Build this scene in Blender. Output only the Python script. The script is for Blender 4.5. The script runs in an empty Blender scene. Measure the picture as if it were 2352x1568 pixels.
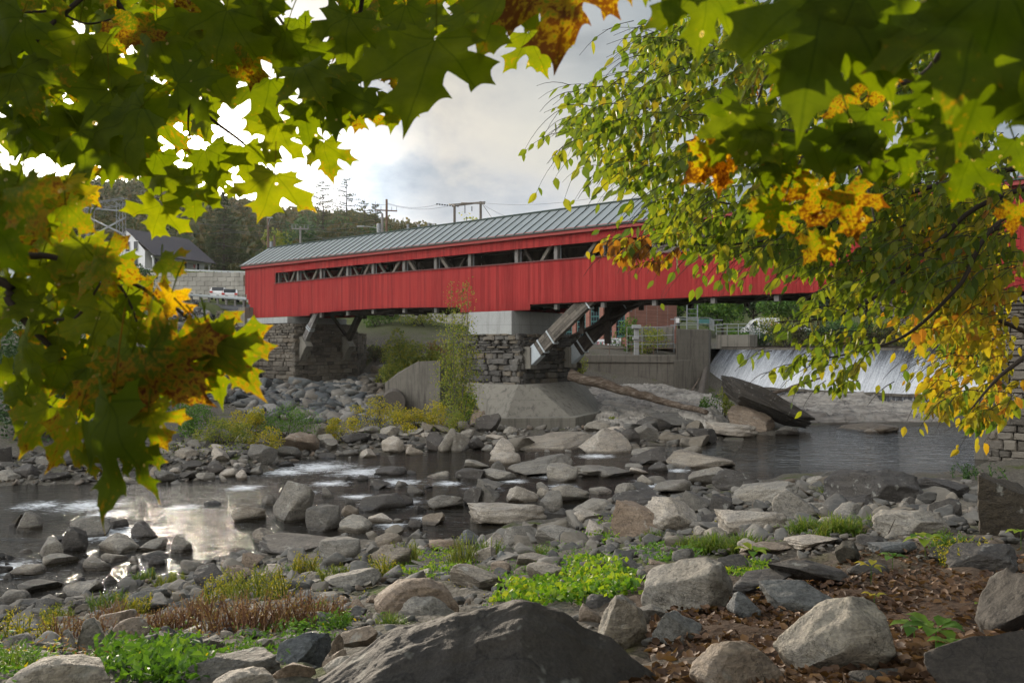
import bpy, math, random
import numpy as np
from mathutils import Vector, Matrix, geometry
R = math.radians
SC = bpy.context.scene
COL = SC.collection
# ------------------------------------------------------------------ camera
F = 1829.0; HZ = 795.0; CAMZ = 6.0          # focal length and horizon row for a 2352 px wide picture
cam_d = bpy.data.cameras.new('camera'); cam = bpy.data.objects.new('camera', cam_d); COL.objects.link(cam)
cam_d.sensor_width = 36.0; cam_d.lens = 36.0*F/2352.0
cam_d.shift_y = (HZ-784.0)/2352.0
cam.location = (0, 0, CAMZ); cam.rotation_euler = (R(90), 0, 0)
cam_d.clip_start = 0.05; cam_d.clip_end = 4000
cam_d.dof.use_dof = True; cam_d.dof.focus_distance = 30.0; cam_d.dof.aperture_fstop = 9.0
SC.camera = cam
# ------------------------------------------------------------------ light
SUN_AZ = math.atan((360-1176)/F)            # the sun stands left of the view axis
SUN_EL = R(11.5)
SD = Vector((math.sin(SUN_AZ)*math.cos(SUN_EL), math.cos(SUN_AZ)*math.cos(SUN_EL), math.sin(SUN_EL)))
sd = bpy.data.lights.new('sun', 'SUN'); so = bpy.data.objects.new('sun', sd); COL.objects.link(so)
sd.energy = 4.0; sd.angle = R(3.5); sd.color = (1.0, 0.86, 0.68)
so.rotation_euler = SD.to_track_quat('Z', 'Y').to_euler(); so.location = (-20, 50, 60)
SC.view_settings.view_transform = 'Standard'; SC.view_settings.look = 'None'
SC.view_settings.gamma = 1.0; SC.view_settings.exposure = 1.08
SC.render.engine = 'CYCLES'
W = bpy.data.worlds.new('World'); SC.world = W; W.use_nodes = True
# ------------------------------------------------------------------ node helper
class NT:
    def __init__(s, nt):
        s.nt = nt; s.N = nt.nodes; s.L = nt.links
    def put(s, sock, v):
        if v is None: return
        if hasattr(v, 'is_linked') or isinstance(v, bpy.types.NodeSocket): s.L.new(v, sock)
        else:
            try: sock.default_value = v
            except Exception:
                sock.default_value = (v, v, v)
    def n(s, typ, ins=None, out=0, **pr):
        nd = s.N.new(typ)
        for k, v in pr.items(): setattr(nd, k, v)
        if ins:
            for k, v in ins.items(): s.put(nd.inputs[k], v)
        return nd.outputs[out]
    def math(s, op, a, b=0.0, c=None, clamp=False):
        ins = {0: a, 1: b}
        if c is not None: ins[2] = c
        return s.n('ShaderNodeMath', ins, operation=op, use_clamp=clamp)
    def mix(s, f, a, b, mode='MIX'):
        nd = s.N.new('ShaderNodeMix'); nd.data_type = 'RGBA'; nd.blend_type = mode
        s.put(nd.inputs[0], f); s.put(nd.inputs[6], c4(a)); s.put(nd.inputs[7], c4(b))
        return nd.outputs[2]
    def ramp(s, f, pts, interp='LINEAR'):
        nd = s.N.new('ShaderNodeValToRGB'); cr = nd.color_ramp; cr.interpolation = interp
        while len(cr.elements) < len(pts): cr.elements.new(0.5)
        for e, (p, c) in zip(cr.elements, pts): e.position = p; e.color = c4(c)
        s.put(nd.inputs[0], f); return nd.outputs[0]
    def noise(s, vec, scale=5, detail=4, rough=0.55, dist=0.0, out=0):
        return s.n('ShaderNodeTexNoise', {'Vector': vec, 'Scale': scale, 'Detail': detail, 'Roughness': rough, 'Distortion': dist}, out=out)
    def vor(s, vec, scale=5, feature='F1', out=0, rnd=1.0):
        return s.n('ShaderNodeTexVoronoi', {'Vector': vec, 'Scale': scale, 'Randomness': rnd}, out=out, feature=feature)
    def pos(s): return s.n('ShaderNodeNewGeometry', out=0)
    def isl(s): 
        nd = s.N.new('ShaderNodeNewGeometry'); return nd.outputs['Random Per Island']
    def orand(s):
        nd = s.N.new('ShaderNodeObjectInfo'); return nd.outputs['Random']
    def obj(s):
        nd = s.N.new('ShaderNodeTexCoord'); return nd.outputs['Object']
    def scalev(s, vec, sc, loc=(0, 0, 0), rot=(0, 0, 0)):
        return s.n('ShaderNodeMapping', {'Vector': vec, 'Scale': sc, 'Location': loc, 'Rotation': rot})
    def sep(s, vec, i): return s.n('ShaderNodeSeparateXYZ', {0: vec}, out=i)
    def mr(s, v, a, b, c=0.0, d=1.0):
        return s.n('ShaderNodeMapRange', {0: v, 1: a, 2: b, 3: c, 4: d})
    def bump(s, h, strength=0.3, dist=0.05, normal=None):
        ins = {'Height': h, 'Strength': strength, 'Distance': dist}
        if normal is not None: ins['Normal'] = normal
        return s.n('ShaderNodeBump', ins)
def c4(c):
    if isinstance(c, (tuple, list)) and len(c) == 3: return (c[0], c[1], c[2], 1.0)
    return c
def material(name, fn):
    m = bpy.data.materials.new(name); m.use_nodes = True
    nt = m.node_tree; nt.nodes.clear(); h = NT(nt)
    out = nt.nodes.new('ShaderNodeOutputMaterial')
    sh = fn(h); nt.links.new(sh, out.inputs['Surface'])
    return m
def princ(h, col, rough=0.8, normal=None, spec=0.4, metal=0.0, **kw):
    ins = {'Base Color': c4(col), 'Roughness': rough, 'Specular IOR Level': spec, 'Metallic': metal}
    if normal is not None: ins['Normal'] = normal
    ins.update(kw)
    return h.n('ShaderNodeBsdfPrincipled', ins)
# ------------------------------------------------------------------ world: clear sky behind broken cloud
def build_world():
    nt = W.node_tree; nt.nodes.clear(); h = NT(nt)
    out = nt.nodes.new('ShaderNodeOutputWorld')
    sky = h.n('ShaderNodeTexSky', sky_type='NISHITA', sun_disc=False, sun_elevation=SUN_EL, sun_rotation=SUN_AZ, dust_density=2.0, air_density=1.2)
    g = h.n('ShaderNodeTexCoord', out=0)
    dotp = h.n('ShaderNodeVectorMath', {0: g, 1: tuple(SD)}, out=1, operation='DOT_PRODUCT')
    z = h.sep(g, 2)
    zz = h.math('MAXIMUM', z, 0.0)
    den = h.math('ADD', zz, 0.30)
    proj = h.n('ShaderNodeCombineXYZ', {0: h.math('DIVIDE', h.sep(g, 0), den), 1: h.math('DIVIDE', h.sep(g, 1), den), 2: 0.37})
    n1 = h.noise(h.scalev(proj, (1.0, 0.8, 1.0), (1.9, 0.55, 0)), 1.35, 7, 0.52, 0.35)
    n2 = h.noise(proj, 3.1, 6, 0.6, 0.2)
    cov = h.mr(n1, 0.36, 0.56)
    # cloud brightness: thick undersides grey-blue, thin parts and parts near the sun white
    near = h.mr(dotp, 0.945, 1.0)
    near2 = h.math('POWER', near, 1.6)
    low = h.mr(z, 0.10, 0.36, 1.0, 0.0)
    thick = h.mr(h.math('ADD', n1, h.math('ADD', h.math('MULTIPLY', n2, 0.35), h.mr(z, 0.14, 0.34, -0.20, 0.13))), 0.60, 0.86)
    cc = h.ramp(thick, [(0.0, (0.95, 1.0, 1.06)), (0.35, (0.66, 0.76, 0.87)), (0.7, (0.36, 0.46, 0.58)), (1.0, (0.22, 0.31, 0.43))])
    dl = h.n('ShaderNodeVectorMath', {0: g, 1: (-0.80, -0.33, 0.50)}, out=1, operation='DOT_PRODUCT'); lobe = h.math('POWER', h.mr(dl, 0.45, 1.0), 1.8)   # bright patch added to the unseen sky at left, lights rocks and siding
    backl = h.mr(dotp, 0.35, -0.6, 0.0, 1.0)      # unseen cloud behind the camera, brightened to light surfaces facing it
    high = h.mr(z, 0.42, 0.85, 0.0, 0.28)  # unseen upper sky, brightened for top light on the rocks
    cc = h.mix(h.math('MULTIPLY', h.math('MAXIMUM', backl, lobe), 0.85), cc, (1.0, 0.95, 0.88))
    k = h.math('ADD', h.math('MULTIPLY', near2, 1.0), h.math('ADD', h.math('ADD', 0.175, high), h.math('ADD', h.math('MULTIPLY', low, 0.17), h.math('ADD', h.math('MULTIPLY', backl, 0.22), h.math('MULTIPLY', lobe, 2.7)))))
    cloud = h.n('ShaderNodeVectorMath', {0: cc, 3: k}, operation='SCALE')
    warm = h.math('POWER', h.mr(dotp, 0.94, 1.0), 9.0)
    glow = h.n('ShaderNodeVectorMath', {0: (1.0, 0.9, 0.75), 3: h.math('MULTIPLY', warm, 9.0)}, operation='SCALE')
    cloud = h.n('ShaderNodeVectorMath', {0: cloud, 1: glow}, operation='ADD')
    skys = h.n('ShaderNodeVectorMath', {0: sky, 3: 0.06}, operation='SCALE')
    # thin veil over the blue
    veil = h.mix(0.55, skys, h.n('ShaderNodeVectorMath', {0: (0.62, 0.72, 0.80), 3: h.math('ADD', 0.26, h.math('MULTIPLY', near, 0.6))}, operation='SCALE'))
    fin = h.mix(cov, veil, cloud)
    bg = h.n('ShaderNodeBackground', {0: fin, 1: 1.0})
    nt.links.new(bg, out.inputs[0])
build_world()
# ------------------------------------------------------------------ mesh + object helpers
def P(u, v, d): return Vector(((u-1176.0)/F*d, d, CAMZ-(v-HZ)/F*d))
def pxm(px, d): return px*d/F
def tag(o, label=None, cat=None, group=None, kind=None):
    if label: o['label'] = label
    if cat: o['category'] = cat
    if group: o['group'] = group
    if kind: o['kind'] = kind
    return o
def empty(name, loc, label=None, cat=None, group=None, kind=None):
    o = bpy.data.objects.new(name, None); COL.objects.link(o); o.location = loc
    o.empty_display_size = 0.3
    return tag(o, label, cat, group, kind)
def adopt(o, p):
    o.parent = p; o.matrix_parent_inverse = Matrix.Translation(-Vector(p.location)) if p.parent is None else Matrix.Identity(4)
class MB:
    def __init__(s): s.V = []; s.Fc = []; s.n = 0; s.A = {}
    def add(s, v, f):
        v = np.asarray(v, dtype=float).reshape(-1, 3); s.V.append(v)
        s.Fc.extend([tuple(i+s.n for i in q) for q in f]); s.n += len(v)
    def box(s, c, ax, ay, az):
        c, ax, ay, az = map(Vector, (c, ax, ay, az))
        v = [c+sx*ax+sy*ay+sz*az for sz in (-1, 1) for sx, sy in ((-1, -1), (1, -1), (1, 1), (-1, 1))]
        s.add([tuple(q) for q in v], [(3, 2, 1, 0), (4, 5, 6, 7), (0, 1, 5, 4), (1, 2, 6, 5), (2, 3, 7, 6), (3, 0, 4, 7)])
    def abox(s, x0, x1, y0, y1, z0, z1):
        s.box(((x0+x1)/2, (y0+y1)/2, (z0+z1)/2), ((x1-x0)/2, 0, 0), (0, (y1-y0)/2, 0), (0, 0, (z1-z0)/2))
    def beam(s, p0, p1, w, h, up=(0, 0, 1)):
        p0, p1 = Vector(p0), Vector(p1); d = (p1-p0); L = d.length; d.normalize()
        a = d.cross(Vector(up)); 
        if a.length < 1e-4: a = d.cross(Vector((1, 0, 0)))
        a.normalize(); b = a.cross(d)
        s.box((p0+p1)/2, d*L/2, a*w/2, b*h/2)
    def tube(s, pts, rad, seg=6):
        pts = [Vector(p) for p in pts]; n = len(pts); vs = []; fs = []
        if not hasattr(rad, '__len__'): rad = [rad]*n
        for i, p in enumerate(pts):
            t = (pts[min(i+1, n-1)]-pts[max(i-1, 0)]); t.normalize()
            a = t.cross(Vector((0.13, 0.2, 1)));
            if a.length < 1e-3: a = t.cross(Vector((1, 0, 0)))
            a.normalize(); b = t.cross(a)
            for k in range(seg):
                an = 2*math.pi*k/seg; vs.append(tuple(p+(a*math.cos(an)+b*math.sin(an))*rad[i]))
        for i in range(n-1):
            for k in range(seg):
                k2 = (k+1) % seg; fs.append((i*seg+k, i*seg+k2, (i+1)*seg+k2, (i+1)*seg+k))
        fs.append(tuple(range(seg-1, -1, -1))); fs.append(tuple((n-1)*seg+k for k in range(seg)))
        s.add(vs, fs)
    def prism(s, poly, z0, z1, top=None):
        n = len(poly); top = top or poly
        vs = [(x, y, z0) for x, y in poly]+[(x, y, z1) for x, y in top]
        fs = [tuple(range(n-1, -1, -1)), tuple(range(n, 2*n))]+[(i, (i+1) % n, n+(i+1) % n, n+i) for i in range(n)]
        s.add(vs, fs)
    def quad(s, *p): s.add([tuple(q) for q in p], [tuple(range(len(p)))])
    def build(s, name, m, parent=None, smooth=False, bevel=0):
        me = bpy.data.meshes.new(name)
        V = np.concatenate(s.V) if s.V else np.zeros((0, 3))
        me.from_pydata(V.tolist(), [], s.Fc)
        if m: me.materials.append(m)
        for an, (dom, typ, arr) in s.A.items():
            a = me.attributes.new(an, typ, dom)
            a.data.foreach_set('vector', np.asarray(arr, dtype=np.float32).ravel())
        if smooth: me.polygons.foreach_set('use_smooth', [True]*len(me.polygons))
        me.update()
        o = bpy.data.objects.new(name, me); COL.objects.link(o)
        if bevel:
            md = o.modifiers.new('bevel', 'BEVEL'); md.width = bevel; md.segments = 2; md.limit_method = 'ANGLE'
        if parent is not None: adopt(o, parent)
        return o
# ------------------------------------------------------------------ numpy noise
_rs = np.random.RandomState(7)
_T = _rs.rand(64, 64, 64)
def vnoise(p):
    p = np.asarray(p, float); i = np.floor(p).astype(int); f = p-i; f = f*f*(3-2*f)
    def g(a, b, c): return _T[(i[..., 0]+a) & 63, (i[..., 1]+b) & 63, (i[..., 2]+c) & 63]
    x, y, z = f[..., 0], f[..., 1], f[..., 2]
    c00 = g(0,0,0)*(1-x)+g(1,0,0)*x; c10 = g(0,1,0)*(1-x)+g(1,1,0)*x
    c01 = g(0,0,1)*(1-x)+g(1,0,1)*x; c11 = g(0,1,1)*(1-x)+g(1,1,1)*x
    return ((c00*(1-y)+c10*y)*(1-z)+(c01*(1-y)+c11*y)*z)*2-1
def fbm(p, o=4, lac=2.03, g=0.5):
    p = np.asarray(p, float); r = 0; a = 1.0
    for k in range(o): r = r+a*vnoise(p*(lac**k)+k*11.3); a *= g
    return r
# ------------------------------------------------------------------ terrain height
CP = []
def cp(u, d, z): CP.append((math.atan((u-1176)/F) if isinstance(u, (int, float)) else u[0], math.log(d), z))
NEAR = [(-3000, 15), (-800, 17), (0, 17.8), (60, 18.1), (400, 20.5), (600, 23.1), (860, 25), (1080, 24.7), (1250, 27), (1400, 29.3), (1550, 33), (1700, 35), (1850, 37.2), (2200, 37.8), (2700, 34), (3600, 32)]
for u, d in NEAR:
    r = max(0, min(1, (u-1400)/900.))
    cp(u, 1.2, 4.35); cp(u, 2.5, 4.3); cp(u, 4.2, 4.15+0.25*r)
    cp(u, 7, 3.30+0.35*r); cp(u, 7+(d-7)*0.33, 2.0+0.6*r); cp(u, 7+(d-7)*0.66, 0.85+0.25*r); cp(u, d, 0.06); cp(u, d*1.12, -0.45)
FAR = [(-3000, 29), (-800, 32), (0, 34.3), (330, 35.4), (560, 37.2), (700, 43), (860, 44.8), (1090, 46.7), (1200, 48), (1330, 50), (1450, 49)]
for u, d in FAR:
    cp(u, d*0.93, -0.45); cp(u, d, 0.03); cp(u, d*1.05, 0.5)
for u, d, z in [(1530, 48, -0.1), (1640, 52, 0.1), (1600, 46, -0.4), (1750, 56, 0.2), (1860, 55, -0.3), (1900, 45, -0.6), (2050, 55, -0.5), (2200, 50, -0.5), (1850, 62, 0.05), (2000, 61, 0.05), (2150, 60, 0.0), (2240, 56, -0.2),
    (200, 42, 1.1), (400, 42, 0.9), (500, 46, 1.0), (650, 50, 0.8), (800, 53, 0.8), (950, 54, 0.8), (1050, 56, 0.6), (850, 66, -0.15), (950, 68, -0.15), (1000, 66, 0.0), (700, 66, 0.4), (600, 66, 1.0), (620, 74, 2.2), (720, 74, 2.0), (830, 76, 2.0),
    (0, 45, 2.4), (200, 58, 3.0), (450, 62, 1.4), (450, 82, 8.8), (450, 72, 5.0), (0, 80, 8.5), (-800, 60, 8), (-3000, 60, 8), (560, 74, 2.6), (600, 79, 2.5), (680, 77, 2.1), (760, 80, 2.1), (830, 82, 2.5), (700, 84, 2.6), (760, 88, 3.5), (585, 92, 9.3), (560, 92, 10.2), (430, 94, 11.2), (540, 106, 12.0), (0, 98, 11.5), (-800, 100, 13),
    (430, 109, 12.4), (0, 110, 12.6), (560, 109, 12.2), (650, 100, 10.5), (430, 114, 16.2), (0, 116, 16.2), (560, 114, 16.0), (650, 116, 15.0), (300, 120, 17.3), (490, 122, 17.3), (400, 135, 17.8), (0, 140, 18.5), (520, 170, 20), (800, 130, 12.5), (800, 170, 17), (0, 200, 30), (-800, 200, 34),
    (900, 84, 2.5), (870, 90, 7.0), (950, 100, 9.0), (1000, 86, 5.0), (1100, 84, 3.5), (1100, 100, 8.0), (1200, 84, 4.0), (1000, 120, 10),
    (1100, 58, 0.2), (1250, 56, 0.1), (1350, 57, 0.1), (1200, 70, 1.0), (1400, 56, 0.2), (1400, 66, 0.9), (1400, 79, 1.7), (1550, 79, 1.5), (1550, 60, 0.3), (1650, 60, 0.5), (1640, 80, 0.7), (1900, 74, 0.6), (2150, 66, 0.5), (2350, 60, 0.3),
    (1350, 87, 4.9), (1500, 88, 4.9), (1600, 92, 5.2), (1350, 110, 6.5), (1550, 110, 6.6), (1700, 97, 4.8), (2000, 85, 4.8), (2300, 78, 4.8), (1900, 110, 5.0), (2300, 105, 5.0),
    (1700, 122, 6.3), (2000, 125, 6.3), (2400, 125, 6.5), (1700, 145, 9.0), (2000, 150, 9.2), (2400, 150, 9.5), (1400, 150, 9.0),
    (2352, 46, 0.4), (2450, 46, 3.0), (2600, 45, 6.0), (2700, 60, 8), (3600, 60, 8.5), (3600, 120, 12), (2700, 90, 8.5)]:
    cp(u, d, z)
for u, zr in [(-3000, 80), (-800, 80), (200, 74), (400, 73), (560, 64), (700, 60), (850, 57), (1000, 52), (1200, 42), (1600, 36), (2352, 32), (3600, 40)]:
    cp(u, 240, 14+(zr-14)*0.42); cp(u, 310, 14+(zr-14)*0.78); cp(u, 380, zr); cp(u, 600, zr*0.9); cp(u, 1500, zr*0.6)
for az in (100, 135, 170, -100, -135, -170):
    for d, z in ((1.2, 4.35), (5, 4.8), (20, 6), (80, 9), (300, 20), (1500, 30)): CP.append((R(az), math.log(d), z))
_C = np.array(CP); _C[:, 0] *= 1.6
def _ker(a, b):
    return np.sqrt(((a[:, None, :]-b[None, :, :])**2).sum(-1)+0.0009)
_K = _ker(_C[:, :2], _C[:, :2]); _wt = np.linalg.solve(_K+np.eye(len(_C))*1e-4, _C[:, 2]-4.0)
def H(x, y, rough=True):
    x = np.atleast_1d(np.asarray(x, float)); y = np.atleast_1d(np.asarray(y, float))
    az = np.arctan2(x, y)*1.6; ld = np.log(np.maximum(np.hypot(x, y)*np.cos(np.where(np.abs(az/1.6) < 1.3, az/1.6, 0)), 0.8))
    q = np.stack([az, ld], 1); out = np.empty(len(q))
    for i in range(0, len(q), 20000): out[i:i+20000] = _ker(q[i:i+20000], _C[:, :2])@_wt+4.0
    if rough:
        r = np.hypot(x, y)
        out = out+0.10*fbm(np.stack([x*0.55, y*0.55, x*0], 1), 3)*np.clip(r/12, 0.35, 1.0)
    return out
def h1(x, y): return float(H(x, y)[0])
# depth of the ground (or water) seen along a picture ray
_us = np.arange(-400, 2800, 40.0); _vs = np.arange(806, 1640, 12.0); _ds = np.exp(np.linspace(math.log(1.8), math.log(130), 260))
HT = np.full((len(_us), len(_vs)), 130.0)
for _i, _u in enumerate(_us):
    hh = np.maximum(H((_u-1176)/F*_ds, _ds, False), 0.0)
    for _j, _v in enumerate(_vs):
        zr = CAMZ-(_v-HZ)/F*_ds; k = np.nonzero(zr <= hh)[0]
        if len(k):
            k = k[0]
            if k == 0: HT[_i, _j] = _ds[0]
            else:
                a = zr[k-1]-hh[k-1]; b = hh[k]-zr[k]; t = a/(a+b+1e-9); HT[_i, _j] = _ds[k-1]*(1-t)+_ds[k]*t
def hit(u, v):
    i = min(max((u-_us[0])/40.0, 0), len(_us)-1.001); j = min(max((v-_vs[0])/12.0, 0), len(_vs)-1.001)
    a, b = int(i), int(j); x, y = i-a, j-b
    return float((HT[a, b]*(1-x)+HT[a+1, b]*x)*(1-y)+(HT[a, b+1]*(1-x)+HT[a+1, b+1]*x)*y)
def inpoly(x, y, P_):
    c = False; n = len(P_)
    for i in range(n):
        x1, y1 = P_[i]; x2, y2 = P_[(i+1) % n]
        if (y1 > y) != (y2 > y) and x < (x2-x1)*(y-y1)/(y2-y1)+x1: c = not c
    return c
# ------------------------------------------------------------------ materials
def f_rock(cols, strata=1.0, grain=1.0, bk=1.0):
    def fn(h):
        ob = h.obj(); ps = h.pos(); rnd = h.orand()
        off = h.n('ShaderNodeVectorMath', {0: ob, 1: h.n('ShaderNodeCombineXYZ', {0: h.math('MULTIPLY', rnd, 37.0), 1: 0.0, 2: h.math('MULTIPLY', rnd, 11.0)})}, operation='ADD')
        st = h.noise(h.scalev(off, (1.4, 1.4, 5.5), (0, 0, 0), (R(9), R(-7), 0)), 1.3, 6, 0.66, 0.9)
        big = h.noise(ps, 1.1, 4, 0.6)
        gr = h.noise(ps, 26.0*grain, 5, 0.7)
        gr2 = h.noise(ps, 7.0*grain, 5, 0.65)
        base = h.ramp(rnd, [(0.0, cols[0]), (0.45, cols[1]), (0.8, cols[2]), (1.0, cols[3])])
        c = h.mix(h.mr(st, 0.35, 0.65), h.mix(1.0, base, (0.66, 0.66, 0.68), 'MULTIPLY'), h.mix(1.0, base, (1.25, 1.22, 1.16), 'MULTIPLY'))
        c = h.mix(h.mr(big, 0.35, 0.7, 0.0, 0.5), c, h.mix(1.0, base, (0.70, 0.62, 0.5), 'MULTIPLY'))
        c = h.mix(h.mr(gr, 0.35, 0.6, 0.75, 0.0), c, h.mix(1.0, c, (0.42, 0.42, 0.42), 'MULTIPLY'))
        crk = h.mr(h.n('ShaderNodeTexVoronoi', {'Vector': h.n('ShaderNodeVectorMath', {0: off, 1: h.n('ShaderNodeVectorMath', {0: h.noise(off, 2.0, 4, 0.6, 0, 1), 3: 0.9}, operation='SCALE')}, operation='ADD'), 'Scale': 1.3}, out=0, feature='DISTANCE_TO_EDGE'), 0.0, 0.022, 0.75, 0.0)
        c = h.mix(crk, c, h.mix(1.0, c, (0.25, 0.24, 0.22), 'MULTIPLY'))
        lich = h.mr(h.noise(ps, 4.3, 3, 0.6), 0.62, 0.70, 0.0, 0.45)
        c = h.mix(lich, c, (0.34, 0.34, 0.30))
        wet = h.mr(h.math('ADD', h.sep(ps, 2), h.math('MULTIPLY', gr2, 0.10)), 0.12, 0.22, 1.0, 0.0)
        c = h.mix(wet, c, h.mix(1.0, c, (0.33, 0.31, 0.28), 'MULTIPLY'))
        b1 = h.bump(gr, 0.7, 0.02*bk); b2 = h.bump(gr2, 0.8, 0.06*bk, b1); b3 = h.bump(st, 0.38*strata, 0.07*bk, b2)
        return princ(h, c, h.mr(wet, 0, 1, 0.74, 0.22), b3, 0.35)
    return fn
M = {}
M['rock'] = material('river_rock', f_rock([(0.12, 0.115, 0.105), (0.21, 0.20, 0.178), (0.31, 0.29, 0.25), (0.22, 0.185, 0.145)]))
M['rock_pale'] = material('pale_rock', f_rock([(0.36, 0.33, 0.285), (0.42, 0.385, 0.335), (0.38, 0.34, 0.29), (0.46, 0.42, 0.37)], 0.7))
M['rock_dark'] = material('dark_rock', f_rock([(0.075, 0.070, 0.064), (0.085, 0.078, 0.070), (0.075, 0.072, 0.07), (0.10, 0.09, 0.08)], 1.0, 1.0))
M['rock_tan'] = material('tan_rock', f_rock([(0.23, 0.18, 0.135), (0.26, 0.20, 0.15), (0.23, 0.19, 0.15), (0.28, 0.22, 0.165)], 0.6))
M['rock_blue'] = material('blue_grey_rock', f_rock([(0.10, 0.112, 0.122), (0.14, 0.152, 0.16), (0.12, 0.13, 0.135), (0.19, 0.19, 0.18)], 0.5))
M['rock_moss'] = material('mossy_rock', f_rock([(0.055, 0.045, 0.03), (0.06, 0.045, 0.03), (0.05, 0.045, 0.03), (0.06, 0.05, 0.035)], 1.6))
M['rock_grain'] = material('coarse_dark_rock', f_rock([(0.048, 0.042, 0.037), (0.05, 0.044, 0.039), (0.046, 0.042, 0.038), (0.055, 0.048, 0.042)], 0.5, 2.2, 0.35))  # dark grey-brown rock, base lowered further for the canopy's shade
def f_ground(h):
    ps = h.pos(); n = h.noise(ps, 0.6, 5, 0.6); n2 = h.noise(ps, 9, 5, 0.7); v = h.vor(ps, 14)
    c = h.ramp(n2, [(0.25, (0.035, 0.03, 0.024)), (0.5, (0.10, 0.09, 0.072)), (0.75, (0.19, 0.175, 0.15))])
    dist = h.sep(ps, 1)
    green = h.mix(h.mr(n2, 0.3, 0.7), (0.035, 0.055, 0.014), (0.10, 0.105, 0.03))
    high = h.mr(h.sep(ps, 2), 6.5, 9.0)
    c = h.mix(h.math('MAXIMUM', high, h.mr(n, 0.56, 0.66)), c, green)
    x = h.sep(ps, 0)
    lit = h.math('MULTIPLY', h.mr(x, 0.6, 1.6), h.mr(dist, 9.0, 14.0, 1.0, 0.0))
    c = h.mix(lit, c, h.mix(n2, (0.030, 0.017, 0.010), (0.075, 0.042, 0.022)))
    b = h.bump(n2, 0.8, 0.08); b = h.bump(v, 0.5, 0.05, b)
    return princ(h, c, 0.9, b, 0.2)
M['ground'] = material('ground', f_ground)
def f_bedrock(h):
    ps = h.pos()
    q = h.scalev(ps, (0.35, 1.0, 3.2), (0, 0, 0), (R(16), R(-24), R(28)))
    st = h.noise(q, 1.0, 6, 0.62, 0.5); gr = h.noise(ps, 8, 5, 0.7); bg = h.noise(ps, 0.35, 4, 0.5)
    c = h.ramp(st, [(0.30, (0.10, 0.092, 0.082)), (0.46, (0.26, 0.24, 0.21)), (0.6, (0.37, 0.345, 0.30)), (0.75, (0.22, 0.20, 0.175))])
    c = h.mix(h.mr(bg, 0.45, 0.7, 0, 0.6), c, (0.17, 0.155, 0.135))
    wet = h.mr(h.sep(ps, 2), 0.08, 0.2, 1.0, 0.0)
    c = h.mix(wet, c, h.mix(1.0, c, (0.33, 0.31, 0.28), 'MULTIPLY'))
    b = h.bump(gr, 0.5, 0.06); b = h.bump(st, 0.9, 0.35, b)
    return princ(h, c, 0.75, b, 0.3)
M['bedrock'] = material('bedrock_ledge', f_bedrock)
RAP = [(-9.6, 39.5, 3.0), (-7.2, 38.0, 2.4), (-5.0, 35.2, 1.6), (-10.8, 38.0, 2.0), (-4.6, 30.5, 1.6), (6.4, 35.2, 1.3), (2.0, 36.8, 1.3), (-1.2, 33.4, 1.2), (-16.0, 30.0, 2.0), (-12.5, 25.6, 1.8), (4.6, 43.5, 1.5), (8.0, 38.5, 1.0), (-13.5, 21.5, 1.3), (30, 63, 2.5), (36, 60, 2.5)]
RAP += [((u-1176)/F*(6*F/(v-HZ)), 6*F/(v-HZ), r) for u, v, r in [(700, 1130, 1.0), (760, 1110, 1.3), (820, 1140, 1.0), (700, 1180, .9), (900, 1205, .8), (985, 1190, .8), (1030, 1110, 1.0), (1180, 1105, 1.0), (1290, 1118, 1.0), (1490, 1115, 1.1), (250, 1180, 1.2), (420, 1165, 1.0), (90, 1160, 1.4), (190, 1235, .9), (560, 1120, 1.2)]]
def f_water(h):
    ps = h.pos(); x = h.sep(ps, 0); y = h.sep(ps, 1)
    q = h.scalev(ps, (0.45, 1.25, 1.0), (0, 0, 0), (0, 0, R(-8)))
    big = h.noise(q, 0.9, 5, 0.65, 0.4); fine = h.noise(q, 5.0, 4, 0.65, 0.5); rip = h.noise(h.scalev(ps, (0.55, 1.15, 1.0)), 1.5, 3, 0.6, 0.6)
    calm = h.math('MULTIPLY', h.mr(x, 6.0, 9.5), h.mr(y, 36.5, 41.0))       # the pool below the weir is calmer than the stream
    b1 = h.bump(fine, h.mr(calm, 0, 1, 0.9, 0.15), 0.07); b2 = h.bump(big, h.mr(calm, 0, 1, 1.0, 0.08), 0.24, b1); b3 = h.bump(rip, h.mr(calm, 0, 1, 0.5, 1.0), 0.16, b2)
    foam = None
    for (fx, fy, fr) in RAP:
        d = h.n('ShaderNodeVectorMath', {0: ps, 1: (fx, fy, 0)}, out=1, operation='DISTANCE')
        m = h.mr(d, 0.0, fr, 1.0, 0.0)
        foam = m if foam is None else h.math('MAXIMUM', foam, m)
    fn = h.noise(h.scalev(ps, (0.9, 2.8, 1.0)), 1.7, 7, 0.78, 1.8)
    sparse = h.mr(fn, 0.70, 0.80, 0.0, 0.55)
    sparse = h.math('MULTIPLY', sparse, h.mr(calm, 0, 1, 1.0, 0.0))
    fm = h.math('MAXIMUM', h.mr(h.math('ADD', fn, h.math('MULTIPLY', foam, 0.30)), 0.60, 0.80), sparse)
    deep = h.mix(h.mr(big, 0.35, 0.65), (0.010, 0.009, 0.007), (0.026, 0.021, 0.014))
    c = h.mix(fm, deep, (0.75, 0.78, 0.80))
    return princ(h, c, h.mr(fm, 0, 1, 0.03, 0.6), b3, 0.5, IOR=1.333)
M['water'] = material('river_water', f_water)
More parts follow.
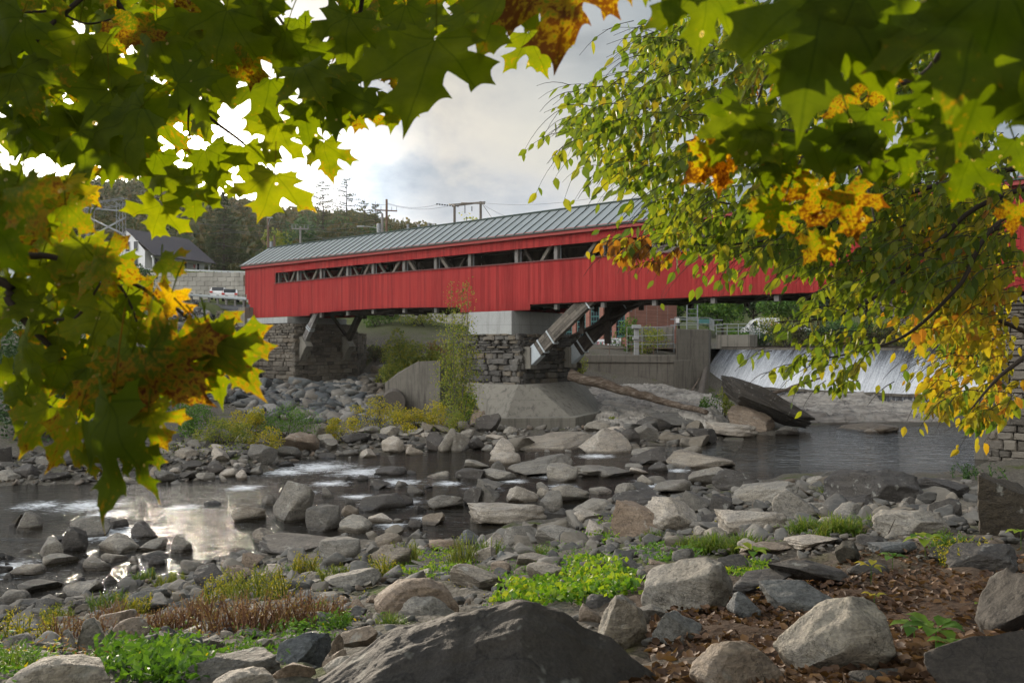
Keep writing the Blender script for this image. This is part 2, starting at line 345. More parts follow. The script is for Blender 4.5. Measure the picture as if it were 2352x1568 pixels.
def f_fall(h):
    at = h.n('ShaderNodeAttribute', out=1, attribute_name='luv')
    s = h.noise(h.scalev(at, (1.6, 0.10, 1)), 3.2, 7, 0.72, 0.7); s2 = h.noise(h.scalev(at, (0.5, 0.05, 1)), 1.0, 4, 0.6, 0.5)
    tex = h.noise(h.scalev(at, (1.0, 0.55, 1)), 9.0, 5, 0.75, 1.0)
    dn = h.sep(at, 1)
    k = h.math('ADD', h.math('MULTIPLY', s, 0.45), h.math('ADD', h.math('MULTIPLY', tex, 0.42), h.math('ADD', h.math('MULTIPLY', s2, 0.40), h.mr(dn, 0.0, 4.2, -0.17, 0.10))))
    c = h.ramp(k, [(0.46, (0.04, 0.042, 0.045)), (0.55, (0.20, 0.215, 0.235)), (0.64, (0.36, 0.38, 0.40)), (0.80, (0.66, 0.68, 0.70))])
    return princ(h, c, 0.35, h.bump(h.math('ADD', s, tex), 0.8, 0.08), 0.4)
M['fall'] = material('falling_water', f_fall)
def f_fall2(h):
    at = h.n('ShaderNodeAttribute', out=1, attribute_name='luv')
    s = h.noise(h.scalev(at, (4.0, 0.30, 1)), 2.0, 6, 0.75, 0.6)
    c = h.ramp(s, [(0.42, (0.012, 0.013, 0.014)), (0.54, (0.07, 0.08, 0.09)), (0.66, (0.55, 0.58, 0.62))])
    return princ(h, c, 0.3, h.bump(s, 0.6, 0.06), 0.4)
M['fall2'] = material('thin_curtain_water', f_fall2)
def f_red(h):
    r = h.isl(); ps = h.pos()
    st = h.noise(h.scalev(ps, (3.5, 3.5, 0.25)), 2.0, 5, 0.65); bl = h.noise(ps, 0.35, 3, 0.5); fi = h.noise(ps, 22, 3, 0.6)
    c = h.ramp(r, [(0.0, (0.18, 0.017, 0.017)), (0.5, (0.25, 0.024, 0.023)), (1.0, (0.32, 0.034, 0.031))])
    c = h.mix(h.mr(st, 0.4, 0.75, 0.0, 0.55), c, (0.36, 0.060, 0.050))
    c = h.mix(h.mr(bl, 0.35, 0.7, 0.0, 0.35), c, (0.23, 0.020, 0.022))
    low_dark = h.math('MULTIPLY', h.mr(h.math('ADD', h.sep(ps, 2), h.math('MULTIPLY', st, 1.2)), 9.2, 10.4, 1.0, 0.0), 0.45)  # boards darken towards the bottom, broken by the streak noise
    c = h.mix(low_dark, c, (0.13, 0.014, 0.014))
    return princ(h, c, 0.85, h.bump(fi, 0.35, 0.012, h.bump(st, 0.3, 0.01)), 0.12)
M['red'] = material('red_boards', f_red)
M['trim'] = material('dark_trim', lambda h: princ(h, h.mix(h.noise(h.pos(), 3), (0.16, 0.035, 0.035), (0.10, 0.05, 0.045)), 0.7))
M['fascia'] = material('red_fascia', lambda h: princ(h, h.mix(h.noise(h.pos(), 1.2), (0.24, 0.020, 0.016), (0.31, 0.03, 0.022)), 0.5))
def f_roof(h):
    ps = h.pos(); n = h.noise(ps, 1.0, 4, 0.6); r = h.isl()
    c = h.mix(n, (0.31, 0.335, 0.33), (0.39, 0.415, 0.41))
    return princ(h, c, h.mr(n, 0.3, 0.7, 0.32, 0.45), None, 0.7, 0.45)
M['roof'] = material('grey_metal_roofing', f_roof)
M['seam'] = material('dark_roof_seam', lambda h: princ(h, (0.022, 0.04, 0.032), 0.5))
def f_timber(c0, c1):
    def fn(h):
        ob = h.obj(); n = h.noise(h.scalev(ob, (2, 2, 2)), 3, 6, 0.7, 0.6); r = h.isl()
        c = h.mix(h.mr(h.math('ADD', h.math('MULTIPLY', n, 0.7), h.math('MULTIPLY', r, 0.3)), 0.3, 0.7), c0, c1)
        return princ(h, c, 0.85, h.bump(n, 0.5, 0.03), 0.25)
    return fn
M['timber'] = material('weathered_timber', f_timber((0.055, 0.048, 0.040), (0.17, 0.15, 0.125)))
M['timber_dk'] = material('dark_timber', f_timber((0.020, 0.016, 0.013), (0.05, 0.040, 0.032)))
M['timber_pale'] = material('grey_post_timber', f_timber((0.09, 0.085, 0.08), (0.22, 0.21, 0.195)))
M['galv'] = material('galvanised_steel', lambda h: princ(h, h.mix(h.noise(h.pos(), 5, 4), (0.30, 0.34, 0.36), (0.48, 0.52, 0.54)), 0.5, None, 0.5, 0.3))
def f_conc(c0, c1, streak=1.0):
    def fn(h):
        ps = h.pos(); n = h.noise(ps, 1.3, 6, 0.65); s = h.noise(h.scalev(ps, (2.2, 2.2, 0.16)), 1.3, 6, 0.7, 0.5); f = h.noise(ps, 17, 4, 0.65); w = h.noise(h.scalev(ps, (3.0, 3.0, 0.25)), 0.9, 5, 0.75, 1.2)
        c = h.mix(n, c0, c1)
        c = h.mix(h.mr(s, 0.50, 0.68, 0.0, 0.75*streak), c, (0.055, 0.050, 0.043))
        c = h.mix(h.mr(w, 0.70, 0.76, 0.0, 0.7*streak), c, (0.55, 0.54, 0.50))
        c = h.mix(h.mr(f, 0.3, 0.7, 0.3, 0.0), c, (0.07, 0.065, 0.06))
        # pour lines
        zl = h.math('FRACT', h.math('MULTIPLY', h.sep(ps, 2), 0.72)); ln = h.mr(h.math('ABSOLUTE', h.math('SUBTRACT', zl, 0.5)), 0.0, 0.02, 0.45, 0.0)
        c = h.mix(ln, c, (0.08, 0.075, 0.068))
        return princ(h, c, 0.88, h.bump(f, 0.3, 0.02, h.bump(n, 0.3, 0.05)), 0.25)
    return fn
M['conc'] = material('weathered_concrete', f_conc((0.15, 0.14, 0.115), (0.24, 0.225, 0.19)))
M['conc_dk'] = material('stained_concrete', f_conc((0.10, 0.092, 0.075), (0.20, 0.185, 0.155), 1.2))
M['conc_new'] = material('pale_concrete', f_conc((0.30, 0.31, 0.30), (0.42, 0.43, 0.42), 0.35))
def f_stone(cols, wetz=False):
    def fn(h):
        r = h.isl(); ps = h.pos(); n = h.noise(ps, 6, 5, 0.7); n2 = h.noise(h.scalev(ps, (1, 1, 4)), 2.2, 5, 0.65)
        c = h.ramp(r, [(0.0, cols[0]), (0.35, cols[1]), (0.7, cols[2]), (1.0, cols[3])])
        c = h.mix(h.mr(n, 0.3, 0.7, 0.0, 0.6), c, h.mix(1.0, c, (0.5, 0.5, 0.5), 'MULTIPLY'))
        c = h.mix(h.mr(n2, 0.55, 0.75, 0.0, 0.5), c, (0.27, 0.25, 0.22))
        return princ(h, c, 0.85, h.bump(n, 0.6, 0.05, h.bump(n2, 0.6, 0.08)), 0.25)
    return fn
M['masonry'] = material('dry_stone_masonry', f_stone([(0.07, 0.062, 0.05), (0.13, 0.115, 0.095), (0.18, 0.16, 0.13), (0.14, 0.115, 0.085)]))
M['masonry_dk'] = material('dark_slab_masonry', f_stone([(0.05, 0.047, 0.043), (0.085, 0.08, 0.073), (0.13, 0.122, 0.11), (0.17, 0.14, 0.10)]))
M['riprap'] = material('riprap_stone', f_stone([(0.05, 0.055, 0.06), (0.11, 0.12, 0.12), (0.17, 0.155, 0.13), (0.27, 0.26, 0.24)]))
M['pebble'] = material('small_stones', f_stone([(0.07, 0.067, 0.062), (0.12, 0.115, 0.103), (0.19, 0.175, 0.15), (0.15, 0.115, 0.085)]))
M['field'] = material('field_stone', f_stone([(0.07, 0.068, 0.064), (0.13, 0.125, 0.112), (0.20, 0.185, 0.16), (0.15, 0.13, 0.10)]))
M['mortar'] = material('dark_joint_core', lambda h: princ(h, (0.03, 0.027, 0.024), 0.95))  # near-black core that shows through the gaps between stones
def f_block(h):
    ps = h.pos(); r = h.isl(); n = h.noise(ps, 1.3, 4, 0.6); s = h.noise(h.scalev(ps, (1, 1, 0.15)), 1.0, 4, 0.7)
    c = h.ramp(r, [(0, (0.25, 0.24, 0.215)), (0.5, (0.30, 0.29, 0.26)), (1, (0.35, 0.335, 0.30))])
    c = h.mix(h.mr(s, 0.5, 0.75, 0, 0.55), c, (0.13, 0.12, 0.10))
    return princ(h, c, 0.9, None, 0.2)
M['block'] = material('retaining_block', f_block)
def plain(name, c, rough=0.6, metal=0.0, c2=None, sc=4):
    return material(name, lambda h: princ(h, h.mix(h.noise(h.pos(), sc), c, c2 or tuple(k*0.75 for k in c)), rough, None, 0.4, metal))
M['white'] = plain('white_paint', (0.72, 0.73, 0.74)); M['shingle'] = plain('dark_shingle', (0.06, 0.055, 0.065), 0.9, 0, (0.09, 0.085, 0.095))
M['glass'] = plain('window_glass', (0.02, 0.025, 0.03), 0.1); M['asphalt'] = plain('asphalt', (0.06, 0.06, 0.06), 0.9)
M['wood_pole'] = plain('pole_wood', (0.16, 0.10, 0.065), 0.9, 0, (0.11, 0.07, 0.05)); M['grey_pole'] = plain('grey_pole_wood', (0.26, 0.25, 0.24), 0.9)
M['steel'] = plain('grey_steel', (0.25, 0.27, 0.29), 0.5, 0.3); M['wire'] = plain('cable', (0.10, 0.10, 0.11), 0.6)
M['black'] = plain('black_plastic', (0.015, 0.015, 0.016), 0.5); M['tyre'] = plain('tyre_rubber', (0.02, 0.02, 0.02), 0.9)
M['car_white'] = plain('white_car_paint', (0.78, 0.78, 0.78), 0.25); M['red_lamp'] = plain('red_lamp_lens', (0.55, 0.03, 0.02), 0.3)
M['chimney'] = plain('chimney_brick', (0.22, 0.09, 0.06), 0.9); M['sign_red'] = plain('sign_red', (0.50, 0.03, 0.03), 0.5); M['sign_white'] = plain('sign_white', (0.75, 0.75, 0.75), 0.5)
M['purple'] = plain('purple_letter', (0.09, 0.03, 0.22), 0.5); M['orange'] = plain('orange_letter', (0.75, 0.16, 0.01), 0.5)
M['green_frame'] = plain('green_window_frame', (0.05, 0.17, 0.16), 0.6); M['rail'] = plain('galvanised_rail', (0.38, 0.41, 0.42), 0.5, 0.4)
M['graf'] = plain('graffiti_paint_white', (0.62, 0.64, 0.66), 0.6); M['graf2'] = plain('graffiti_paint_dark', (0.05, 0.05, 0.06), 0.6); M['graf3'] = plain('graffiti_paint_red', (0.5, 0.05, 0.08), 0.6); M['graf4'] = plain('graffiti_paint_green', (0.02, 0.18, 0.12), 0.6)
def f_brick(h):
    ps = h.pos()
    q = h.n('ShaderNodeCombineXYZ', {0: h.math('ADD', h.math('MULTIPLY', h.sep(ps, 0), 0.8), h.math('MULTIPLY', h.sep(ps, 1), -0.6)), 1: h.sep(ps, 2), 2: 0.0})
    nd = h.N.new('ShaderNodeTexBrick'); h.put(nd.inputs['Vector'], q); nd.inputs['Scale'].default_value = 2.4
    nd.inputs['Color1'].default_value = (0.24, 0.09, 0.06, 1); nd.inputs['Color2'].default_value = (0.32, 0.14, 0.10, 1); nd.inputs['Mortar'].default_value = (0.30, 0.25, 0.22, 1); nd.inputs['Mortar Size'].default_value = 0.012
    return princ(h, h.mix(h.mr(h.noise(ps, 0.8), 0.4, 0.7, 0, 0.4), nd.outputs[0], (0.14, 0.07, 0.055)), 0.9)
M['brick'] = material('red_brick', f_brick)
# foliage: colour per leaf, light passes through
def f_leaf(cols, trans=0.45, rough=0.5):
    def fn(h):
        r = h.isl(); ps = h.pos(); n = h.noise(ps, 1.4, 2, 0.5)
        k = h.math('ADD', h.math('MULTIPLY', r, 0.75), h.mr(n, 0.3, 0.7, 0.0, 0.25))
        m = len(cols)
        c = h.ramp(k, [(i/(m-1.0), cc) for i, cc in enumerate(cols)])
        p = princ(h, c, rough, None, 0.35)
        t = h.n('ShaderNodeBsdfTranslucent', {0: h.mix(1.0, c, (1.5, 1.55, 0.7), 'MULTIPLY')})
        return h.n('ShaderNodeMixShader', {0: trans, 1: p, 2: t})
    return fn
G0, G1, G2 = (0.035, 0.075, 0.012), (0.065, 0.13, 0.018), (0.12, 0.19, 0.022)
Y0, Y1, O0, B0 = (0.26, 0.25, 0.02), (0.42, 0.32, 0.02), (0.40, 0.17, 0.02), (0.15, 0.06, 0.02)
M['elm'] = material('elm_leaf', f_leaf([(0.04, 0.07, 0.012), (0.075, 0.12, 0.014), (0.10, 0.15, 0.016), (0.15, 0.19, 0.018), (0.12, 0.16, 0.016), (0.20, 0.22, 0.02), (0.30, 0.27, 0.02), (0.16, 0.09, 0.02)], 0.5))
M['elm_y'] = material('yellowing_elm_leaf', f_leaf([G1, G2, Y0, Y0, Y1, Y1, O0, B0], 0.45))
M['elm_o'] = material('browning_leaf', f_leaf([Y0, Y1, O0, (0.30, 0.12, 0.02), B0, (0.10, 0.04, 0.02)], 0.4))
M['ivy'] = material('bright_groundcover_leaf', f_leaf([(0.03, 0.08, 0.012), (0.07, 0.16, 0.016), (0.14, 0.25, 0.02), (0.24, 0.32, 0.025), (0.34, 0.34, 0.03)], 0.5))
M['weed_g'] = material('green_weed', f_leaf([G0, (0.06, 0.14, 0.02), (0.10, 0.20, 0.025), (0.16, 0.25, 0.03)], 0.4))
M['weed_y'] = material('yellow_weed', f_leaf([(0.12, 0.17, 0.02), (0.26, 0.25, 0.02), (0.42, 0.34, 0.02), (0.52, 0.38, 0.02)], 0.4))
M['weed_b'] = material('brown_dead_weed', f_leaf([(0.08, 0.045, 0.03), (0.17, 0.08, 0.05), (0.25, 0.13, 0.07), (0.33, 0.22, 0.10), (0.20, 0.20, 0.05)], 0.3))
M['weed_yg'] = material('yellow_green_bush', f_leaf([(0.07, 0.11, 0.02), (0.14, 0.19, 0.03), (0.26, 0.27, 0.04), (0.38, 0.33, 0.04)], 0.4))
M['bush_d'] = material('dark_green_bush', f_leaf([(0.02, 0.045, 0.018), (0.04, 0.08, 0.03), (0.06, 0.11, 0.035)], 0.35))
M['forest'] = material('autumn_forest', f_leaf([(0.028, 0.045, 0.018), (0.045, 0.062, 0.024), (0.06, 0.07, 0.028), (0.09, 0.085, 0.035), (0.11, 0.08, 0.035), (0.04, 0.055, 0.022)], 0.3, 0.8))
M['conifer'] = material('conifer_needle', f_leaf([(0.022, 0.04, 0.014), (0.035, 0.055, 0.018), (0.06, 0.065, 0.025)], 0.2, 0.8))
M['grass'] = material('grass_blade', f_leaf([(0.045, 0.09, 0.015), (0.08, 0.14, 0.02), (0.14, 0.19, 0.03), (0.26, 0.23, 0.07)], 0.45))
M['litter'] = material('dead_leaf_litter', f_leaf([(0.020, 0.011, 0.006), (0.055, 0.028, 0.015), (0.10, 0.052, 0.027), (0.19, 0.11, 0.06), (0.07, 0.035, 0.018)], 0.15, 0.65))
M['bark'] = plain('bark', (0.055, 0.042, 0.032), 0.95, 0, (0.03, 0.024, 0.02), 9); M['bark_g'] = plain('grey_bark', (0.13, 0.115, 0.10), 0.95, 0, (0.07, 0.06, 0.05), 6)
def f_log(h):
    ob = h.pos(); n = h.noise(h.scalev(ob, (0.5, 2, 2)), 3, 6, 0.7, 0.6)
    return princ(h, h.ramp(n, [(0.3, (0.035, 0.026, 0.02)), (0.5, (0.10, 0.075, 0.055)), (0.7, (0.22, 0.19, 0.16))]), 0.85, h.bump(n, 0.7, 0.05), 0.2)
M['log'] = material('bare_log', f_log)
def f_maple(h):
    at = h.n('ShaderNodeAttribute', out=1, attribute_name='luv'); lc = h.n('ShaderNodeAttribute', out=1, attribute_name='lc')
    tone = h.sep(lc, 0); spot = h.sep(lc, 1); rnd = h.isl()
    off = h.n('ShaderNodeVectorMath', {0: at, 1: h.n('ShaderNodeCombineXYZ', {0: h.math('MULTIPLY', rnd, 53.0), 1: h.math('MULTIPLY', rnd, 17.0), 2: 0.0})}, operation='ADD')
    n1 = h.noise(off, 3.2, 4, 0.6); n2 = h.noise(off, 13.0, 5, 0.65); n3 = h.noise(off, 60.0, 2, 0.5)
    x = h.sep(at, 0); y = h.sep(at, 1)
    r = h.math('SQRT', h.math('ADD', h.math('MULTIPLY', x, x), h.math('MULTIPLY', y, y)))
    k = h.math('ADD', tone, h.math('ADD', h.math('MULTIPLY', h.math('SUBTRACT', n1, 0.5), 0.55), h.mr(r, 0.5, 1.0, 0.0, 0.10)))
    c = h.ramp(k, [(0.0, (0.085, 0.125, 0.005)), (0.25, (0.15, 0.19, 0.006)), (0.5, (0.25, 0.27, 0.008)), (0.75, (0.50, 0.33, 0.010)), (1.0, (0.55, 0.20, 0.010))])
    sp = h.math('ADD', h.math('ADD', h.math('MULTIPLY', n2, 0.75), h.math('MULTIPLY', n1, 0.35)), h.math('ADD', h.math('MULTIPLY', spot, 0.42), h.mr(r, 0.3, 1.0, -0.06, 0.07)))
    c = h.mix(h.mr(sp, 0.74, 0.80, 0.0, 0.75), c, (0.40, 0.20, 0.012))
    c = h.mix(h.mr(sp, 0.82, 0.89, 0.0, 0.92), c, (0.11, 0.028, 0.008))
    a = h.math('ARCTAN2', x, y); aa = h.math('ABSOLUTE', a); vein = None
    for ang in (0.0, 0.83, 1.62):
        d = h.math('MULTIPLY', h.math('ABSOLUTE', h.math('SUBTRACT', aa, ang)), r)
        m = h.mr(d, 0.004, 0.016, 1.0, 0.0)
        vein = m if vein is None else h.math('MAXIMUM', vein, m)
    w = h.math('ABSOLUTE', h.math('SUBTRACT', h.math('FRACT', h.math('ADD', h.math('MULTIPLY', r, 6.0), h.math('MULTIPLY', aa, -2.6))), 0.5))
    vein2 = h.mr(w, 0.0, 0.07, 0.30, 0.0)
    c = h.mix(h.math('MULTIPLY', h.math('MAXIMUM', vein, vein2), 0.55), c, h.mix(1.0, c, (0.45, 0.55, 0.4), 'MULTIPLY'))
    vo = h.n('ShaderNodeTexVoronoi', {'Vector': off, 'Scale': 7.0}, out=0)
    nd = h.N.new('ShaderNodeTexVoronoi'); h.put(nd.inputs['Vector'], off); nd.inputs['Scale'].default_value = 7.0
    pick = h.mr(h.sep(nd.outputs['Color'], 0), 0.955, 0.956)
    rim = h.math('MULTIPLY', h.mr(vo, 0.26, 0.30, 1.0, 0.0), pick)
    hole = h.math('MULTIPLY', h.mr(vo, 0.15, 0.17, 1.0, 0.0), pick)
    c = h.mix(rim, c, (0.55, 0.42, 0.30))
    bmp = h.bump(h.math('ADD', n3, h.math('MULTIPLY', h.math('MAXIMUM', vein, vein2), -1.5)), 0.25, 0.004)
    p = princ(h, c, 0.6, bmp, 0.2)
    t = h.n('ShaderNodeBsdfTranslucent', {0: h.mix(1.0, c, (1.4, 1.4, 0.35), 'MULTIPLY')})
    s = h.n('ShaderNodeMixShader', {0: 0.62, 1: p, 2: t})
    return h.n('ShaderNodeMixShader', {0: hole, 1: s, 2: h.n('ShaderNodeBsdfTransparent')})
M['maple'] = material('maple_leaf', f_maple)
# ------------------------------------------------------------------ ground, water, ledges, hill
def ground_sheet():
    azs = np.concatenate([np.arange(-180, -48, 4.0), np.arange(-48, 48, 0.4), np.arange(48, 181, 4.0)])*math.pi/180
    rs = np.concatenate([[0.02, 0.5], np.exp(np.arange(math.log(0.9), math.log(1500), 0.022))])
    A, Rr = np.meshgrid(azs, rs, indexing='ij')
    X = np.sin(A)*Rr; Y = np.cos(A)*Rr
    Z = H(X.ravel(), Y.ravel()).reshape(X.shape)
    fine = fbm(np.stack([X*1.6, Y*1.6, X*0+3], -1), 3)*0.09; Z = Z+fine*np.clip(1.6-Rr/90, 0, 1)
    big = fbm(np.stack([X*0.012, Y*0.012, X*0+9], -1), 3)*np.clip((Rr-180)/120, 0, 1)*9; Z = Z+big
    na, nr = X.shape; mb = MB(); mb.V = [np.stack([X, Y, Z], -1).reshape(-1, 3)]; mb.n = na*nr
    mb.Fc = [(i*nr+j, i*nr+j+1, (i+1)*nr+j+1, (i+1)*nr+j) for i in range(na-1) for j in range(nr-1)]
    o = mb.build('ground', M['ground'], smooth=True); tag(o, kind='structure')
ground_sheet()
mb = MB(); mb.quad((-120, -20, 0), (120, -20, 0), (120, 78.0, 0), (-120, 78.0, 0)); o = mb.build('river', M['water']); tag(o, kind='structure')
# ledges of layered bedrock
def ledge(name, u0, u1, d0, d1, lift, amp, seed, label=None):
    nu, nd = 240, 150
    U, D = np.meshgrid(np.linspace(u0, u1, nu), np.linspace(d0, d1, nd), indexing='ij')
    X = (U-1176)/F*D; Y = D
    base = H(X.ravel(), Y.ravel(), False).reshape(X.shape)
    eu = np.clip(np.minimum(U-u0, u1-U)/((u1-u0)*0.16), 0, 1); ed = np.clip(np.minimum((D-d0)/(0.10*(d1-d0)), (d1-D)/(0.16*(d1-d0))), 0, 1); e = (eu*ed)
    n = fbm(np.stack([X*0.20, Y*0.20, X*0+seed], -1), 4); n2 = fbm(np.stack([X*0.9+7, Y*0.6, X*0+seed], -1), 4)
    q = X*0.42+Y*0.30+n*1.6+n2*0.35
    saw = q-np.floor(q); saw = np.where(saw < 0.82, saw/0.82, (1-saw)/0.18)
    q2 = X*1.3+Y*0.8+n*3+n2*1.1; s2 = q2-np.floor(q2); s2 = np.where(s2 < 0.8, s2/0.8, (1-s2)/0.2)
    Z = base+lift*e**0.5-0.55*(1-e)+amp*e*(saw*0.62+s2*0.20+n*0.55+n2*0.20)
    mb = MB(); mb.V = [np.stack([X, Y, Z], -1).reshape(-1, 3)]; mb.n = nu*nd
    mb.Fc = [(i*nd+j, (i+1)*nd+j, (i+1)*nd+j+1, i*nd+j+1) for i in range(nu-1) for j in range(nd-1)]
    return tag(mb.build(name, M['bedrock'], smooth=True), kind='structure')
ledge('bedrock_ledge', 1325, 1690, 52.5, 82.0, 0.25, 0.75, 3.0)
ledge('bedrock_ledge', 1690, 2235, 60.5, 79.0, 0.12, 0.80, 8.0)
# ------------------------------------------------------------------ the weir
DA, DB = Vector((20.4, 86.4, 0)), Vector((45.0, 56.0, 0)); dd = (DB-DA).normalized(); dn = Vector((-dd.y, dd.x, 0));
if dn.y > 0: dn = -dn            # towards the camera
L = (DB-DA).length
wroot = empty('weir', DA, 'long low concrete weir with white water sliding down its sloping face', 'weir')
def uvsheet(name, m, p00, p10, p01, p11, nx, ny, sag=0.0, parent=None):
    mb = MB(); vs = []; uv = []
    for i in range(nx+1):
        for j in range(ny+1):
            a, b = i/nx, j/ny
            p = (p00*(1-a)+p10*a)*(1-b)+(p01*(1-a)+p11*a)*b
            ln = (p10-p00).length; hn = (p01-p00).length
            n = 0.05*math.sin(a*ln*1.7)+0.04*vnoise(np.array([[a*ln*2.0, b*1.5, 2.0]]))[0]
            p = p+Vector((0, 0, sag*math.sin(b*math.pi)+n*b)); vs.append(tuple(p)); uv.append((a*ln, b*hn, 0))
    mb.add(vs, [(i*(ny+1)+j, (i+1)*(ny+1)+j, (i+1)*(ny+1)+j+1, i*(ny+1)+j+1) for i in range(nx) for j in range(ny)])
    mb.A['luv'] = ('POINT', 'FLOAT_VECTOR', uv); return mb.build(name, m, parent, True)
cz, mz = 5.86, 1.85
back = 3.6
Z3 = lambda v, z: Vector((v.x, v.y, z))
crestA, crestB = DA-dn*back, DB-dn*back
uvsheet('water_apron', M['fall'], Z3(crestA, 5.62), Z3(crestB, 5.62), Z3(DA, mz), Z3(DB, mz), 160, 10, 0.25, wroot)
uvsheet('water_curtain', M['fall2'], Z3(DA+dn*0.05, mz-0.16), Z3(DB+dn*0.05, mz-0.16), Z3(DA+dn*0.35, -0.3), Z3(DB+dn*0.35, 0.0), 160, 4, 0.0, wroot)
mb = MB(); mb.beam(Z3(crestA-dn*0.25, 5.55), Z3(crestB-dn*0.25, 5.55), 0.5, 0.55)
mb.build('crest', M['conc_dk'], wroot, bevel=0.03)
mb = MB(); mb.beam(Z3(DA, mz-0.12), Z3(DB, mz-0.12), 0.35, 0.22); mb.build('lower_lip', M['conc_dk'], wroot)
mb = MB()
for k in range(9):
    p = Z3(crestA-dn*0.1, 5.88)+dd*(L*k/9.0); mb.beam(p+dd*0.1, p+dd*(L/9.0-0.12), 0.06, 0.14)
mb.build('flashboard', M['timber_dk'], wroot)
mb = MB(); mb.add([tuple(Z3(a, z)) for a, z in [(DA, mz-.3), (DB, mz-.3), (crestB, 5.3), (crestA, 5.3), (DA, -.5), (DB, -.5), (crestB-dn*.6, -.5), (crestA-dn*.6, -.5)]],
   [(0, 1, 2, 3), (4, 5, 1, 0), (3, 2, 6, 7), (0, 3, 7, 4), (1, 5, 6, 2)]); mb.build('weir_body', M['conc_dk'], wroot)
mb = MB(); far = [(-10, 92), (12, 92), tuple((crestA-dn*.4).xy), tuple((crestB-dn*.4).xy), (120, 60), (140, 120), (-10, 118)]
mb.add([(x, y, 5.72) for x, y in far], [tuple(range(len(far)))]); tag(mb.build('upper_river', M['water']), kind='structure')
# logs caught on the weir and its left edge
def log(name, pts, rads, label, mat='log', cat='log', group=None, seg=10):
    mb = MB(); n = 26; pp = []; rr = []
    for i in range(n):
        t = i/(n-1)*(len(pts)-1); k = min(int(t), len(pts)-2); f = t-k
        p = Vector(pts[k]).lerp(Vector(pts[k+1]), f); r = rads[k]*(1-f)+rads[k+1]*f
        w = fbm(np.array([[i*0.6, pts[0][0], 1.0]]), 3)[0]
        pp.append(p+Vector((0, w*0.10*r*3, w*0.12*r*3))); rr.append(r*(1+0.15*w))
    mb.tube(pp, rr, seg); o = mb.build(name, M[mat], None, True)
    return tag(o, label, cat, group)
log('fallen_log', [P(1308, 862, 60), P(1420, 893, 59), P(1530, 922, 58), P(1625, 948, 56)], [0.42, 0.36, 0.28, 0.17], 'long bare tree trunk leaning from the stone pier down onto the ledge')
log('driftwood', [P(1770, 905, 72.5), P(1870, 872, 75), P(1890, 866, 75.5)], [0.17, 0.12, 0.06], 'pale driftwood branch resting across the foot of the weir')
log('driftwood', [P(1606, 940, 78), P(1612, 890, 80.5), P(1626, 812, 84)], [0.34, 0.30, 0.22], 'dark wet trunk standing against the left end of the weir', 'bark_g')
log('driftwood', [P(1585, 905, 78), P(1606, 868, 80.5)], [0.10, 0.06], 'thin pale branch leaning by the dark trunk at the weir end')
log('driftwood', [P(1570, 955, 62), P(1640, 938, 63)], [0.12, 0.09], 'short grey branch lying on the bedrock below the long trunk')
# ------------------------------------------------------------------ concrete works left of the weir
w1 = MB()
def wall_seg(mb, u0, d0, u1, d1, z0, z1, th=0.8):
    a = Vector(((u0-1176)/F*d0, d0, 0)); b = Vector(((u1-1176)/F*d1, d1, 0)); t = (b-a).normalized(); n = Vector((-t.y, t.x, 0))
    if n.y < 0: n = -n
    mb.box((a+b)/2+n*th/2+Vector((0, 0, (z0+z1)/2)), (b-a)/2, n*th/2, (0, 0, (z1-z0)/2)); return a, b, n
wall_seg(w1, 1300, 84.0, 1553, 81.0, 0.0, 5.10, 1.0); o = w1.build('concrete_wall', M['conc_dk'], bevel=0.06); tag(o, 'low stained concrete wall behind the long trunk left of the weir', 'wall')
w = MB(); wall_seg(w, 1300, 83.85, 1551, 80.9, 4.35, 4.43, 0.3)
wc = w.build('ledge', M['conc_dk'], o)
w = MB(); pts = [(1553, 80.6), (1628, 82.5), (1634, 92), (1560, 92)]
w.prism([((u-1176)/F*d, d) for u, d in pts], -0.2, 7.75)
ww = w.build('concrete_block', M['conc_dk'], bevel=0.08); tag(ww, 'tall streaked concrete abutment block at the left end of the weir', 'abutment')
w = MB(); w.prism([((u-1176)/F*d, d) for u, d in [(1548, 80.3), (1588, 81.2), (1588, 85), (1548, 85)]], -0.2, 4.6); w.build('lower_step', M['conc_dk'], ww, bevel=0.05)
w = MB(); a, b, n = wall_seg(w, 1645, 95, 1722, 92.5, 4.0, 7.35, 2.5); o = w.build('gatehouse_wall', M['conc'], bevel=0.05); tag(o, 'small square concrete platform with a handrail behind the weir crest', 'platform')
def railing(name, pts, hgt, label, nrail=3, r=0.035, gap=1.5, mat='rail'):
    root = empty(name, pts[0], label, 'railing'); mbp = MB(); mbr = MB()
    for a, b in zip(pts[:-1], pts[1:]):
        a, b = Vector(a), Vector(b); n = max(1, round((b-a).length/gap))
        for i in range(n+1):
            p = a.lerp(b, i/n); mbp = MB(); mbp.tube([p, p+Vector((0, 0, hgt))], r, 5); mbp.build('rail_post', M[mat], root)
        for k in range(nrail):
            z = Vector((0, 0, hgt*(k+1)/nrail)); mbr.tube([a+z, b+z], r*0.85, 5)
    mbr.build('rail_bar', M[mat], root); return root
def gp(u, d, z): return Vector(((u-1176)/F*d, d, z))
railing('railing', [gp(1645, 94.8, 7.35), gp(1722, 92.3, 7.35), gp(1730, 96, 7.35)], 1.25, 'pale pipe handrail on the small concrete platform')
railing('railing', [gp(1350, 84.3, 5.1), gp(1553, 81.4, 5.1)], 1.35, 'thin rusty pipe railing along the low concrete wall', 2, 0.028, 2.4, 'wood_pole')
railing('railing', [gp(1440, 84.2, 5.3), gp(1510, 83, 5.3), gp(1548, 82.4, 5.4)], 2.7, 'tall wire fence panel behind the low wall', 3, 0.03, 1.7)
railing('railing', [gp(1550, 82.4, 7.75), gp(1630, 84, 7.75), gp(1640, 91, 7.75)], 1.25, 'upper handrail on top of the tall streaked block', 2)
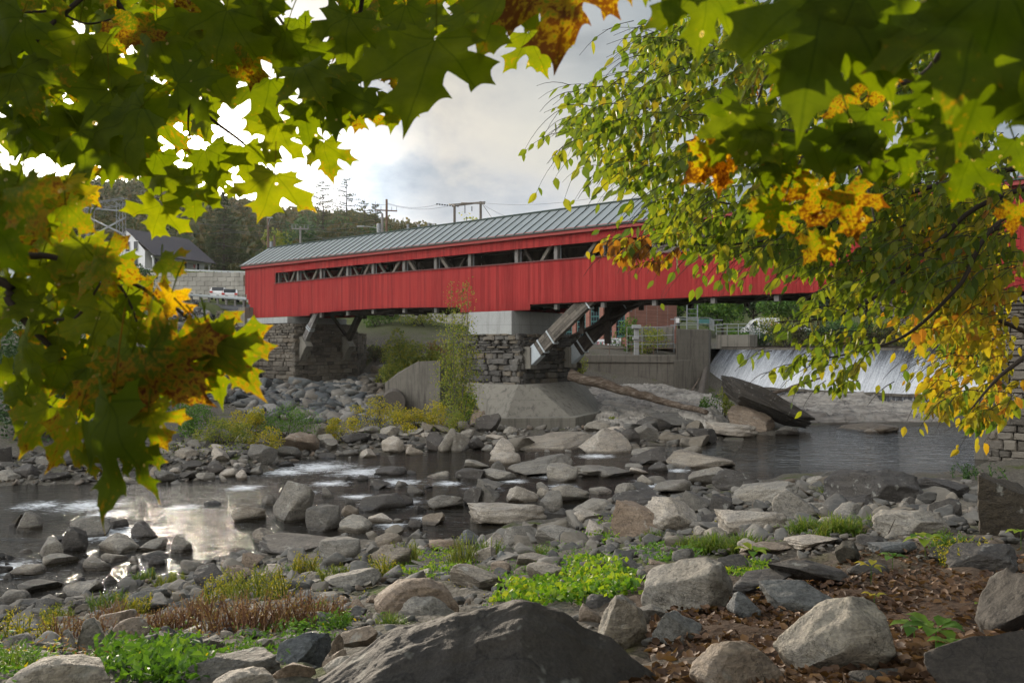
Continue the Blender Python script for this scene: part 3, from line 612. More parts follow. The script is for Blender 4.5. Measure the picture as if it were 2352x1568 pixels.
railing('railing', [gp(1722, 110, 7.2), gp(1745, 104, 7.0)], 1.2, 'far short handrail beyond the platform', 2)
# pipe scaffold / ladder tower above the tall block
rt = empty('hoist', gp(1590, 88, 7.75), 'slender steel gate hoist frame with ladder and grey box above the tall block', 'hoist frame')
mb = MB()
for u in (1578, 1602):
    mb.tube([gp(u, 88, 6.8), gp(u, 88, 10.6)], 0.07, 6)
for k in range(6): mb.tube([gp(1578, 88, 7.6+k*0.5), gp(1602, 88, 7.6+k*0.5)], 0.03, 5)
mb.build('mast', M['steel'], rt); 
mb = MB(); mb.tube([gp(1540, 86, 8.9), gp(1660, 88, 8.9)], 0.05, 6); mb.tube([gp(1540, 86, 8.3), gp(1660, 88, 8.3)], 0.04, 6); mb.build('crossbar', M['rail'], rt)
mb = MB(); mb.abox(gp(1606, 87, 0).x, gp(1630, 87, 0).x, 86.6, 87.3, 8.45, 8.95); mb.build('control_box', M['green_frame'], rt, bevel=0.03)
mb = MB(); mb.abox(gp(1552, 85, 0).x, gp(1560, 85, 0).x, 84.9, 85.0, 8.5, 9.0); mb.build('notice_board', M['sign_white'], rt)
mb = MB()
for k in range(14):
    a0, a1 = 2*math.pi*k/14, 2*math.pi*(k+1)/14; c = gp(1596, 86, 8.95); mb.tube([c+Vector((math.cos(a0)*.25, 0, math.sin(a0)*.25)), c+Vector((math.cos(a1)*.25, 0, math.sin(a1)*.25))], 0.02, 4)
mb.build('hand_wheel', M['steel'], rt)
# small concrete post with a cap
mb = MB(); c = gp(1462, 86, 5); mb.abox(c.x-.25, c.x+.25, 85.8, 86.3, 4.8, 7.9); mb.abox(c.x-.45, c.x+.45, 85.6, 86.5, 7.9, 8.3); mb.abox(c.x-.4, c.x+.2, 85.7, 86.4, 6.7, 7.0)
tag(mb.build('gate_post', M['conc_new'], bevel=0.04), 'pale concrete post with a wider cap behind the low wall', 'post')
# ------------------------------------------------------------------ brick building glimpsed under the bridge
br = empty('brick_building', gp(1360, 98, 5.0), 'red brick mill building with tall green windows and painted graffiti below them', 'building')
bA, bB = gp(1250, 103, 0), gp(1446, 95, 0); bt = (bB-bA).normalized(); bn = Vector((bt.y, -bt.x, 0)); 
if bn.y > 0: bn = -bn
mb = MB(); ln = (bB-bA).length
side = -bn*12
mb.add([tuple(Z3(p, z)) for z in (4.6, 15.0) for p in (bA, bB, bB+side, bA+side)], [(3, 2, 1, 0), (4, 5, 6, 7), (0, 1, 5, 4), (1, 2, 6, 5), (2, 3, 7, 6), (3, 0, 4, 7)]); mb.build('wall', M['brick'], br)
for k, s in enumerate([0.30, 0.46, 0.62, 0.78, 0.90]):
    c = bA.lerp(bB, s)+bn*0.03; fr = MB(); fr.box(Z3(c, 9.1), bt*0.62, bn*0.05, (0, 0, 2.0)); w_ = fr.build('window', M['green_frame'], br)
    g = MB()
    for ix in (-1, 0, 1):
        for iz in range(6): g.box(Z3(c+bn*0.06+bt*ix*0.37, 7.5+iz*0.62), bt*0.15, bn*0.012, (0, 0, 0.25))
    g.build('pane', M['glass'], w_)
for s in (0.38, 0.54, 0.70, 0.84, 0.985):
    c = bA.lerp(bB, s)+bn*0.12; m_ = MB(); m_.box(Z3(c, 9.8), bt*0.28, bn*0.12, (0, 0, 5.2)); m_.build('pilaster', M['brick'], br)
def scrawl(name, c0, wdt, hgt, seed, mat, th, mbp, n=26):
    rr = random.Random(seed); m_ = MB(); pts = []
    for k in range(n): pts.append(Z3(c0+bt*(wdt*(k/(n-1.0)-0.5)+rr.uniform(-.22, .22)), c0.z+rr.uniform(-.5, .5)*hgt)+bn*0.03)
    m_.tube(pts, th, 4); m_.build(name, M[mat], mbp)
c = bA.lerp(bB, 0.845)+bn*0.02; c.z = 6.35
m_ = MB(); m_.box(c+bn*0.245, bt*0.95, bn*0.01, (0, 0, 0.62)); m_.build('graffiti_ground', M['graf'], br, bevel=0.0); scrawl('graffiti_letters', c+bn*0.26, 1.7, 1.0, 5, 'graf2', 0.035, br, 34)
c = bA.lerp(bB, 0.66)+bn*0.02; c.z = 6.0
m_ = MB(); m_.box(c+bn*0.245, bt*1.0, bn*0.01, (0, 0, 0.85)); m_.build('graffiti_ground', M['graf'], br); scrawl('graffiti_letters', c+bn*0.26, 1.8, 1.4, 9, 'graf3', 0.05, br, 18); scrawl('graffiti_letters', c+bn*0.275, 1.8, 1.4, 3, 'graf4', 0.06, br, 12)
# grey shed / wall beyond
mb = MB(); mb.abox(gp(1440, 104, 0).x, gp(1500, 104, 0).x, 104, 109, 5.5, 10.6); o = mb.build('shed', M['block']); tag(o, 'pale grey flat-walled shed right of the brick mill', 'shed')
mb = MB(); mb.abox(gp(1438, 103.8, 0).x, gp(1502, 103.8, 0).x, 103.7, 109.3, 10.6, 10.8); mb.build('roof', M['steel'], o)
mb = MB(); wall_seg(mb, 1440, 94, 1545, 91, 5.0, 8.2, 0.5); tag(mb.build('concrete_wall', M['conc_dk'], bevel=.04), 'dark upper concrete wall between the shed and the hoist frame', 'wall')
# ------------------------------------------------------------------ covered bridge
A0 = Vector((0.46, 60.2, 0)); TD = Vector((-0.777, 0.629, 0)).normalized(); ND = Vector((0.629, 0.777, 0)).normalized()
def BP(t, o, z): return A0+TD*t+ND*o+Vector((0, 0, z))
WB = 6.1
ZS = 12.25; ZO = 13.33; ZE = 14.35
def zbot(t):
    if t > 25.4: return 8.93
    if 6.0 < t: return 9.12+0.20*max(0, math.sin((t-6)/19.4*math.pi))
    if t > -1.08: return 8.71
    if t > -24.1: return 9.12+0.02*math.sin((-1.08-t)/23*math.pi)
    return 8.75
def zsill(t): return ZS+0.10*math.sin(max(0, (t-3))/28*math.pi) - (0.22*min(1, max(0, (-t-6)/10)) if t < -6 else 0)
def zopen(t): return ZO+0.05*math.sin(t/8)*0
rng = random.Random(3)
B = empty('covered_bridge', BP(0, 3, 0), 'long red timber covered bridge with grey metal roof spanning the river', 'bridge')
TL0, TL1 = -36.2, 36.4
def slant(t, z):    # the portal end leans: boards beyond t=34.9 start higher
    return z
low = MB(); upp = MB(); lowf = MB(); uppf = MB(); t = TL0
while t < TL1-0.01:
    wd = rng.choice([0.22, 0.25, 0.28, 0.30]); t2 = min(t+wd, TL1); tm = (t+t2)/2
    jz = rng.uniform(-0.02, 0.02); off = rng.uniform(0, 0.012)
    full = tm > 31.1 or tm < -31.5
    z0 = zbot(tm)+jz*0.5
    for sgn, mbl, mbu, o_ in ((1, low, upp, -off), (-1, lowf, uppf, WB+off)):
        zz0 = z0; fl = full or (sgn < 0 and tm < 19); z1 = ZE if fl else zsill(tm)
        for e, sgn2 in ((34.9, 1), (-34.7, -1)):
            if tm*sgn2 > abs(e): zz0 = z0+(tm*sgn2-abs(e))/1.5*2.7
        a = BP(t+(0.004 if sgn > 0 else -0.01), o_, 0); b = BP(t2-(0.004 if sgn > 0 else -0.01), o_, 0); c = (a+b)/2
        mbl.box(c+Vector((0, 0, (zz0+z1)/2)), (b-a)/2, ND*0.0125, (0, 0, (z1-zz0)/2))
        if not fl: mbu.box(c+Vector((0, 0, (ZO+ZE)/2)), (b-a)/2, ND*0.0125, (0, 0, (ZE-ZO)/2))
    t = t2
low.build('siding', M['red'], B); lowf.build('siding', M['red'], B); upp.build('upper_siding', M['red'], B); uppf.build('upper_siding', M['red'], B)
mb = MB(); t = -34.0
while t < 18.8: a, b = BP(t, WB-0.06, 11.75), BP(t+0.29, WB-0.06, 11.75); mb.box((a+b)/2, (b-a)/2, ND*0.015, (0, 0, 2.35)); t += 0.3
mb.build('added_inner_lining', M['timber_dk'], B)  # added for the siding's unpainted back, dark to keep the opening black
# sill cap, opening frames, fascia under the eaves
for o_, sg in ((-0.05, 1), (WB+0.05, -1)):
    mb = MB(); ts = [31.1-62.6*i/40 for i in range(41)]
    for a, b in zip(ts[:-1], ts[1:]): mb.beam(BP(a, o_, zsill(a)+0.035), BP(b, o_, zsill(b)+0.035), 0.16, 0.07)
    mb.build('sill_cap', M['trim'], B)
    mb = MB(); mb.beam(BP(TL0-0.1, o_-sg*0.16, ZE-0.10), BP(TL1+0.25, o_-sg*0.16, ZE-0.10), 0.24, 0.40, (0, 0, 1)); mb.build('fascia', M['fascia'], B)
mb = MB()
for t_ in (31.1, -31.5): mb.beam(BP(t_, 0.10, ZS-0.1), BP(t_, 0.10, ZO+0.1), 0.2, 0.2, TD)
mb.build('opening_jamb', M['timber_dk'], B)
# roof
OV = 0.42; RZ = 16.52; EZ = 14.36; mid = WB/2
TE0, TE1 = TL0-0.6, 36.9
for sg in (0, 1):
    e = -OV if sg == 0 else WB+OV
    mb = MB(); th = 0.06; nt_ = 36
    for i in range(nt_):
        a = TE0+(TE1-TE0)*i/nt_; b = TE0+(TE1-TE0)*(i+1)/nt_
        # the ridge ends lean outwards less than the eaves: hip-like clipped gable at the portal
        mb.add([tuple(BP(a, e, EZ)), tuple(BP(b, e, EZ)), tuple(BP(b, mid, RZ)), tuple(BP(a, mid, RZ)), tuple(BP(a, e, EZ-th)), tuple(BP(b, e, EZ-th)), tuple(BP(b, mid, RZ-th)), tuple(BP(a, mid, RZ-th))],
               [(0, 1, 2, 3), (7, 6, 5, 4), (4, 5, 1, 0), (3, 2, 6, 7)]+([(0, 3, 7, 4)] if i == 0 else [])+([(1, 5, 6, 2)] if i == nt_-1 else []))
    mb.build('roof', M['roof'], B)
    mb = MB(); k = TE1-0.02
    while k > TE0:
        mb.beam(BP(k, e-(0.01 if sg == 0 else -0.01), EZ+0.03), BP(k, mid, RZ+0.03), 0.05, 0.06, TD.cross(Vector((0, 0, 1)))+Vector((0, 0, 1))); k -= 0.92
    mb.build('roof_seams', M['seam'], B)
    mb = MB(); mb.beam(BP(TE0, e, EZ-0.03), BP(TE1, e, EZ-0.03), 0.05, 0.10); mb.build('drip_edge', M['seam'], B)
mb = MB(); mb.tube([BP(TE0, mid, RZ+0.04), BP(TE1, mid, RZ+0.04)], 0.09, 8); mb.build('ridge_cap', M['seam'], B)
# gable ends above the portals
for t_ in (TL0+0.05, TL1-0.05):
    mb = MB(); n = 24
    for i in range(n):
        o0 = WB*i/n; o1 = WB*(i+1)/n-0.01; om = (o0+o1)/2; zt = EZ+(RZ-EZ)*(1-abs(om-mid)/(mid+OV))-0.12
        zb = 13.0 if 0.5 < om < WB-0.5 else 9.0 if abs(t_) < 34 else (9.0+2.7 if False else 11.5)
        if not (0.5 < om < WB-0.5): zb = 11.6
        mb.box(BP(t_, om, (zt+zb)/2), ND*(o1-o0)/2, TD*0.015, (0, 0, (zt-zb)/2))
    mb.build('gable_boards', M['red'], B)
# frame: chords, posts, braces, arches on both truss planes
POSTS = [31.0, 27.8, 24.2, 20.3, 16.8, 12.8, 9.0, 5.2, 0.4, -3.3, -7.35, -11.4, -15.6, -19.7, -23.8, -27.8, -31.6]
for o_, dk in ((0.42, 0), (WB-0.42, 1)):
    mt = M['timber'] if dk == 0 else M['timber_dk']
    mb = MB()
    for a, b in zip([36.0]+POSTS, POSTS+[-35.8]):
        pa, pb = BP(a, o_, zbot(a*0.999)+0.25 if abs(a) < 34 else 9.2), BP(b, o_, zbot(b*0.999)+0.25 if abs(b) < 34 else 9.2)
    mb.beam(BP(36, o_, 9.35), BP(15, o_, 9.5), 0.35, 0.45); mb.beam(BP(15, o_, 9.5), BP(3, o_, 9.3), 0.35, 0.45); mb.beam(BP(3, o_, 9.3), BP(-35.8, o_, 9.3), 0.35, 0.45)
    mb.build('lower_chord', M['timber_dk'], B)
    mb = MB(); mb.beam(BP(36, o_, 14.1), BP(-35.8, o_, 14.1), 0.35, 0.35); mb.build('upper_chord', M['timber_dk'], B)
    for i, t_ in enumerate(POSTS):
        hang = 0.42 if (t_ < 25 and not (-1 < t_ < 6) and t_ > -24.2) else -0.1
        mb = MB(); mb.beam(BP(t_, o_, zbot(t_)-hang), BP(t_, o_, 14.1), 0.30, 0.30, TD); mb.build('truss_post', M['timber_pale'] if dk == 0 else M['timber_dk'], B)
    for i in range(len(POSTS)-1):
        a, b = POSTS[i], POSTS[i+1]
        if i in (7,): continue
        c = 13.2 if a > 2.5 else -15.6
        if (a+b)/2 > c: p0, p1 = BP(a-0.1, o_, 9.5), BP(b+0.1, o_, 13.9)
        else: p0, p1 = BP(b+0.1, o_, 9.5), BP(a-0.1, o_, 13.9)
        mb = MB(); mb.beam(p0, p1, 0.24, 0.26, ND); mb.build('brace', mt, B)
        if i % 2 == 0 or i < 4:
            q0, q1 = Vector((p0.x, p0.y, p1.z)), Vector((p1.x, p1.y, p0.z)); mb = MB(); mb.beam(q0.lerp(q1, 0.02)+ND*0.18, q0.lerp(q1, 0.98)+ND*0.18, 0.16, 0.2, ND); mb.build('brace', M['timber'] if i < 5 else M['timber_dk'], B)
    # iron rods beside the posts
    for t_ in POSTS[1:-1]: mb = MB(); mb.tube([BP(t_-0.35, o_, 9.3), BP(t_-0.35, o_, 14.1)], 0.022, 5); mb.build('tie_rod', M['steel'], B)
# deck and floor beams
mb = MB()
n = 60
for i in range(n):
    a = TL0+0.6+(TL1-TL0-2.2)*i/n; b = TL0+0.6+(TL1-TL0-2.2)*(i+1)/n-0.02
    z = 9.62+0.12*max(0, math.sin((a-6)/19.4*math.pi) if a > 6 else 0); mb.beam(BP(a, WB/2, z), BP(b, WB/2, z), WB-0.3, 0.16)
mb.build('deck', M['timber_dk'], B)
for i in range(18):
    t_ = 24.8-i*2.86
    if t_ < -23.8: break
    mb = MB(); zz = zbot(t_ if abs(t_-6) > .1 else 7)+0.16; zz = max(zz, 9.2); mb.beam(BP(t_, 0.05, zz), BP(t_, WB-0.05, zz), 0.26, 0.36); mb.build('floor_beam', M['timber_dk'], B)
mb = MB()
for t0, t1 in ((25, 6.2), (-1.2, -24)):
    for o_ in (0.9, 1.9, 3.0, 4.1, 5.1): mb.beam(BP(t0, o_, 9.42), BP(t1, o_, 9.42), 0.18, 0.24)
mb.build('stringer', M['timber_dk'], B)
for t0, t1 in ((24.5, 20), (20, 15.5), (15.5, 11), (11, 6.5), (-1.5, -6), (-6, -10.5), (-10.5, -15), (-15, -19.5), (-19.5, -24)):
    for a_, b_, z_ in ((t0, t1, 9.05), (t1, t0, 8.99)): mb = MB(); mb.beam(BP(a_, 0.4, z_), BP(b_, WB-0.4, z_), 0.16, 0.16); mb.build('sway_brace', M['timber_dk'], B)
# pier struts (the laminated arch feet) with steel shoes
def arch(t0, z0, t1, z1, o_, hgt, bow, mt, name, layers=5):
    root = None; n = 12; mbs = MB()
    for l in range(layers):
        for i in range(n):
            def pt(s):
                t_ = t0+(t1-t0)*s; z_ = z0+(z1-z0)*s+bow*4*s*(1-s); return BP(t_, o_, z_)
            a, b = pt(i/n), pt((i+1)/n); d = (b-a).normalized(); up = d.cross(ND).normalized()
            if up.z < 0: up = -up
            off = up*((l-(layers-1)/2)*hgt/layers); ww = 0.42+(0.03 if l % 2 else 0)
            mbs.beam(a+off, b+off, hgt/layers*0.93, ww, ND)
    return mbs.build(name, mt, B)
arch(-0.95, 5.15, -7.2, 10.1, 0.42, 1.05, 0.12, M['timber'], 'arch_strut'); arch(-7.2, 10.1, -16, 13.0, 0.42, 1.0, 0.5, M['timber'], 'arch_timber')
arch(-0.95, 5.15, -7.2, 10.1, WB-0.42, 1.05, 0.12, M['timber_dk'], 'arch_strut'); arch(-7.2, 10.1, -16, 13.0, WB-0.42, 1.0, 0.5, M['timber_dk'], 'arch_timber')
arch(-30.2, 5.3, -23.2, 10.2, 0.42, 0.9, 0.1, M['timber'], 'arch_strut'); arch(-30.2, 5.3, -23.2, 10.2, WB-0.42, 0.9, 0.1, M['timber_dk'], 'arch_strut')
def shoe(t0, z0, t1, z1, o_, hgt, f0, f1, name='steel_shoe', th=0.03, wd=0.5):
    mb = MB()
    a = BP(t0, o_, z0); b = BP(t1, o_, z1); d = (b-a).normalized(); up = d.cross(ND).normalized()
    if up.z < 0: up = -up
    for s in (-1, 1): mb.box(a.lerp(b, (f0+f1)/2)+ND*s*(wd/2+th), (b-a)*(f1-f0)/2, up*(hgt/2+0.02), ND*th/2)
    mb.box(a.lerp(b, (f0+f1)/2)-up*(hgt/2+0.03), (b-a)*(f1-f0)/2, up*0.02, ND*wd/2); mb.box(a.lerp(b, (f0+f1)/2)+up*(hgt/2+0.03), (b-a)*(f1-f0)/2, up*0.02, ND*wd/2)
    return mb.build(name, M['galv'], B)
for o_ in (0.42, WB-0.42):
    shoe(-0.95, 5.15, -7.2, 10.1, o_, 1.08, -0.02, 0.12); shoe(-0.95, 5.15, -7.2, 10.1, o_, 1.12, 0.165, 0.18, 'steel_strap'); shoe(-0.95, 5.15, -7.2, 10.1, o_, 1.12, 0.30, 0.315, 'steel_strap'); shoe(-0.95, 5.15, -7.2, 10.1, o_, 1.12, 0.80, 0.812, 'steel_strap')
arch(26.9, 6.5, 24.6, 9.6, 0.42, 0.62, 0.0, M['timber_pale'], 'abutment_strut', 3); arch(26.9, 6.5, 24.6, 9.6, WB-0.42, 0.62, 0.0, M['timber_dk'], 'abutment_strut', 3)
for f0, f1 in ((0.02, 0.05), (0.36, 0.39), (0.42, 0.44)): shoe(26.9, 6.5, 24.6, 9.6, 0.42, 0.66, f0, f1, 'steel_strap')
mb = MB(); mb.beam(BP(-5.0, 1.2, 6.9), BP(-5.0, 1.2, 9.4), 0.2, 0.3, TD); mb.beam(BP(-1.2, WB-1, 6.7), BP(-8.0, WB-1, 9.3), 0.2, 0.42, ND); mb.beam(BP(-4.6, WB-0.8, 6.2), BP(-4.6, WB-0.8, 9.3), 0.2, 0.45, TD); mb.build('knee_brace', M['timber_dk'], B)
mb = MB(); mb.beam(BP(24.5, 1.5, 9.3), BP(26.6, WB-0.9, 7.2), 0.22, 0.3); mb.build('knee_brace', M['timber_dk'], B)
# red and white no-entry sign inside the portal, seen through the opening
sg = empty('traffic_sign', BP(33.6, WB-1.2, 9.7), 'small white square sign with a red disc inside the left portal', 'sign')
def sgn(u, v, s=1): return BP(31.4, WB+3.2, 0)
sc_ = P(652, 635, BP(30.5, 5.6, 0).y); sr = Vector((1, 0, 0)); 
mb = MB(); mb.box(sc_, (0.40, 0.02, 0), (0, 0.012, 0), (0, 0, 0.40)); mb.build('sign_panel', M['sign_white'], sg, bevel=0.01)
mb = MB(); ring = [(sc_.x+0.36*math.cos(a), sc_.z+0.36*math.sin(a)) for a in [2*math.pi*k/32 for k in range(32)]]
mb.add([(x, sc_.y-0.022, z) for x, z in ring]+[(x, sc_.y-0.014, z) for x, z in ring], [tuple(range(31, -1, -1))]+[(k, (k+1) % 32, 32+(k+1) % 32, 32+k) for k in range(32)]); mb.build('sign_disc', M['sign_red'], sg)
mb = MB(); mb.box(sc_+Vector((0, -0.028, 0)), (0.27, 0, 0), (0, 0.004, 0), (0, 0, 0.055)); mb.build('sign_bar', M['sign_white'], sg)
def text(txt, size, loc, rot, m, parent, name='lettering', ext=0.003):
    cu = bpy.data.curves.new(name, 'FONT'); cu.body = txt; cu.size = size; cu.extrude = ext; cu.align_x = 'CENTER'; cu.align_y = 'CENTER'
    o = bpy.data.objects.new(name, cu); COL.objects.link(o)
    dg = bpy.context.evaluated_depsgraph_get(); me = bpy.data.meshes.new_from_object(o.evaluated_get(dg)); bpy.data.objects.remove(o)
    o = bpy.data.objects.new(name, me); COL.objects.link(o); me.materials.clear(); me.materials.append(m); o.location = loc; o.rotation_euler = rot
    if parent: adopt(o, parent)
    return o
text('DO NOT', 0.15, sc_+Vector((0, -0.03, 0.14)), (R(90), 0, 0), M['sign_white'], sg); text('ENTER', 0.15, sc_+Vector((0, -0.03, -0.15)), (R(90), 0, 0), M['sign_white'], sg)
mb = MB(); mb.tube([sc_+Vector((0, 0.04, 0.4)), Vector((sc_.x, sc_.y+0.04, 9.4))], 0.035, 6); mb.build('sign_post', M['steel'], sg)
# ------------------------------------------------------------------ masonry helper
def masonry(mb, a, b, z0, z1, nrm, cell=(0.75, 0.34), depth=0.45, rough=1.0, seed=1, taper=None):
    rr = random.Random(seed); a = Vector(a); b = Vector(b); t = (b-a).normalized(); L_ = (b-a).length; z = z0; n = Vector(nrm).normalized()
    while z < z1-0.02:
        hh = cell[1]*rr.uniform(0.55, 1.5)*(1.25-0.5*(z-z0)/(z1-z0)); z2 = min(z+hh, z1); x = -rr.uniform(0, cell[0])
        while x < L_:
            ww = cell[0]*rr.uniform(0.4, 1.7); x2 = x+ww; xa, xb = max(x, 0), min(x2, L_)
            if xb-xa > 0.05:
                off = rr.uniform(-0.09, 0.10)*rough; g = 0.018
                cx = (xa+xb)/2; cz_ = (z+z2)/2; hw = (xb-xa)/2-g; hh_ = (z2-z)/2-g*0.8
                vs = []; 
                for dy in (0, 1, 2):
                    s_ = (1.0, 0.985, 0.80)[dy]; o_ = (-depth, off-0.04, off+0.035)[dy]
                    for sx, sz in ((-1, -1), (0, -1.02), (1, -1), (1.02, 0), (1, 1), (0, 1.02), (-1, 1), (-1.02, 0)):
                        jx = rr.uniform(-0.10, 0.10)*min(hw, 0.3)*rough if dy else 0; jz = rr.uniform(-0.12, 0.12)*min(hh_, 0.2)*rough if dy else 0
                        cc = 0.86 if abs(sx) == 1 and abs(sz) == 1 and dy == 2 else 1
                        p = a+t*(cx+sx*hw*s_*cc+jx)+n*o_; vs.append((p.x, p.y, cz_+sz*hh_*s_*cc+jz))
                fs = [(k, (k+1) % 8, 8+(k+1) % 8, 8+k) for k in range(8)]+[(8+k, 8+(k+1) % 8, 16+(k+1) % 8, 16+k) for k in range(8)]+[tuple(range(16, 24))]
                mb.add(vs, fs)
            x = x2
        z = z2
# ------------------------------------------------------------------ left abutment
ab = empty('stone_abutment', BP(30, -0.2, 2), 'tall coursed stone abutment with concrete cap under the left end of the bridge', 'abutment')
mb = MB(); tA = 27.2
p_corner = BP(tA, -0.55, 0)
masonry(mb, BP(34.8, -0.55, 0), p_corner, 1.2, 8.25, -ND, seed=2)
masonry(mb, p_corner, BP(tA, WB+1.2, 0), 1.2, 8.25, -TD, seed=3)
masonry(mb, BP(tA, WB+1.2, 0), BP(tA+1.6, WB+3.8, 0), 1.2, 7.4, -TD+ND*-0.3, seed=4)
mb.build('masonry', M['masonry'], ab)
mb = MB(); mb.prism([tuple(BP(t_, o_, 0).xy) for t_, o_ in ((34.75, -0.35), (tA+0.2, -0.35), (tA+0.2, WB+1.1), (34.75, WB+1.1))], 0.5, 8.2); mb.build('core', M['mortar'], ab)
mb = MB(); mb.prism([tuple(BP(t_, o_, 0).xy) for t_, o_ in ((35.2, -0.70), (tA+0.9, -0.70), (tA+0.9, WB+0.5), (35.2, WB+0.5))], 8.25, 8.85); mb.build('concrete_cap', M['conc_new'], ab, bevel=0.03)
mb = MB(); mb.prism([tuple(BP(t_, o_, 0).xy) for t_, o_ in ((36.1, -1.0), (34.95, -1.0), (34.95, 0.2), (36.1, 0.2))], 8.0, 10.0); mb.build('wing_post', M['conc'], ab, bevel=0.03)
mb = MB(); mb.prism([tuple(BP(t_, o_, 0).xy) for t_, o_ in ((30.5, -0.75), (tA-0.2, -0.75), (tA-0.2, WB+1.3), (30.5, WB+1.3))], 0.9, 1.9); mb.build('footing', M['conc_dk'], ab, bevel=0.04)
mb = MB(); masonry(mb, BP(40.5, -0.9, 0), BP(35.6, -0.9, 0), 7.0, 9.75, -ND, (0.5, 0.25), seed=9); o = mb.build('wing_masonry', M['masonry'], ab)
for o_ in (0.42, WB-0.42):
    mb = MB(); q = [(tA+0.1, 6.95), (tA-0.35, 6.95), (tA-1.15, 6.0), (tA-0.75, 5.6), (tA+0.1, 4.3)]
    vs = [tuple(BP(t_, o_+s, z)) for s in (-0.42, 0.42) for t_, z in q]; k = len(q)
    mb.add(vs, [tuple(range(k-1, -1, -1)), tuple(range(k, 2*k))]+[(i, (i+1) % k, k+(i+1) % k, k+i) for i in range(k)]); mb.build('corbel', M['conc'], ab, bevel=0.03)
# ------------------------------------------------------------------ middle pier
pr = empty('stone_pier', BP(2.5, 3, 0), 'rough dark stone pier on a flared concrete base in mid river', 'pier')
mb = MB(); masonry(mb, BP(5.9, -0.4, 0), BP(-0.5, -0.4, 0), 3.0, 6.95, -ND, (0.8, 0.3), 0.5, 2.4, 21); masonry(mb, BP(-0.5, -0.4, 0), BP(-0.5, WB+1.5, 0), 3.0, 6.95, -TD, (0.7, 0.28), 0.5, 1.8, 22); masonry(mb, BP(6.0, WB+1.5, 0), BP(5.9, -0.4, 0), 3.0, 6.7, TD, (0.8, 0.3), 0.5, 2.2, 23)
mb.build('masonry', M['masonry_dk'], pr)
mb = MB(); mb.prism([tuple(BP(t_, o_, 0).xy) for t_, o_ in ((5.7, -0.15), (-0.25, -0.15), (-0.25, WB+1.4), (5.7, WB+1.4))], 1.0, 6.9); mb.build('core', M['mortar'], pr)
mb = MB(); mb.prism([tuple(BP(t_, o_, 0).xy) for t_, o_ in ((4.75, -0.35), (0.35, -0.35), (0.35, WB+0.3), (4.75, WB+0.3))], 6.85, 8.68); mb.build('concrete_cap', M['conc_new'], pr, bevel=0.05)
top = [(1052, 63.4), (1108, 60.5), (1190, 58.9), (1228, 59.3), (1320, 64.8), (1332, 69), (1100, 70)]; bot = [(1110, 59.6), (1132, 57.4), (1160, 56.5), (1314, 57.4), (1368, 61), (1385, 68), (1130, 70)]
UD = lambda q: [((u-1176)/F*d, d) for u, d in q]
mb = MB(); mb.prism(UD(bot), 0.85, 3.15, UD(top)); mb.build('flared_base', M['conc'], pr, bevel=0.05)
ftg = [(1106, 59.2), (1136, 55.8), (1322, 56.6), (1375, 60.8), (1395, 69), (1125, 71)]
mb = MB(); mb.prism(UD(ftg), -0.5, 0.95); mb.build('footing', M['conc'], pr, bevel=0.05)
for o_ in (0.42, WB-0.42):
    mb = MB(); mb.prism([tuple(BP(t_, o2, 0).xy) for t_, o2 in ((-0.2, o_-0.4), (-1.15, o_-0.4), (-1.15, o_+0.4), (-0.2, o_+0.4))], 4.3, 5.95); mb.build('bearing_block', M['conc'], pr, bevel=0.03)
# ------------------------------------------------------------------ right abutment
ra = empty('right_abutment', BP(-27, 2, 0), 'stone and concrete abutment at the right edge under the trees', 'abutment'); ra.name = 'stone_abutment'
mb = MB(); masonry(mb, BP(-30.9, -0.6, 0), BP(-42, -0.6, 0), 0.2, 8.5, -ND, (0.7, 0.35), seed=31); masonry(mb, BP(-30.9, WB+3, 0), BP(-30.9, -0.6, 0), 0.2, 8.5, TD, (0.7, 0.35), seed=32); mb.build('masonry', M['masonry'], ra)
mb = MB(); mb.prism([tuple(BP(t_, o_, 0).xy) for t_, o_ in ((-31.2, -0.3), (-31.2, WB+3), (-42, WB+3), (-42, -0.3))], -0.5, 8.5); mb.build('core', M['mortar'], ra)
fb = MB(); q = [gp(2238, 42.5, 0), gp(2308, 42.0, 0), gp(2330, 46, 0), gp(2262, 47, 0)]
fb.prism([tuple(p.xy) for p in q], -0.5, 2.15); fb.build('concrete_block', M['conc'], ra, bevel=0.05)
fb = MB(); q = [gp(2268, 40.0, 0), gp(2420, 37, 0), gp(2500, 42, 0), gp(2300, 44, 0)]; q2 = [gp(2300, 43.5, 0), gp(2440, 41, 0), gp(2500, 44, 0), gp(2310, 45, 0)]
fb.prism([tuple(p.xy) for p in q], -0.5, 1.45, [tuple(p.xy) for p in q2]); fb.build('flared_base', M['conc'], ra, bevel=0.05)
# culvert headwall near the left abutment
cw = MB(); a = gp(895, 74, 0); b = gp(995, 70, 0)
cw.add([tuple(Z3(p, z)) for p, z in [(gp(885, 73, 0), 0), (gp(1010, 70, 0), 0), (gp(1010, 70, 0), 4.7), (gp(960, 71, 0), 4.6), (gp(915, 72.5, 0), 3.6), (gp(885, 73, 0), 2.6)]]+[tuple(Z3(p+Vector((0.8, 3, 0)), z)) for p, z in [(gp(885, 73, 0), 0), (gp(1010, 70, 0), 0), (gp(1010, 70, 0), 4.7), (gp(960, 71, 0), 4.6), (gp(915, 72.5, 0), 3.6), (gp(885, 73, 0), 2.6)]],
   [(0, 1, 2, 3, 4, 5), (6+5, 6+4, 6+3, 6+2, 6+1, 6)]+[(i, (i+1) % 6, 6+(i+1) % 6, 6+i) for i in range(6)])
tag(cw.build('headwall', M['conc_dk'], bevel=0.05), 'tilted stained concrete slab beside the stream between abutment and pier', 'headwall')
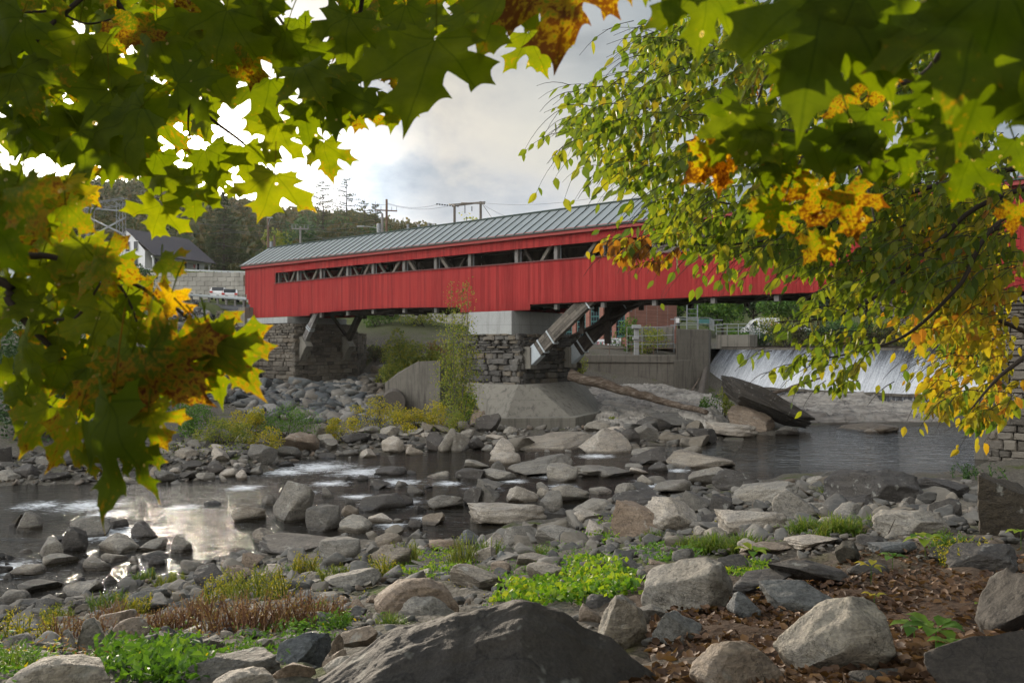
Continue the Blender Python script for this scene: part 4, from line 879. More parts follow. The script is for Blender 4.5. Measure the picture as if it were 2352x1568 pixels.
cl = MB(); cl.tube([gp(905, 69.5, 1.1), gp(905, 73, 1.2)], 1.0, 20); tag(cl.build('culvert_pipe', M['bark_g'], smooth=False), 'rusty dark culvert mouth left of the tilted slab', 'pipe')
# ------------------------------------------------------------------ foliage builders
def leaf_quads(centers, size, rs, up=0.3, aspect=0.55):
    """folded two-triangle leaves: (V, F)"""
    n = len(centers); C_ = np.asarray(centers, float)
    d = rs.normal(size=(n, 3)); d[:, 2] += up*0.0; d /= np.linalg.norm(d, axis=1)[:, None]+1e-9
    e = rs.normal(size=(n, 3)); e -= (e*d).sum(1)[:, None]*d; e /= np.linalg.norm(e, axis=1)[:, None]+1e-9
    nn = np.cross(d, e); s = (size*rs.uniform(0.6, 1.3, n))[:, None] if np.isscalar(size) else (np.asarray(size)*rs.uniform(0.7, 1.2, n))[:, None]
    a = C_-d*s*0.5; b = C_+e*s*aspect*0.5+nn*s*0.10; c = C_+d*s*0.5; f = C_-e*s*aspect*0.5+nn*s*0.10
    V = np.stack([a, b, c, f], 1).reshape(-1, 3)
    i = np.arange(n)*4
    Fc = np.concatenate([np.stack([i, i+1, i+2], 1), np.stack([i, i+2, i+3], 1)])
    return V, Fc.tolist()
def add_leaves(mb, centers, size, rs, aspect=0.55):
    if len(centers) == 0: return
    V, Fq = leaf_quads(centers, size, rs, 0.3, aspect)
    mb.V.append(V); n0 = mb.n; mb.Fc.extend([(a+n0, b+n0, c+n0) for a, b, c in Fq]); mb.n += len(V)
def crown_points(c, r, n, rs, clumps=14, shell=0.35):
    c = np.array(c, float); r = np.array(r, float); out = []
    for k in range(clumps):
        d = rs.normal(size=3); d /= np.linalg.norm(d); d[2] = d[2]*0.9+0.05
        cc = c+d*r*rs.uniform(0.35, 0.85); rr = r*rs.uniform(0.25, 0.48)
        m = max(4, n//clumps); q = rs.normal(size=(m, 3)); q /= np.linalg.norm(q, axis=1)[:, None]
        out.append(cc+q*rr*(rs.uniform(shell, 1.0, m)**0.5)[:, None])
    return np.concatenate(out)
def tree(name, base, hgt, rad, mat, label, cat='tree', group=None, n=1200, leaf=0.35, trunk=0.18, crown0=0.3, seed=1, clumps=16, bark='bark', branches=True):
    rs = np.random.RandomState(seed); base = Vector(base); root = empty(name, base, label, cat, group)
    mb = MB(); w = rs.uniform(-.3, .3, 2)*rad*0.3
    top = base+Vector((w[0], w[1], hgt*0.8)); mb.tube([base-Vector((0, 0, 0.4)), base.lerp(top, 0.5)+Vector((w[1]*.4, 0, 0)), top], [trunk, trunk*0.65, trunk*0.2], 7)
    if branches:
        for k in range(7):
            f = crown0+0.5*rs.rand(); a = rs.rand()*6.28; p = base.lerp(top, f); q = p+Vector((math.cos(a)*rad*0.7, math.sin(a)*rad*0.7, hgt*0.15)); mb.tube([p, p.lerp(q, .5)+Vector((0, 0, .05*hgt)), q], [trunk*0.4, trunk*.25, trunk*0.1], 5)
    mb.build('trunk', M[bark], root)
    cz = base.z+hgt*(1+crown0)/2
    pts = crown_points((base.x+w[0]*.5, base.y, cz), (rad, rad, hgt*(1-crown0)/2*1.05), n, rs, clumps)
    mb = MB(); add_leaves(mb, pts, leaf, rs, 0.8); mb.build('crown', M[mat], root); return root
def conifer(name, base, hgt, rad, label, n=3500, seed=1, bare=0.0, needle=0.35, mat='conifer', group=None):
    rs = np.random.RandomState(seed); base = Vector(base); root = empty(name, base, label, 'tree', group)
    mb = MB(); mb.tube([base, base+Vector((0, 0, hgt))], [hgt*0.013+.05, 0.03], 6); C_ = []; S_ = []
    lv = int(hgt*1.8)
    for k in range(lv):
        f = k/lv; z = hgt*(0.10+0.88*f); rr = rad*(1-f)**(0.45 if bare else 0.75)*rs.uniform(0.75, 1.1)+0.2
        for j in range(int(7-3*f)):
            if rs.rand() < bare*0.35: continue
            a = rs.rand()*6.283; d = Vector((math.cos(a), math.sin(a), 0)); r2 = rr*rs.uniform(0.7, 1.1)
            p = base+Vector((0, 0, z)); q = p+d*r2+Vector((0, 0, (-0.12 if not bare else 0.22)*r2)); mb.tube([p, q], [0.045*(1+hgt/25), 0.012], 4)
            m = max(3, int(n/(lv*5)*(r2/rad+0.15)))
            t = rs.uniform(0.12, 1.0, m)**0.8; pp = np.array(p)[None]*(1-t[:, None])+np.array(q)[None]*t[:, None]
            pp[:, 2] -= rs.rand(m)*0.35*(1 if not bare else .5); sp = rs.normal(size=(m, 3))*0.16*r2*0.6; sp[:, 2] *= 0.3; C_.append(pp+sp)
    mb.build('trunk', M['bark'], root)
    mb = MB(); add_leaves(mb, np.concatenate(C_), needle, rs, 0.35); mb.build('crown', M[mat], root); return root
def bush(name, c, r, mat, label, n=900, leaf=0.12, seed=1, clumps=12, cat='bush', group=None, aspect=0.6, stems=True):
    rs = np.random.RandomState(seed); root = empty(name, (c[0], c[1], c[2]), label, cat, group)
    pts = crown_points((c[0], c[1], c[2]+r[2]*0.8), r, n, rs, clumps)
    pts[:, 2] = np.maximum(pts[:, 2], c[2]+0.02)
    mb = MB(); add_leaves(mb, pts, leaf, rs, aspect); mb.build('foliage', M[mat], root)
    if stems:
        mb = MB()
        for k in range(8):
            p = Vector((c[0]+rs.uniform(-.25, .25)*r[0], c[1]+rs.uniform(-.25, .25)*r[1], c[2]-.1)); q = Vector(pts[rs.randint(len(pts))]); mb.tube([p, p.lerp(q, .5)+Vector((0, 0, .1*r[2])), q], [0.02*r[2]+.006, .012*r[2]+.004, .003], 4)
        mb.build('stems', M['bark'], root)
    return root
# ------------------------------------------------------------------ wooded hill: one far-off wood
def forest():
    rs = np.random.RandomState(5); mb = MB(); cs = []; sizes = []
    k = 0
    while k < 3000:
        d = rs.uniform(150, 400); u = rs.uniform(-500, 1750)
        if d < 240 and rs.rand() < 0.35: continue
        if u > 1250 and d < 300: continue
        x = (u-1176)/F*d; z = h1(x, d); 
        if d < 190 and 250 < u < 700 and rs.rand() < 0.6: continue
        hgt = rs.uniform(7, 12); r = hgt*rs.uniform(0.32, 0.48); m = 70
        q = rs.normal(size=(m, 3)); q /= np.linalg.norm(q, axis=1)[:, None]; q[:, 2] = np.abs(q[:, 2])*1.1-0.15
        lump = 0.75+0.35*np.sin(q[:, 0]*3+k)*np.cos(q[:, 1]*4+k*2)
        cs.append(np.array([x, d, z+hgt*0.35])+q*np.array([r, r, hgt*0.62])*lump[:, None]); sizes.append(np.full(m, rs.uniform(1.3, 2.0))); k += 1
    # trunks are hidden; under each crown a few lower leaves close the canopy
    add_leaves(mb, np.concatenate(cs), np.concatenate(sizes), rs, 0.9)
    o = mb.build('wooded_hill', M['forest']); tag(o, 'autumn woodland covering the hill behind the bridge', 'woodland', None, 'stuff')
forest()
def gz(u, d): return gp(u, d, h1((u-1176)/F*d, d))
# trees one can tell apart
conifer('spruce_tree', gz(515, 126), 0, 0, None, 0) if False else None
b = gz(514, 138); conifer('spruce_tree', b, 6+(HZ-428)/F*138-b.z, 4.6, 'tall dark spruce with drooping limbs right of the white house', 9000, 2, 0, 0.42)
for i, (u, vt, d, r, lab) in enumerate([(742, 408, 175, 6.0, 'sparse bare-topped spruce, left of the two standing above the grove'), (796, 404, 170, 6.5, 'sparse spruce with fanned bare limbs, right of the two above the grove'), (838, 455, 180, 4.6, 'small thin spruce between the grove and the wooden pole'), (862, 462, 185, 4.0, 'thinnest spruce top just left of the wooden pole')]):
    b = gz(u, d); conifer('spruce_tree', b, 6+(HZ-vt)/F*d-b.z, r, lab, 9000, 20+i, 1.0, 0.42)
for i, (u, vt, d, r, lab, mt) in enumerate([(735, 490, 165, 7.5, 'round dark broadleaf tree at the left of the grove behind the roof', 'bush_d'), (800, 498, 160, 7.0, 'dense olive green tree in the middle of the grove behind the roof', 'forest'), (868, 505, 165, 5.5, 'low rounded tree behind the light pole', 'bush_d'), (590, 520, 190, 6, 'greenish tree on the slope right of the tall dark spruce', 'forest'), (650, 525, 185, 6.5, 'yellowing tree on the slope between two utility poles', 'weed_yg'),
     (1066, 478, 118, 4.2, 'thin tan-leaved tree standing behind the pole frame above the roof', 'weed_yg'), (60, 470, 170, 9, 'tree on the far left slope behind the substation', 'forest'), (150, 480, 165, 8, 'second tree on the left slope above the substation', 'forest'), (560, 600, 128, 3.2, 'low shrubby tree left of the bridge portal', 'forest')]):
    b = gz(u, d); hg = 6+(HZ-vt)/F*d-b.z; tree('broadleaf_tree', b, hg, r, mt, lab, n=1500, leaf=0.8 if d > 150 else 0.42, trunk=0.25, crown0=0.15, seed=40+i, clumps=18)
b = gz(640, 150)
# far bank trees seen under the bridge
for i, (u, d, hg, r, mt, lab) in enumerate([(1500, 128, 9, 4.5, 'weed_g', 'leafy green tree behind the hoist frame under the bridge'), (1560, 138, 10, 5, 'bush_d', 'dark green tree beyond the tall block under the bridge'), (1660, 132, 9, 5, 'weed_g', 'bright green park tree left of the white van'), (1730, 146, 10, 5.5, 'bush_d', 'shady tree directly above the white van'), (1800, 138, 9, 5, 'weed_g', 'green tree right of the white van'), (1880, 142, 10, 6, 'bush_d', 'dark tree beyond the middle of the weir'), (1990, 150, 10, 6, 'forest', 'browning tree beyond the right part of the weir'), (2090, 140, 9, 6, 'bush_d', 'tree beyond the right end of the weir'), (2190, 138, 10, 6, 'forest', 'far bank tree hidden partly by the leaves at right'), (2290, 140, 10, 6, 'bush_d', 'rightmost tree of the far bank')]):
    tree('park_tree', gz(u, d), hg, r, mt, lab, n=4200, leaf=0.5, trunk=0.22, crown0=0.16, clumps=30, seed=70+i)
for i, (u, d, rx, rz, mt, lab) in enumerate([(1745, 120, 2.6, 1.3, 'bush_d', 'dark bank shrub behind the weir crest below the van'), (1700, 117, 1.6, 1.0, 'weed_g', 'low green shrub right of the handrail platform'), (1800, 121, 2.8, 1.9, 'weed_yg', 'yellow green shrub on the far bank right of the van'), (1850, 122, 2.4, 1.5, 'weed_o' if 'weed_o' in M else 'forest', 'rusty brown shrub on the far bank'), (1905, 120, 2.8, 1.4, 'bush_d', 'dark rounded shrub on the far bank beyond mid weir'), (1960, 122, 3.0, 2.0, 'weed_g', 'green shrub behind the weir where the branches hang'), (2020, 121, 2.8, 1.7, 'forest', 'mixed autumn shrub behind the right half of the weir'), (2080, 122, 3.0, 1.6, 'weed_yg', 'pale yellow shrub near the right end of the weir'), (2150, 121, 3.2, 2.0, 'forest', 'last shrub on the far bank before the right abutment')]):
    g_ = gz(u, d); bush('bank_shrub', g_, (rx*1.5, rx*1.2, rz*1.5), mt, lab, 2600, 0.30, 90+i, 14)
# slope bushes between the abutment and the pier, left bank bushes
def bb(name, u, v, d, w, hgt, mat, lab, n, leaf, seed, cat='bush', cl=12, group=None, asp=0.6):
    """bush whose foot is at picture row v, w and hgt in picture px at depth d (or ground hit when d is None)"""
    if d is None: d = hit(u, v)
    x = (u-1176)/F*d; z = h1(x, d); rr = pxm(w, d)/2; return bush(name, (x, d+rr*0.5, z), (rr*1.25, rr*1.0, pxm(hgt, d)/1.45), mat, lab, n, leaf, seed, cl, cat, group, asp)
bb('yellow_bush', 925, 850, 80, 105, 115, 'weed_yg', 'large yellow green bush on the slope between the abutment and the pier', 4200, 0.26, 301, cl=26)
bb('yellow_bush', 985, 845, 79, 60, 85, 'weed_yg', 'smaller green bush leaning left of the sapling on the slope', 1800, 0.25, 302)
bb('yellow_bush', 965, 800, 96, 140, 80, 'weed_yg', 'pale autumn bush higher up the slope under the bridge', 3000, 0.28, 331, cl=24)
bb('yellow_bush', 870, 790, 94, 90, 60, 'weed_g', 'green bush at the top of the slope beside the abutment', 2000, 0.28, 332, cl=18)
bb('yellow_bush', 900, 880, 77, 70, 60, 'weed_yg', 'low yellow green bush above the tilted concrete slab', 1600, 0.22, 333, cl=14)
bb('slope_bush', 860, 760, 86, 50, 40, 'forest', 'brownish scrub at the top of the rubble slope right of the abutment', 900, 0.24, 303)
bb('slope_bush', 1005, 790, 82, 50, 70, 'weed_b', 'dark brown dead scrub behind the sapling', 900, 0.22, 304)
bb('slope_bush', 1330, 865, 80, 40, 75, 'weed_yg', 'yellow and green bush right of the pier struts', 900, 0.22, 305)
bb('slope_bush', 1500, 800, 88, 90, 60, 'weed_yg', 'yellow weeds behind the wire fence', 1200, 0.25, 306)
bb('slope_bush', 1450, 800, 90, 60, 70, 'weed_g', 'green weeds next to the pale gate post', 900, 0.25, 307)
bb('river_bush', 60, 1075, 40, 230, 260, 'bush_d', 'broad dark green bush overhanging the far left bank', 5200, 0.22, 308, cl=30)
bb('river_bush', 10, 900, 52, 200, 120, 'bush_d', 'dark bush at the left edge above the bank', 2000, 0.26, 309)
bb('river_bush', 270, 735, 88, 130, 95, 'bush_d', 'round dark green bush below the retaining wall', 2800, 0.30, 310, cl=20)
bb('river_bush', 170, 980, 50, 200, 160, 'weed_g', 'green thicket on the left bank behind the hanging leaves', 3000, 0.22, 311, cl=20)
bb('river_bush', 330, 960, 52, 160, 110, 'weed_g', 'green bush left of the goldenrod on the far bank', 2600, 0.18, 312, cl=20)
bb('river_bush', 430, 1000, 42, 110, 85, 'weed_g', 'leafy green weeds with pale tops behind the shore stones', 2000, 0.12, 313, cl=16)
bb('feathery_bush', 640, 985, 45, 125, 75, 'weed_g', 'feathery grey green bush above the large layered rock', 3200, 0.10, 314, cl=22)
bb('goldenrod', 560, 990, 44, 90, 75, 'weed_y', 'tall yellow weed clump left of the feathery bush', 2000, 0.12, 315, cl=16)
bb('goldenrod', 505, 1025, 41, 110, 60, 'weed_yg', 'reddish yellow low weeds among the left shore stones', 1800, 0.11, 316, cl=16)
bb('goldenrod', 610, 1030, 41.5, 90, 55, 'weed_y', 'bright yellow green weeds just left of the large layered rock', 1600, 0.11, 317, cl=14)
bb('goldenrod', 780, 1015, 46, 90, 50, 'weed_y', 'yellow weeds right of the large layered rock', 1500, 0.11, 318, cl=14)
bb('goldenrod', 860, 1000, 50, 100, 60, 'weed_y', 'yellow weeds along the side stream below the abutment', 1600, 0.12, 319, cl=14)
bb('goldenrod', 935, 1010, 49, 90, 60, 'weed_y', 'middle clump of yellow weeds between stream and pier', 1500, 0.12, 320, cl=14)
bb('goldenrod', 1000, 1005, 50, 90, 60, 'weed_y', 'orange tinged yellow weeds left of the pier footing', 1600, 0.12, 321, cl=14)
bb('goldenrod', 1050, 1015, 49, 60, 55, 'weed_yg', 'low mixed weeds touching the pier footing', 1100, 0.11, 322, cl=12)
bb('goldenrod', 905, 960, 55, 30, 45, 'weed_y', 'thin flowering stalks with yellow heads by the side stream', 260, 0.13, 323, cl=6)
bb('green_shrub', 1072, 960, 54, 50, 70, 'ivy', 'bright green young shrub at the left corner of the pier base', 1100, 0.16, 324, cl=10)
bb('green_shrub', 1625, 962, 60, 45, 55, 'weed_g', 'green shrub left of the great tilted slab', 900, 0.16, 325, cl=10)
bb('green_shrub', 1664, 970, 59.5, 45, 62, 'weed_yg', 'yellowish shrub growing against the great tilted slab', 900, 0.15, 326, cl=10)
bb('green_shrub', 1515, 985, 57, 35, 25, 'weed_yg', 'small yellow green tuft on the ledge below the fallen trunk', 350, 0.12, 327, cl=6)
bb('green_shrub', 1410, 960, 58, 22, 18, 'weed_yg', 'tiny green tuft on the ledge beside the pier base', 150, 0.12, 328, cl=5)
# sapling in front of the pier
def sapling():
    rs = np.random.RandomState(77); d = 52.0; b = gp(1050, d, 0.6); root = empty('sapling', b, 'slender young poplar sapling rising in front of the left side of the pier', 'tree')
    mb = MB(); pts_ = []
    stems = [(1050, 1062, 655), (1046, 1035, 650), (1054, 1075, 648), (1040, 1010, 760), (1060, 1090, 790), (1045, 1040, 720), (1050, 1080, 730)]
    for u0, u1, vt in stems:
        a = gp(u0, d+rs.uniform(-.5, .5), 0.5); t = P(u1, vt, d+rs.uniform(-1, 1)); m_ = a.lerp(t, .5)+Vector((rs.uniform(-.3, .3), 0, 0)); mb.tube([a, m_, t], [0.05, 0.03, 0.008], 5)
        L_ = (t-a).length
        for k in range(int(L_*110)):
            f = rs.uniform(0.12, 1.0); w = 0.75*(1-f)**0.6+0.12; p = np.array(a.lerp(t, f))+rs.normal(size=3)*np.array([w, w, 0.3])*0.75
            if f > 0.75 and rs.rand() < 0.6: continue
            pts_.append(p)
    mb.build('trunk', M['bark_g'], root); mb = MB(); add_leaves(mb, np.array(pts_), 0.13, rs, 0.8); mb.build('crown', M['weed_yg'], root)
sapling()
# ------------------------------------------------------------------ road, wall, cars, house, poles at the left
mb = MB(); pts = [gp(400, 99, 11.75), gp(480, 97, 11.4), gp(560, 93, 10.6), (BP(37.5, 3, 9.75))]
for a, b in zip(pts[:-1], pts[1:]): mb.beam(a, b, 6.0, 0.25)
tag(mb.build('road', M['asphalt']), kind='structure')
mb = MB()
def blocks(mb, pa, pb, z0a, z1a, z0b, z1b, bw=1.25, bh=0.62, seed=1, y0=0):
    a, b = Vector(pa), Vector(pb); L_ = (Vector((b.x, b.y, 0))-Vector((a.x, a.y, 0))).length; t = Vector((b.x-a.x, b.y-a.y, 0)).normalized(); n = Vector((t.y, -t.x, 0)); 
    if n.y > 0: n = -n
    rows = int((z1a-z0a)/bh)+1; rr = random.Random(seed)
    for r in range(rows):
        x = -(r % 2)*bw/2
        while x < L_:
            xa, xb = max(0, x), min(L_, x+bw); f = ((xa+xb)/2)/L_; zb = z0a*(1-f)+z0b*f+r*bh; zt = zb+bh-0.04; lim = z1a*(1-f)+z1b*f
            if zb < lim-0.2 and xb-xa > .1:
                c = a+t*((xa+xb)/2); mb.box(Vector((c.x, c.y, (zb+zt)/2))-n*(0.15+r*0.05)+n*rr.uniform(-.02, .02), t*((xb-xa)/2-0.02), n*0.4, (0, 0, (zt-zb)/2))
            x += bw
blocks(mb, gp(60, 113, 0), gp(610, 107, 0), 12.2, 16.3, 11.6, 15.6)
tag(mb.build('retaining_wall', M['block'], bevel=0), 'tall tan block retaining wall beside the road left of the bridge', 'wall')
mb = MB(); blocks(mb, gp(900, 112, 0), gp(1085, 104, 0), 8.8, 10.8, 8.4, 10.2, seed=2); tag(mb.build('retaining_wall', M['block']), 'pale low block wall seen under the bridge left of the pier', 'wall')
gr = empty('guardrail', gp(420, 94, 11.2), 'steel road guardrail on wooden posts in front of the parked cars', 'guardrail')
for i in range(9):
    u = 400+i*20; d = 94.5-i*0.45; z = h1((u-1176)/F*d, d); m_ = MB(); p = gp(u, d, 11.95-i*0.10); m_.box(p-Vector((0, 0, 0.25)), (0.11, 0, 0), (0, 0.11, 0), (0, 0, 0.75)); m_.build('post', M['timber_pale'], gr)
m_ = MB(); m_.beam(gp(396, 94.4, 12.2), gp(566, 90.5, 11.4), 0.08, 0.30); m_.beam(gp(396, 94.3, 12.2), gp(566, 90.4, 11.4), 0.04, 0.10); m_.build('rail', M['rail'], gr, bevel=0.01)
gr = empty('guardrail', gp(430, 113, 16.2), 'weathered upper guardrail along the grassy top of the retaining wall', 'guardrail')
m_ = MB(); m_.beam(gp(300, 115, 17.2), gp(620, 112, 16.3), 0.08, 0.25); m_.build('rail', M['rail'], gr)
for i in range(11):
    u = 300+i*32; m_ = MB(); p = gp(u, 115-i*0.3, 16.7-i*0.09); m_.box(p, (0.09, 0, 0), (0, .09, 0), (0, 0, .5)); m_.build('post', M['timber_pale'], gr)
# grassy strip on top of the wall
rs = np.random.RandomState(8); mb = MB(); C_ = []
for k in range(5000):
    u = rs.uniform(230, 610); d = rs.uniform(112.5, 121); x = (u-1176)/F*d; C_.append((x, d, 16.35-(u-230)/380*.5+rs.uniform(0, .45)+(d-112)*0.09))
add_leaves(mb, np.array(C_), 0.28, rs, 0.3); tag(mb.build('roadside_grass', M['weed_yg']), 'dry grass along the top of the retaining wall', 'grass', None, 'stuff')
def car(name, loc, rz, body, label, L_=4.4, Wd=1.8, Ht=1.5, suv=True):
    r = empty(name, loc, label, 'car', 'cars on the road at the left end of the bridge'); mt = Matrix.Rotation(rz, 4, 'Z')
    prof = [(-L_/2, 0.35), (-L_/2, 0.85), (-L_/2+.12, 1.0), (-L_/2+.35, Ht*.97), (-L_/2+0.9, Ht), (0.3, Ht*0.97), (1.1, 1.0), (L_/2-.15, 0.85), (L_/2, 0.7), (L_/2, 0.35)] if suv else [(-L_/2, 0.35), (-L_/2, 0.9), (-L_/2+.7, 0.98), (-L_/2+1.3, Ht*.96), (-.2, Ht), (0.5, Ht*0.95), (1.2, 0.95), (L_/2-.15, 0.8), (L_/2, 0.65), (L_/2, 0.35)]
    k = len(prof)
    def bd(name_, pf, w, m, zoff=0, par=r):
        m_ = MB(); vs = []
        for sy in (-1, 1):
            for x, z in pf: vs.append(tuple(Vector(loc)+mt@Vector((x, sy*(w-(0.14 if z > 1.02 else 0)), z+zoff))))
        kk = len(pf); m_.add(vs, [tuple(range(kk)), tuple(range(2*kk-1, kk-1, -1))]+[(i, kk+i, kk+(i+1) % kk, (i+1) % kk) for i in range(kk)]); return m_.build(name_, M[m], par, bevel=0.04 if m == body else 0)
    b_ = bd('body', prof, Wd/2, body)
    win = [(x*0.93, z) for x, z in [(prof[2][0]+.25, 1.03), (prof[3][0]+.2, Ht*.9), (prof[5][0], Ht*0.9), (prof[6][0]-.1, 1.03)]]
    bd('side_window', win, Wd/2-0.02, 'glass')
    m_ = MB(); c = Vector(loc)+mt@Vector((-L_/2+.24, 0, (1.0+Ht)/2)); m_.box(c, mt.to_3x3()@Vector((0.10, 0, 0.2)), mt.to_3x3()@Vector((0, Wd/2-.22, 0)), mt.to_3x3()@Vector((-.03, 0, .02))); m_.build('rear_window', M['glass'], r)
    for sy in (-1, 1):
        m_ = MB(); c = Vector(loc)+mt@Vector((-L_/2-.0, sy*(Wd/2-.18), 0.88)); m_.box(c, mt.to_3x3()@Vector((0.05, 0, 0)), mt.to_3x3()@Vector((0, .17, 0)), Vector((0, 0, .11))); m_.build('tail_light', M['red_lamp'], r)
        for sx in (-1, 1):
            m_ = MB(); c = Vector(loc)+mt@Vector((sx*L_*0.31, sy*(Wd/2-.1), 0.34)); ax = mt.to_3x3()@Vector((0, 0.11, 0)); m_.tube([c-ax, c+ax], 0.34, 16); m_.build('wheel', M['tyre'], r)
    return r
car('parked_car', gp(507, 99.5, 11.75), R(100), 'car_white', 'white hatchback, the farther of two cars by the retaining wall')
car('parked_car', gp(530, 96.2, 11.3), R(106), 'car_white', 'white sedan with red tail lights, the nearer of two cars by the retaining wall', suv=False)
mb = MB(); mb.tube([gp(564, 91, 10.5), gp(564, 91, 14.0)], 0.05, 6); rt = mb.build('sign_post', M['wood_pole']); tag(rt, 'narrow dark sign seen edge-on beside the left portal', 'sign')
mb = MB(); mb.box(gp(563, 90.9, 13.5), (0.18, 0.02, 0), (-.005, .03, 0), (0, 0, .62)); mb.build('sign_panel', M['wood_pole'], rt)
# house
def house():
    C0 = gp(352, 120, 17.2); Rr = gp(487, 132, 17.2); fx = Vector((Rr.x-C0.x, Rr.y-C0.y, 0)); FL = fx.length; fx.normalize(); fy = Vector((-fx.y, fx.x, 0))
    if fy.x > 0: fy = -fy
    Wd = 7.2; ez, rz_ = 20.5, 23.9; b0 = 17.2
    r = empty('white_house', C0, 'white clapboard house with dark steep roof and a columned front porch on the rise', 'house')
    def q(a, b, z): return C0+fx*a+fy*b+Vector((0, 0, z-C0.z))
    mb = MB(); vs = [q(0, 1.6, b0), q(FL, 1.6, b0), q(FL, Wd+1.6, b0), q(0, Wd+1.6, b0), q(0, 1.6, ez), q(FL, 1.6, ez), q(FL, Wd+1.6, ez), q(0, Wd+1.6, ez), q(0, 1.6+Wd/2, rz_), q(FL, 1.6+Wd/2, rz_)]
    mb.add([tuple(v) for v in vs], [(0, 1, 5, 4), (1, 2, 6, 9, 5), (2, 3, 7, 6), (3, 0, 4, 8, 7)]); wall = mb.build('wall', M['white'], r)
    mb = MB(); ov = 0.35; rid = q(-ov, 1.6+Wd/2, rz_+.12), q(FL+ov, 1.6+Wd/2, rz_+.12)
    for s, e, z in ((0, -0.55, ez-0.75), (1, Wd+2.0, ez-0.2)):
        a, b = q(-ov, e, z), q(FL+ov, e, z); mb.add([tuple(a), tuple(b), tuple(rid[1]), tuple(rid[0]), tuple(a-Vector((0, 0, .15))), tuple(b-Vector((0, 0, .15))), tuple(rid[1]-Vector((0, 0, .15))), tuple(rid[0]-Vector((0, 0, .15)))], [(0, 1, 2, 3), (7, 6, 5, 4), (0, 4, 5, 1), (0, 3, 7, 4), (1, 5, 6, 2)])
    rf = mb.build('roof', M['shingle'], r)
    mb = MB(); c = q(6.3, 1.6+Wd/2, rz_+.5); mb.box(c, fx*.45, fy*.4, (0, 0, .9)); ch = mb.build('chimney', M['chimney'], r)
    mb = MB(); mb.box(q(FL/2, 0.3, ez-0.95), fx*(FL/2), fy*.14, (0, 0, .14)); mb.box(q(FL/2, 0.8, b0+0.15), fx*(FL/2), fy*.9, (0, 0, .15)); mb.build('porch_beam', M['white'], r)
    for k in range(5):
        m_ = MB(); m_.box(q(0.35+k*(FL-0.7)/4, 0.3, (b0+ez-1)/2), fx*.10, fy*.10, (0, 0, (ez-1-b0)/2)); m_.build('porch_post', M['white'], r)
    m_ = MB(); m_.box(q(FL*.4, 0.3, b0+1.15), fx*FL*.4, fy*.03, (0, 0, .04))
    for k in range(40): m_.box(q(0.4+k*FL*.8/40, 0.3, b0+.7), fx*.02, fy*.02, (0, 0, .42))
    m_.build('porch_railing', M['white'], r)
    for a, w in ((2.2, .5), (5.0, .8), (8.2, .45), (11.0, .45)):
        m_ = MB(); m_.box(q(a, 1.58, b0+1.6), fx*(w+.08), fy*.04, (0, 0, .92)); f_ = m_.build('window', M['white'], r); m_ = MB(); m_.box(q(a, 1.52, b0+1.6), fx*w, fy*.03, (0, 0, .82)); m_.build('pane', M['glass'], f_)
    for b_, z in ((3.0, 21.2), (4.6, 21.2), (3.0, 18.9), (6.0, 18.9)):
        m_ = MB(); m_.box(q(-.02, b_+.3, z), fx*.04, fy*.48, (0, 0, .85)); f_ = m_.build('window', M['white'], r); m_ = MB(); m_.box(q(-.07, b_+.3, z), fx*.03, fy*.38, (0, 0, .73)); m_.build('pane', M['glass'], f_)
    m_ = MB(); A1 = q(0.5, Wd+1.6, b0); m_.box(q(2.0, Wd+3.6, b0+1.4), fx*1.9, fy*2.0, (0, 0, 1.4)); m_.build('side_wing', M['white'], r)
    m_ = MB(); e0 = [q(-.1, Wd+1.6, b0+2.8), q(4.1, Wd+1.6, b0+2.8), q(4.1, Wd+5.8, b0+2.8), q(-.1, Wd+5.8, b0+2.8), q(-.1, Wd+3.6, b0+4.6), q(4.1, Wd+3.6, b0+4.6)]
    m_.add([tuple(v) for v in e0], [(0, 1, 5, 4), (2, 3, 4, 5), (3, 0, 4), (1, 2, 5)]); m_.build('side_roof', M['shingle'], r)
    for k, a in enumerate((4.0, 9.3)):
        m_ = MB(); cc = q(a, 0.5, ez-1.6); rs = np.random.RandomState(k); add_leaves(m_, np.array(cc)+rs.normal(size=(60, 3))*0.16, 0.2, rs); m_.build('hanging_flowers', M['red_lamp'], r)
house()
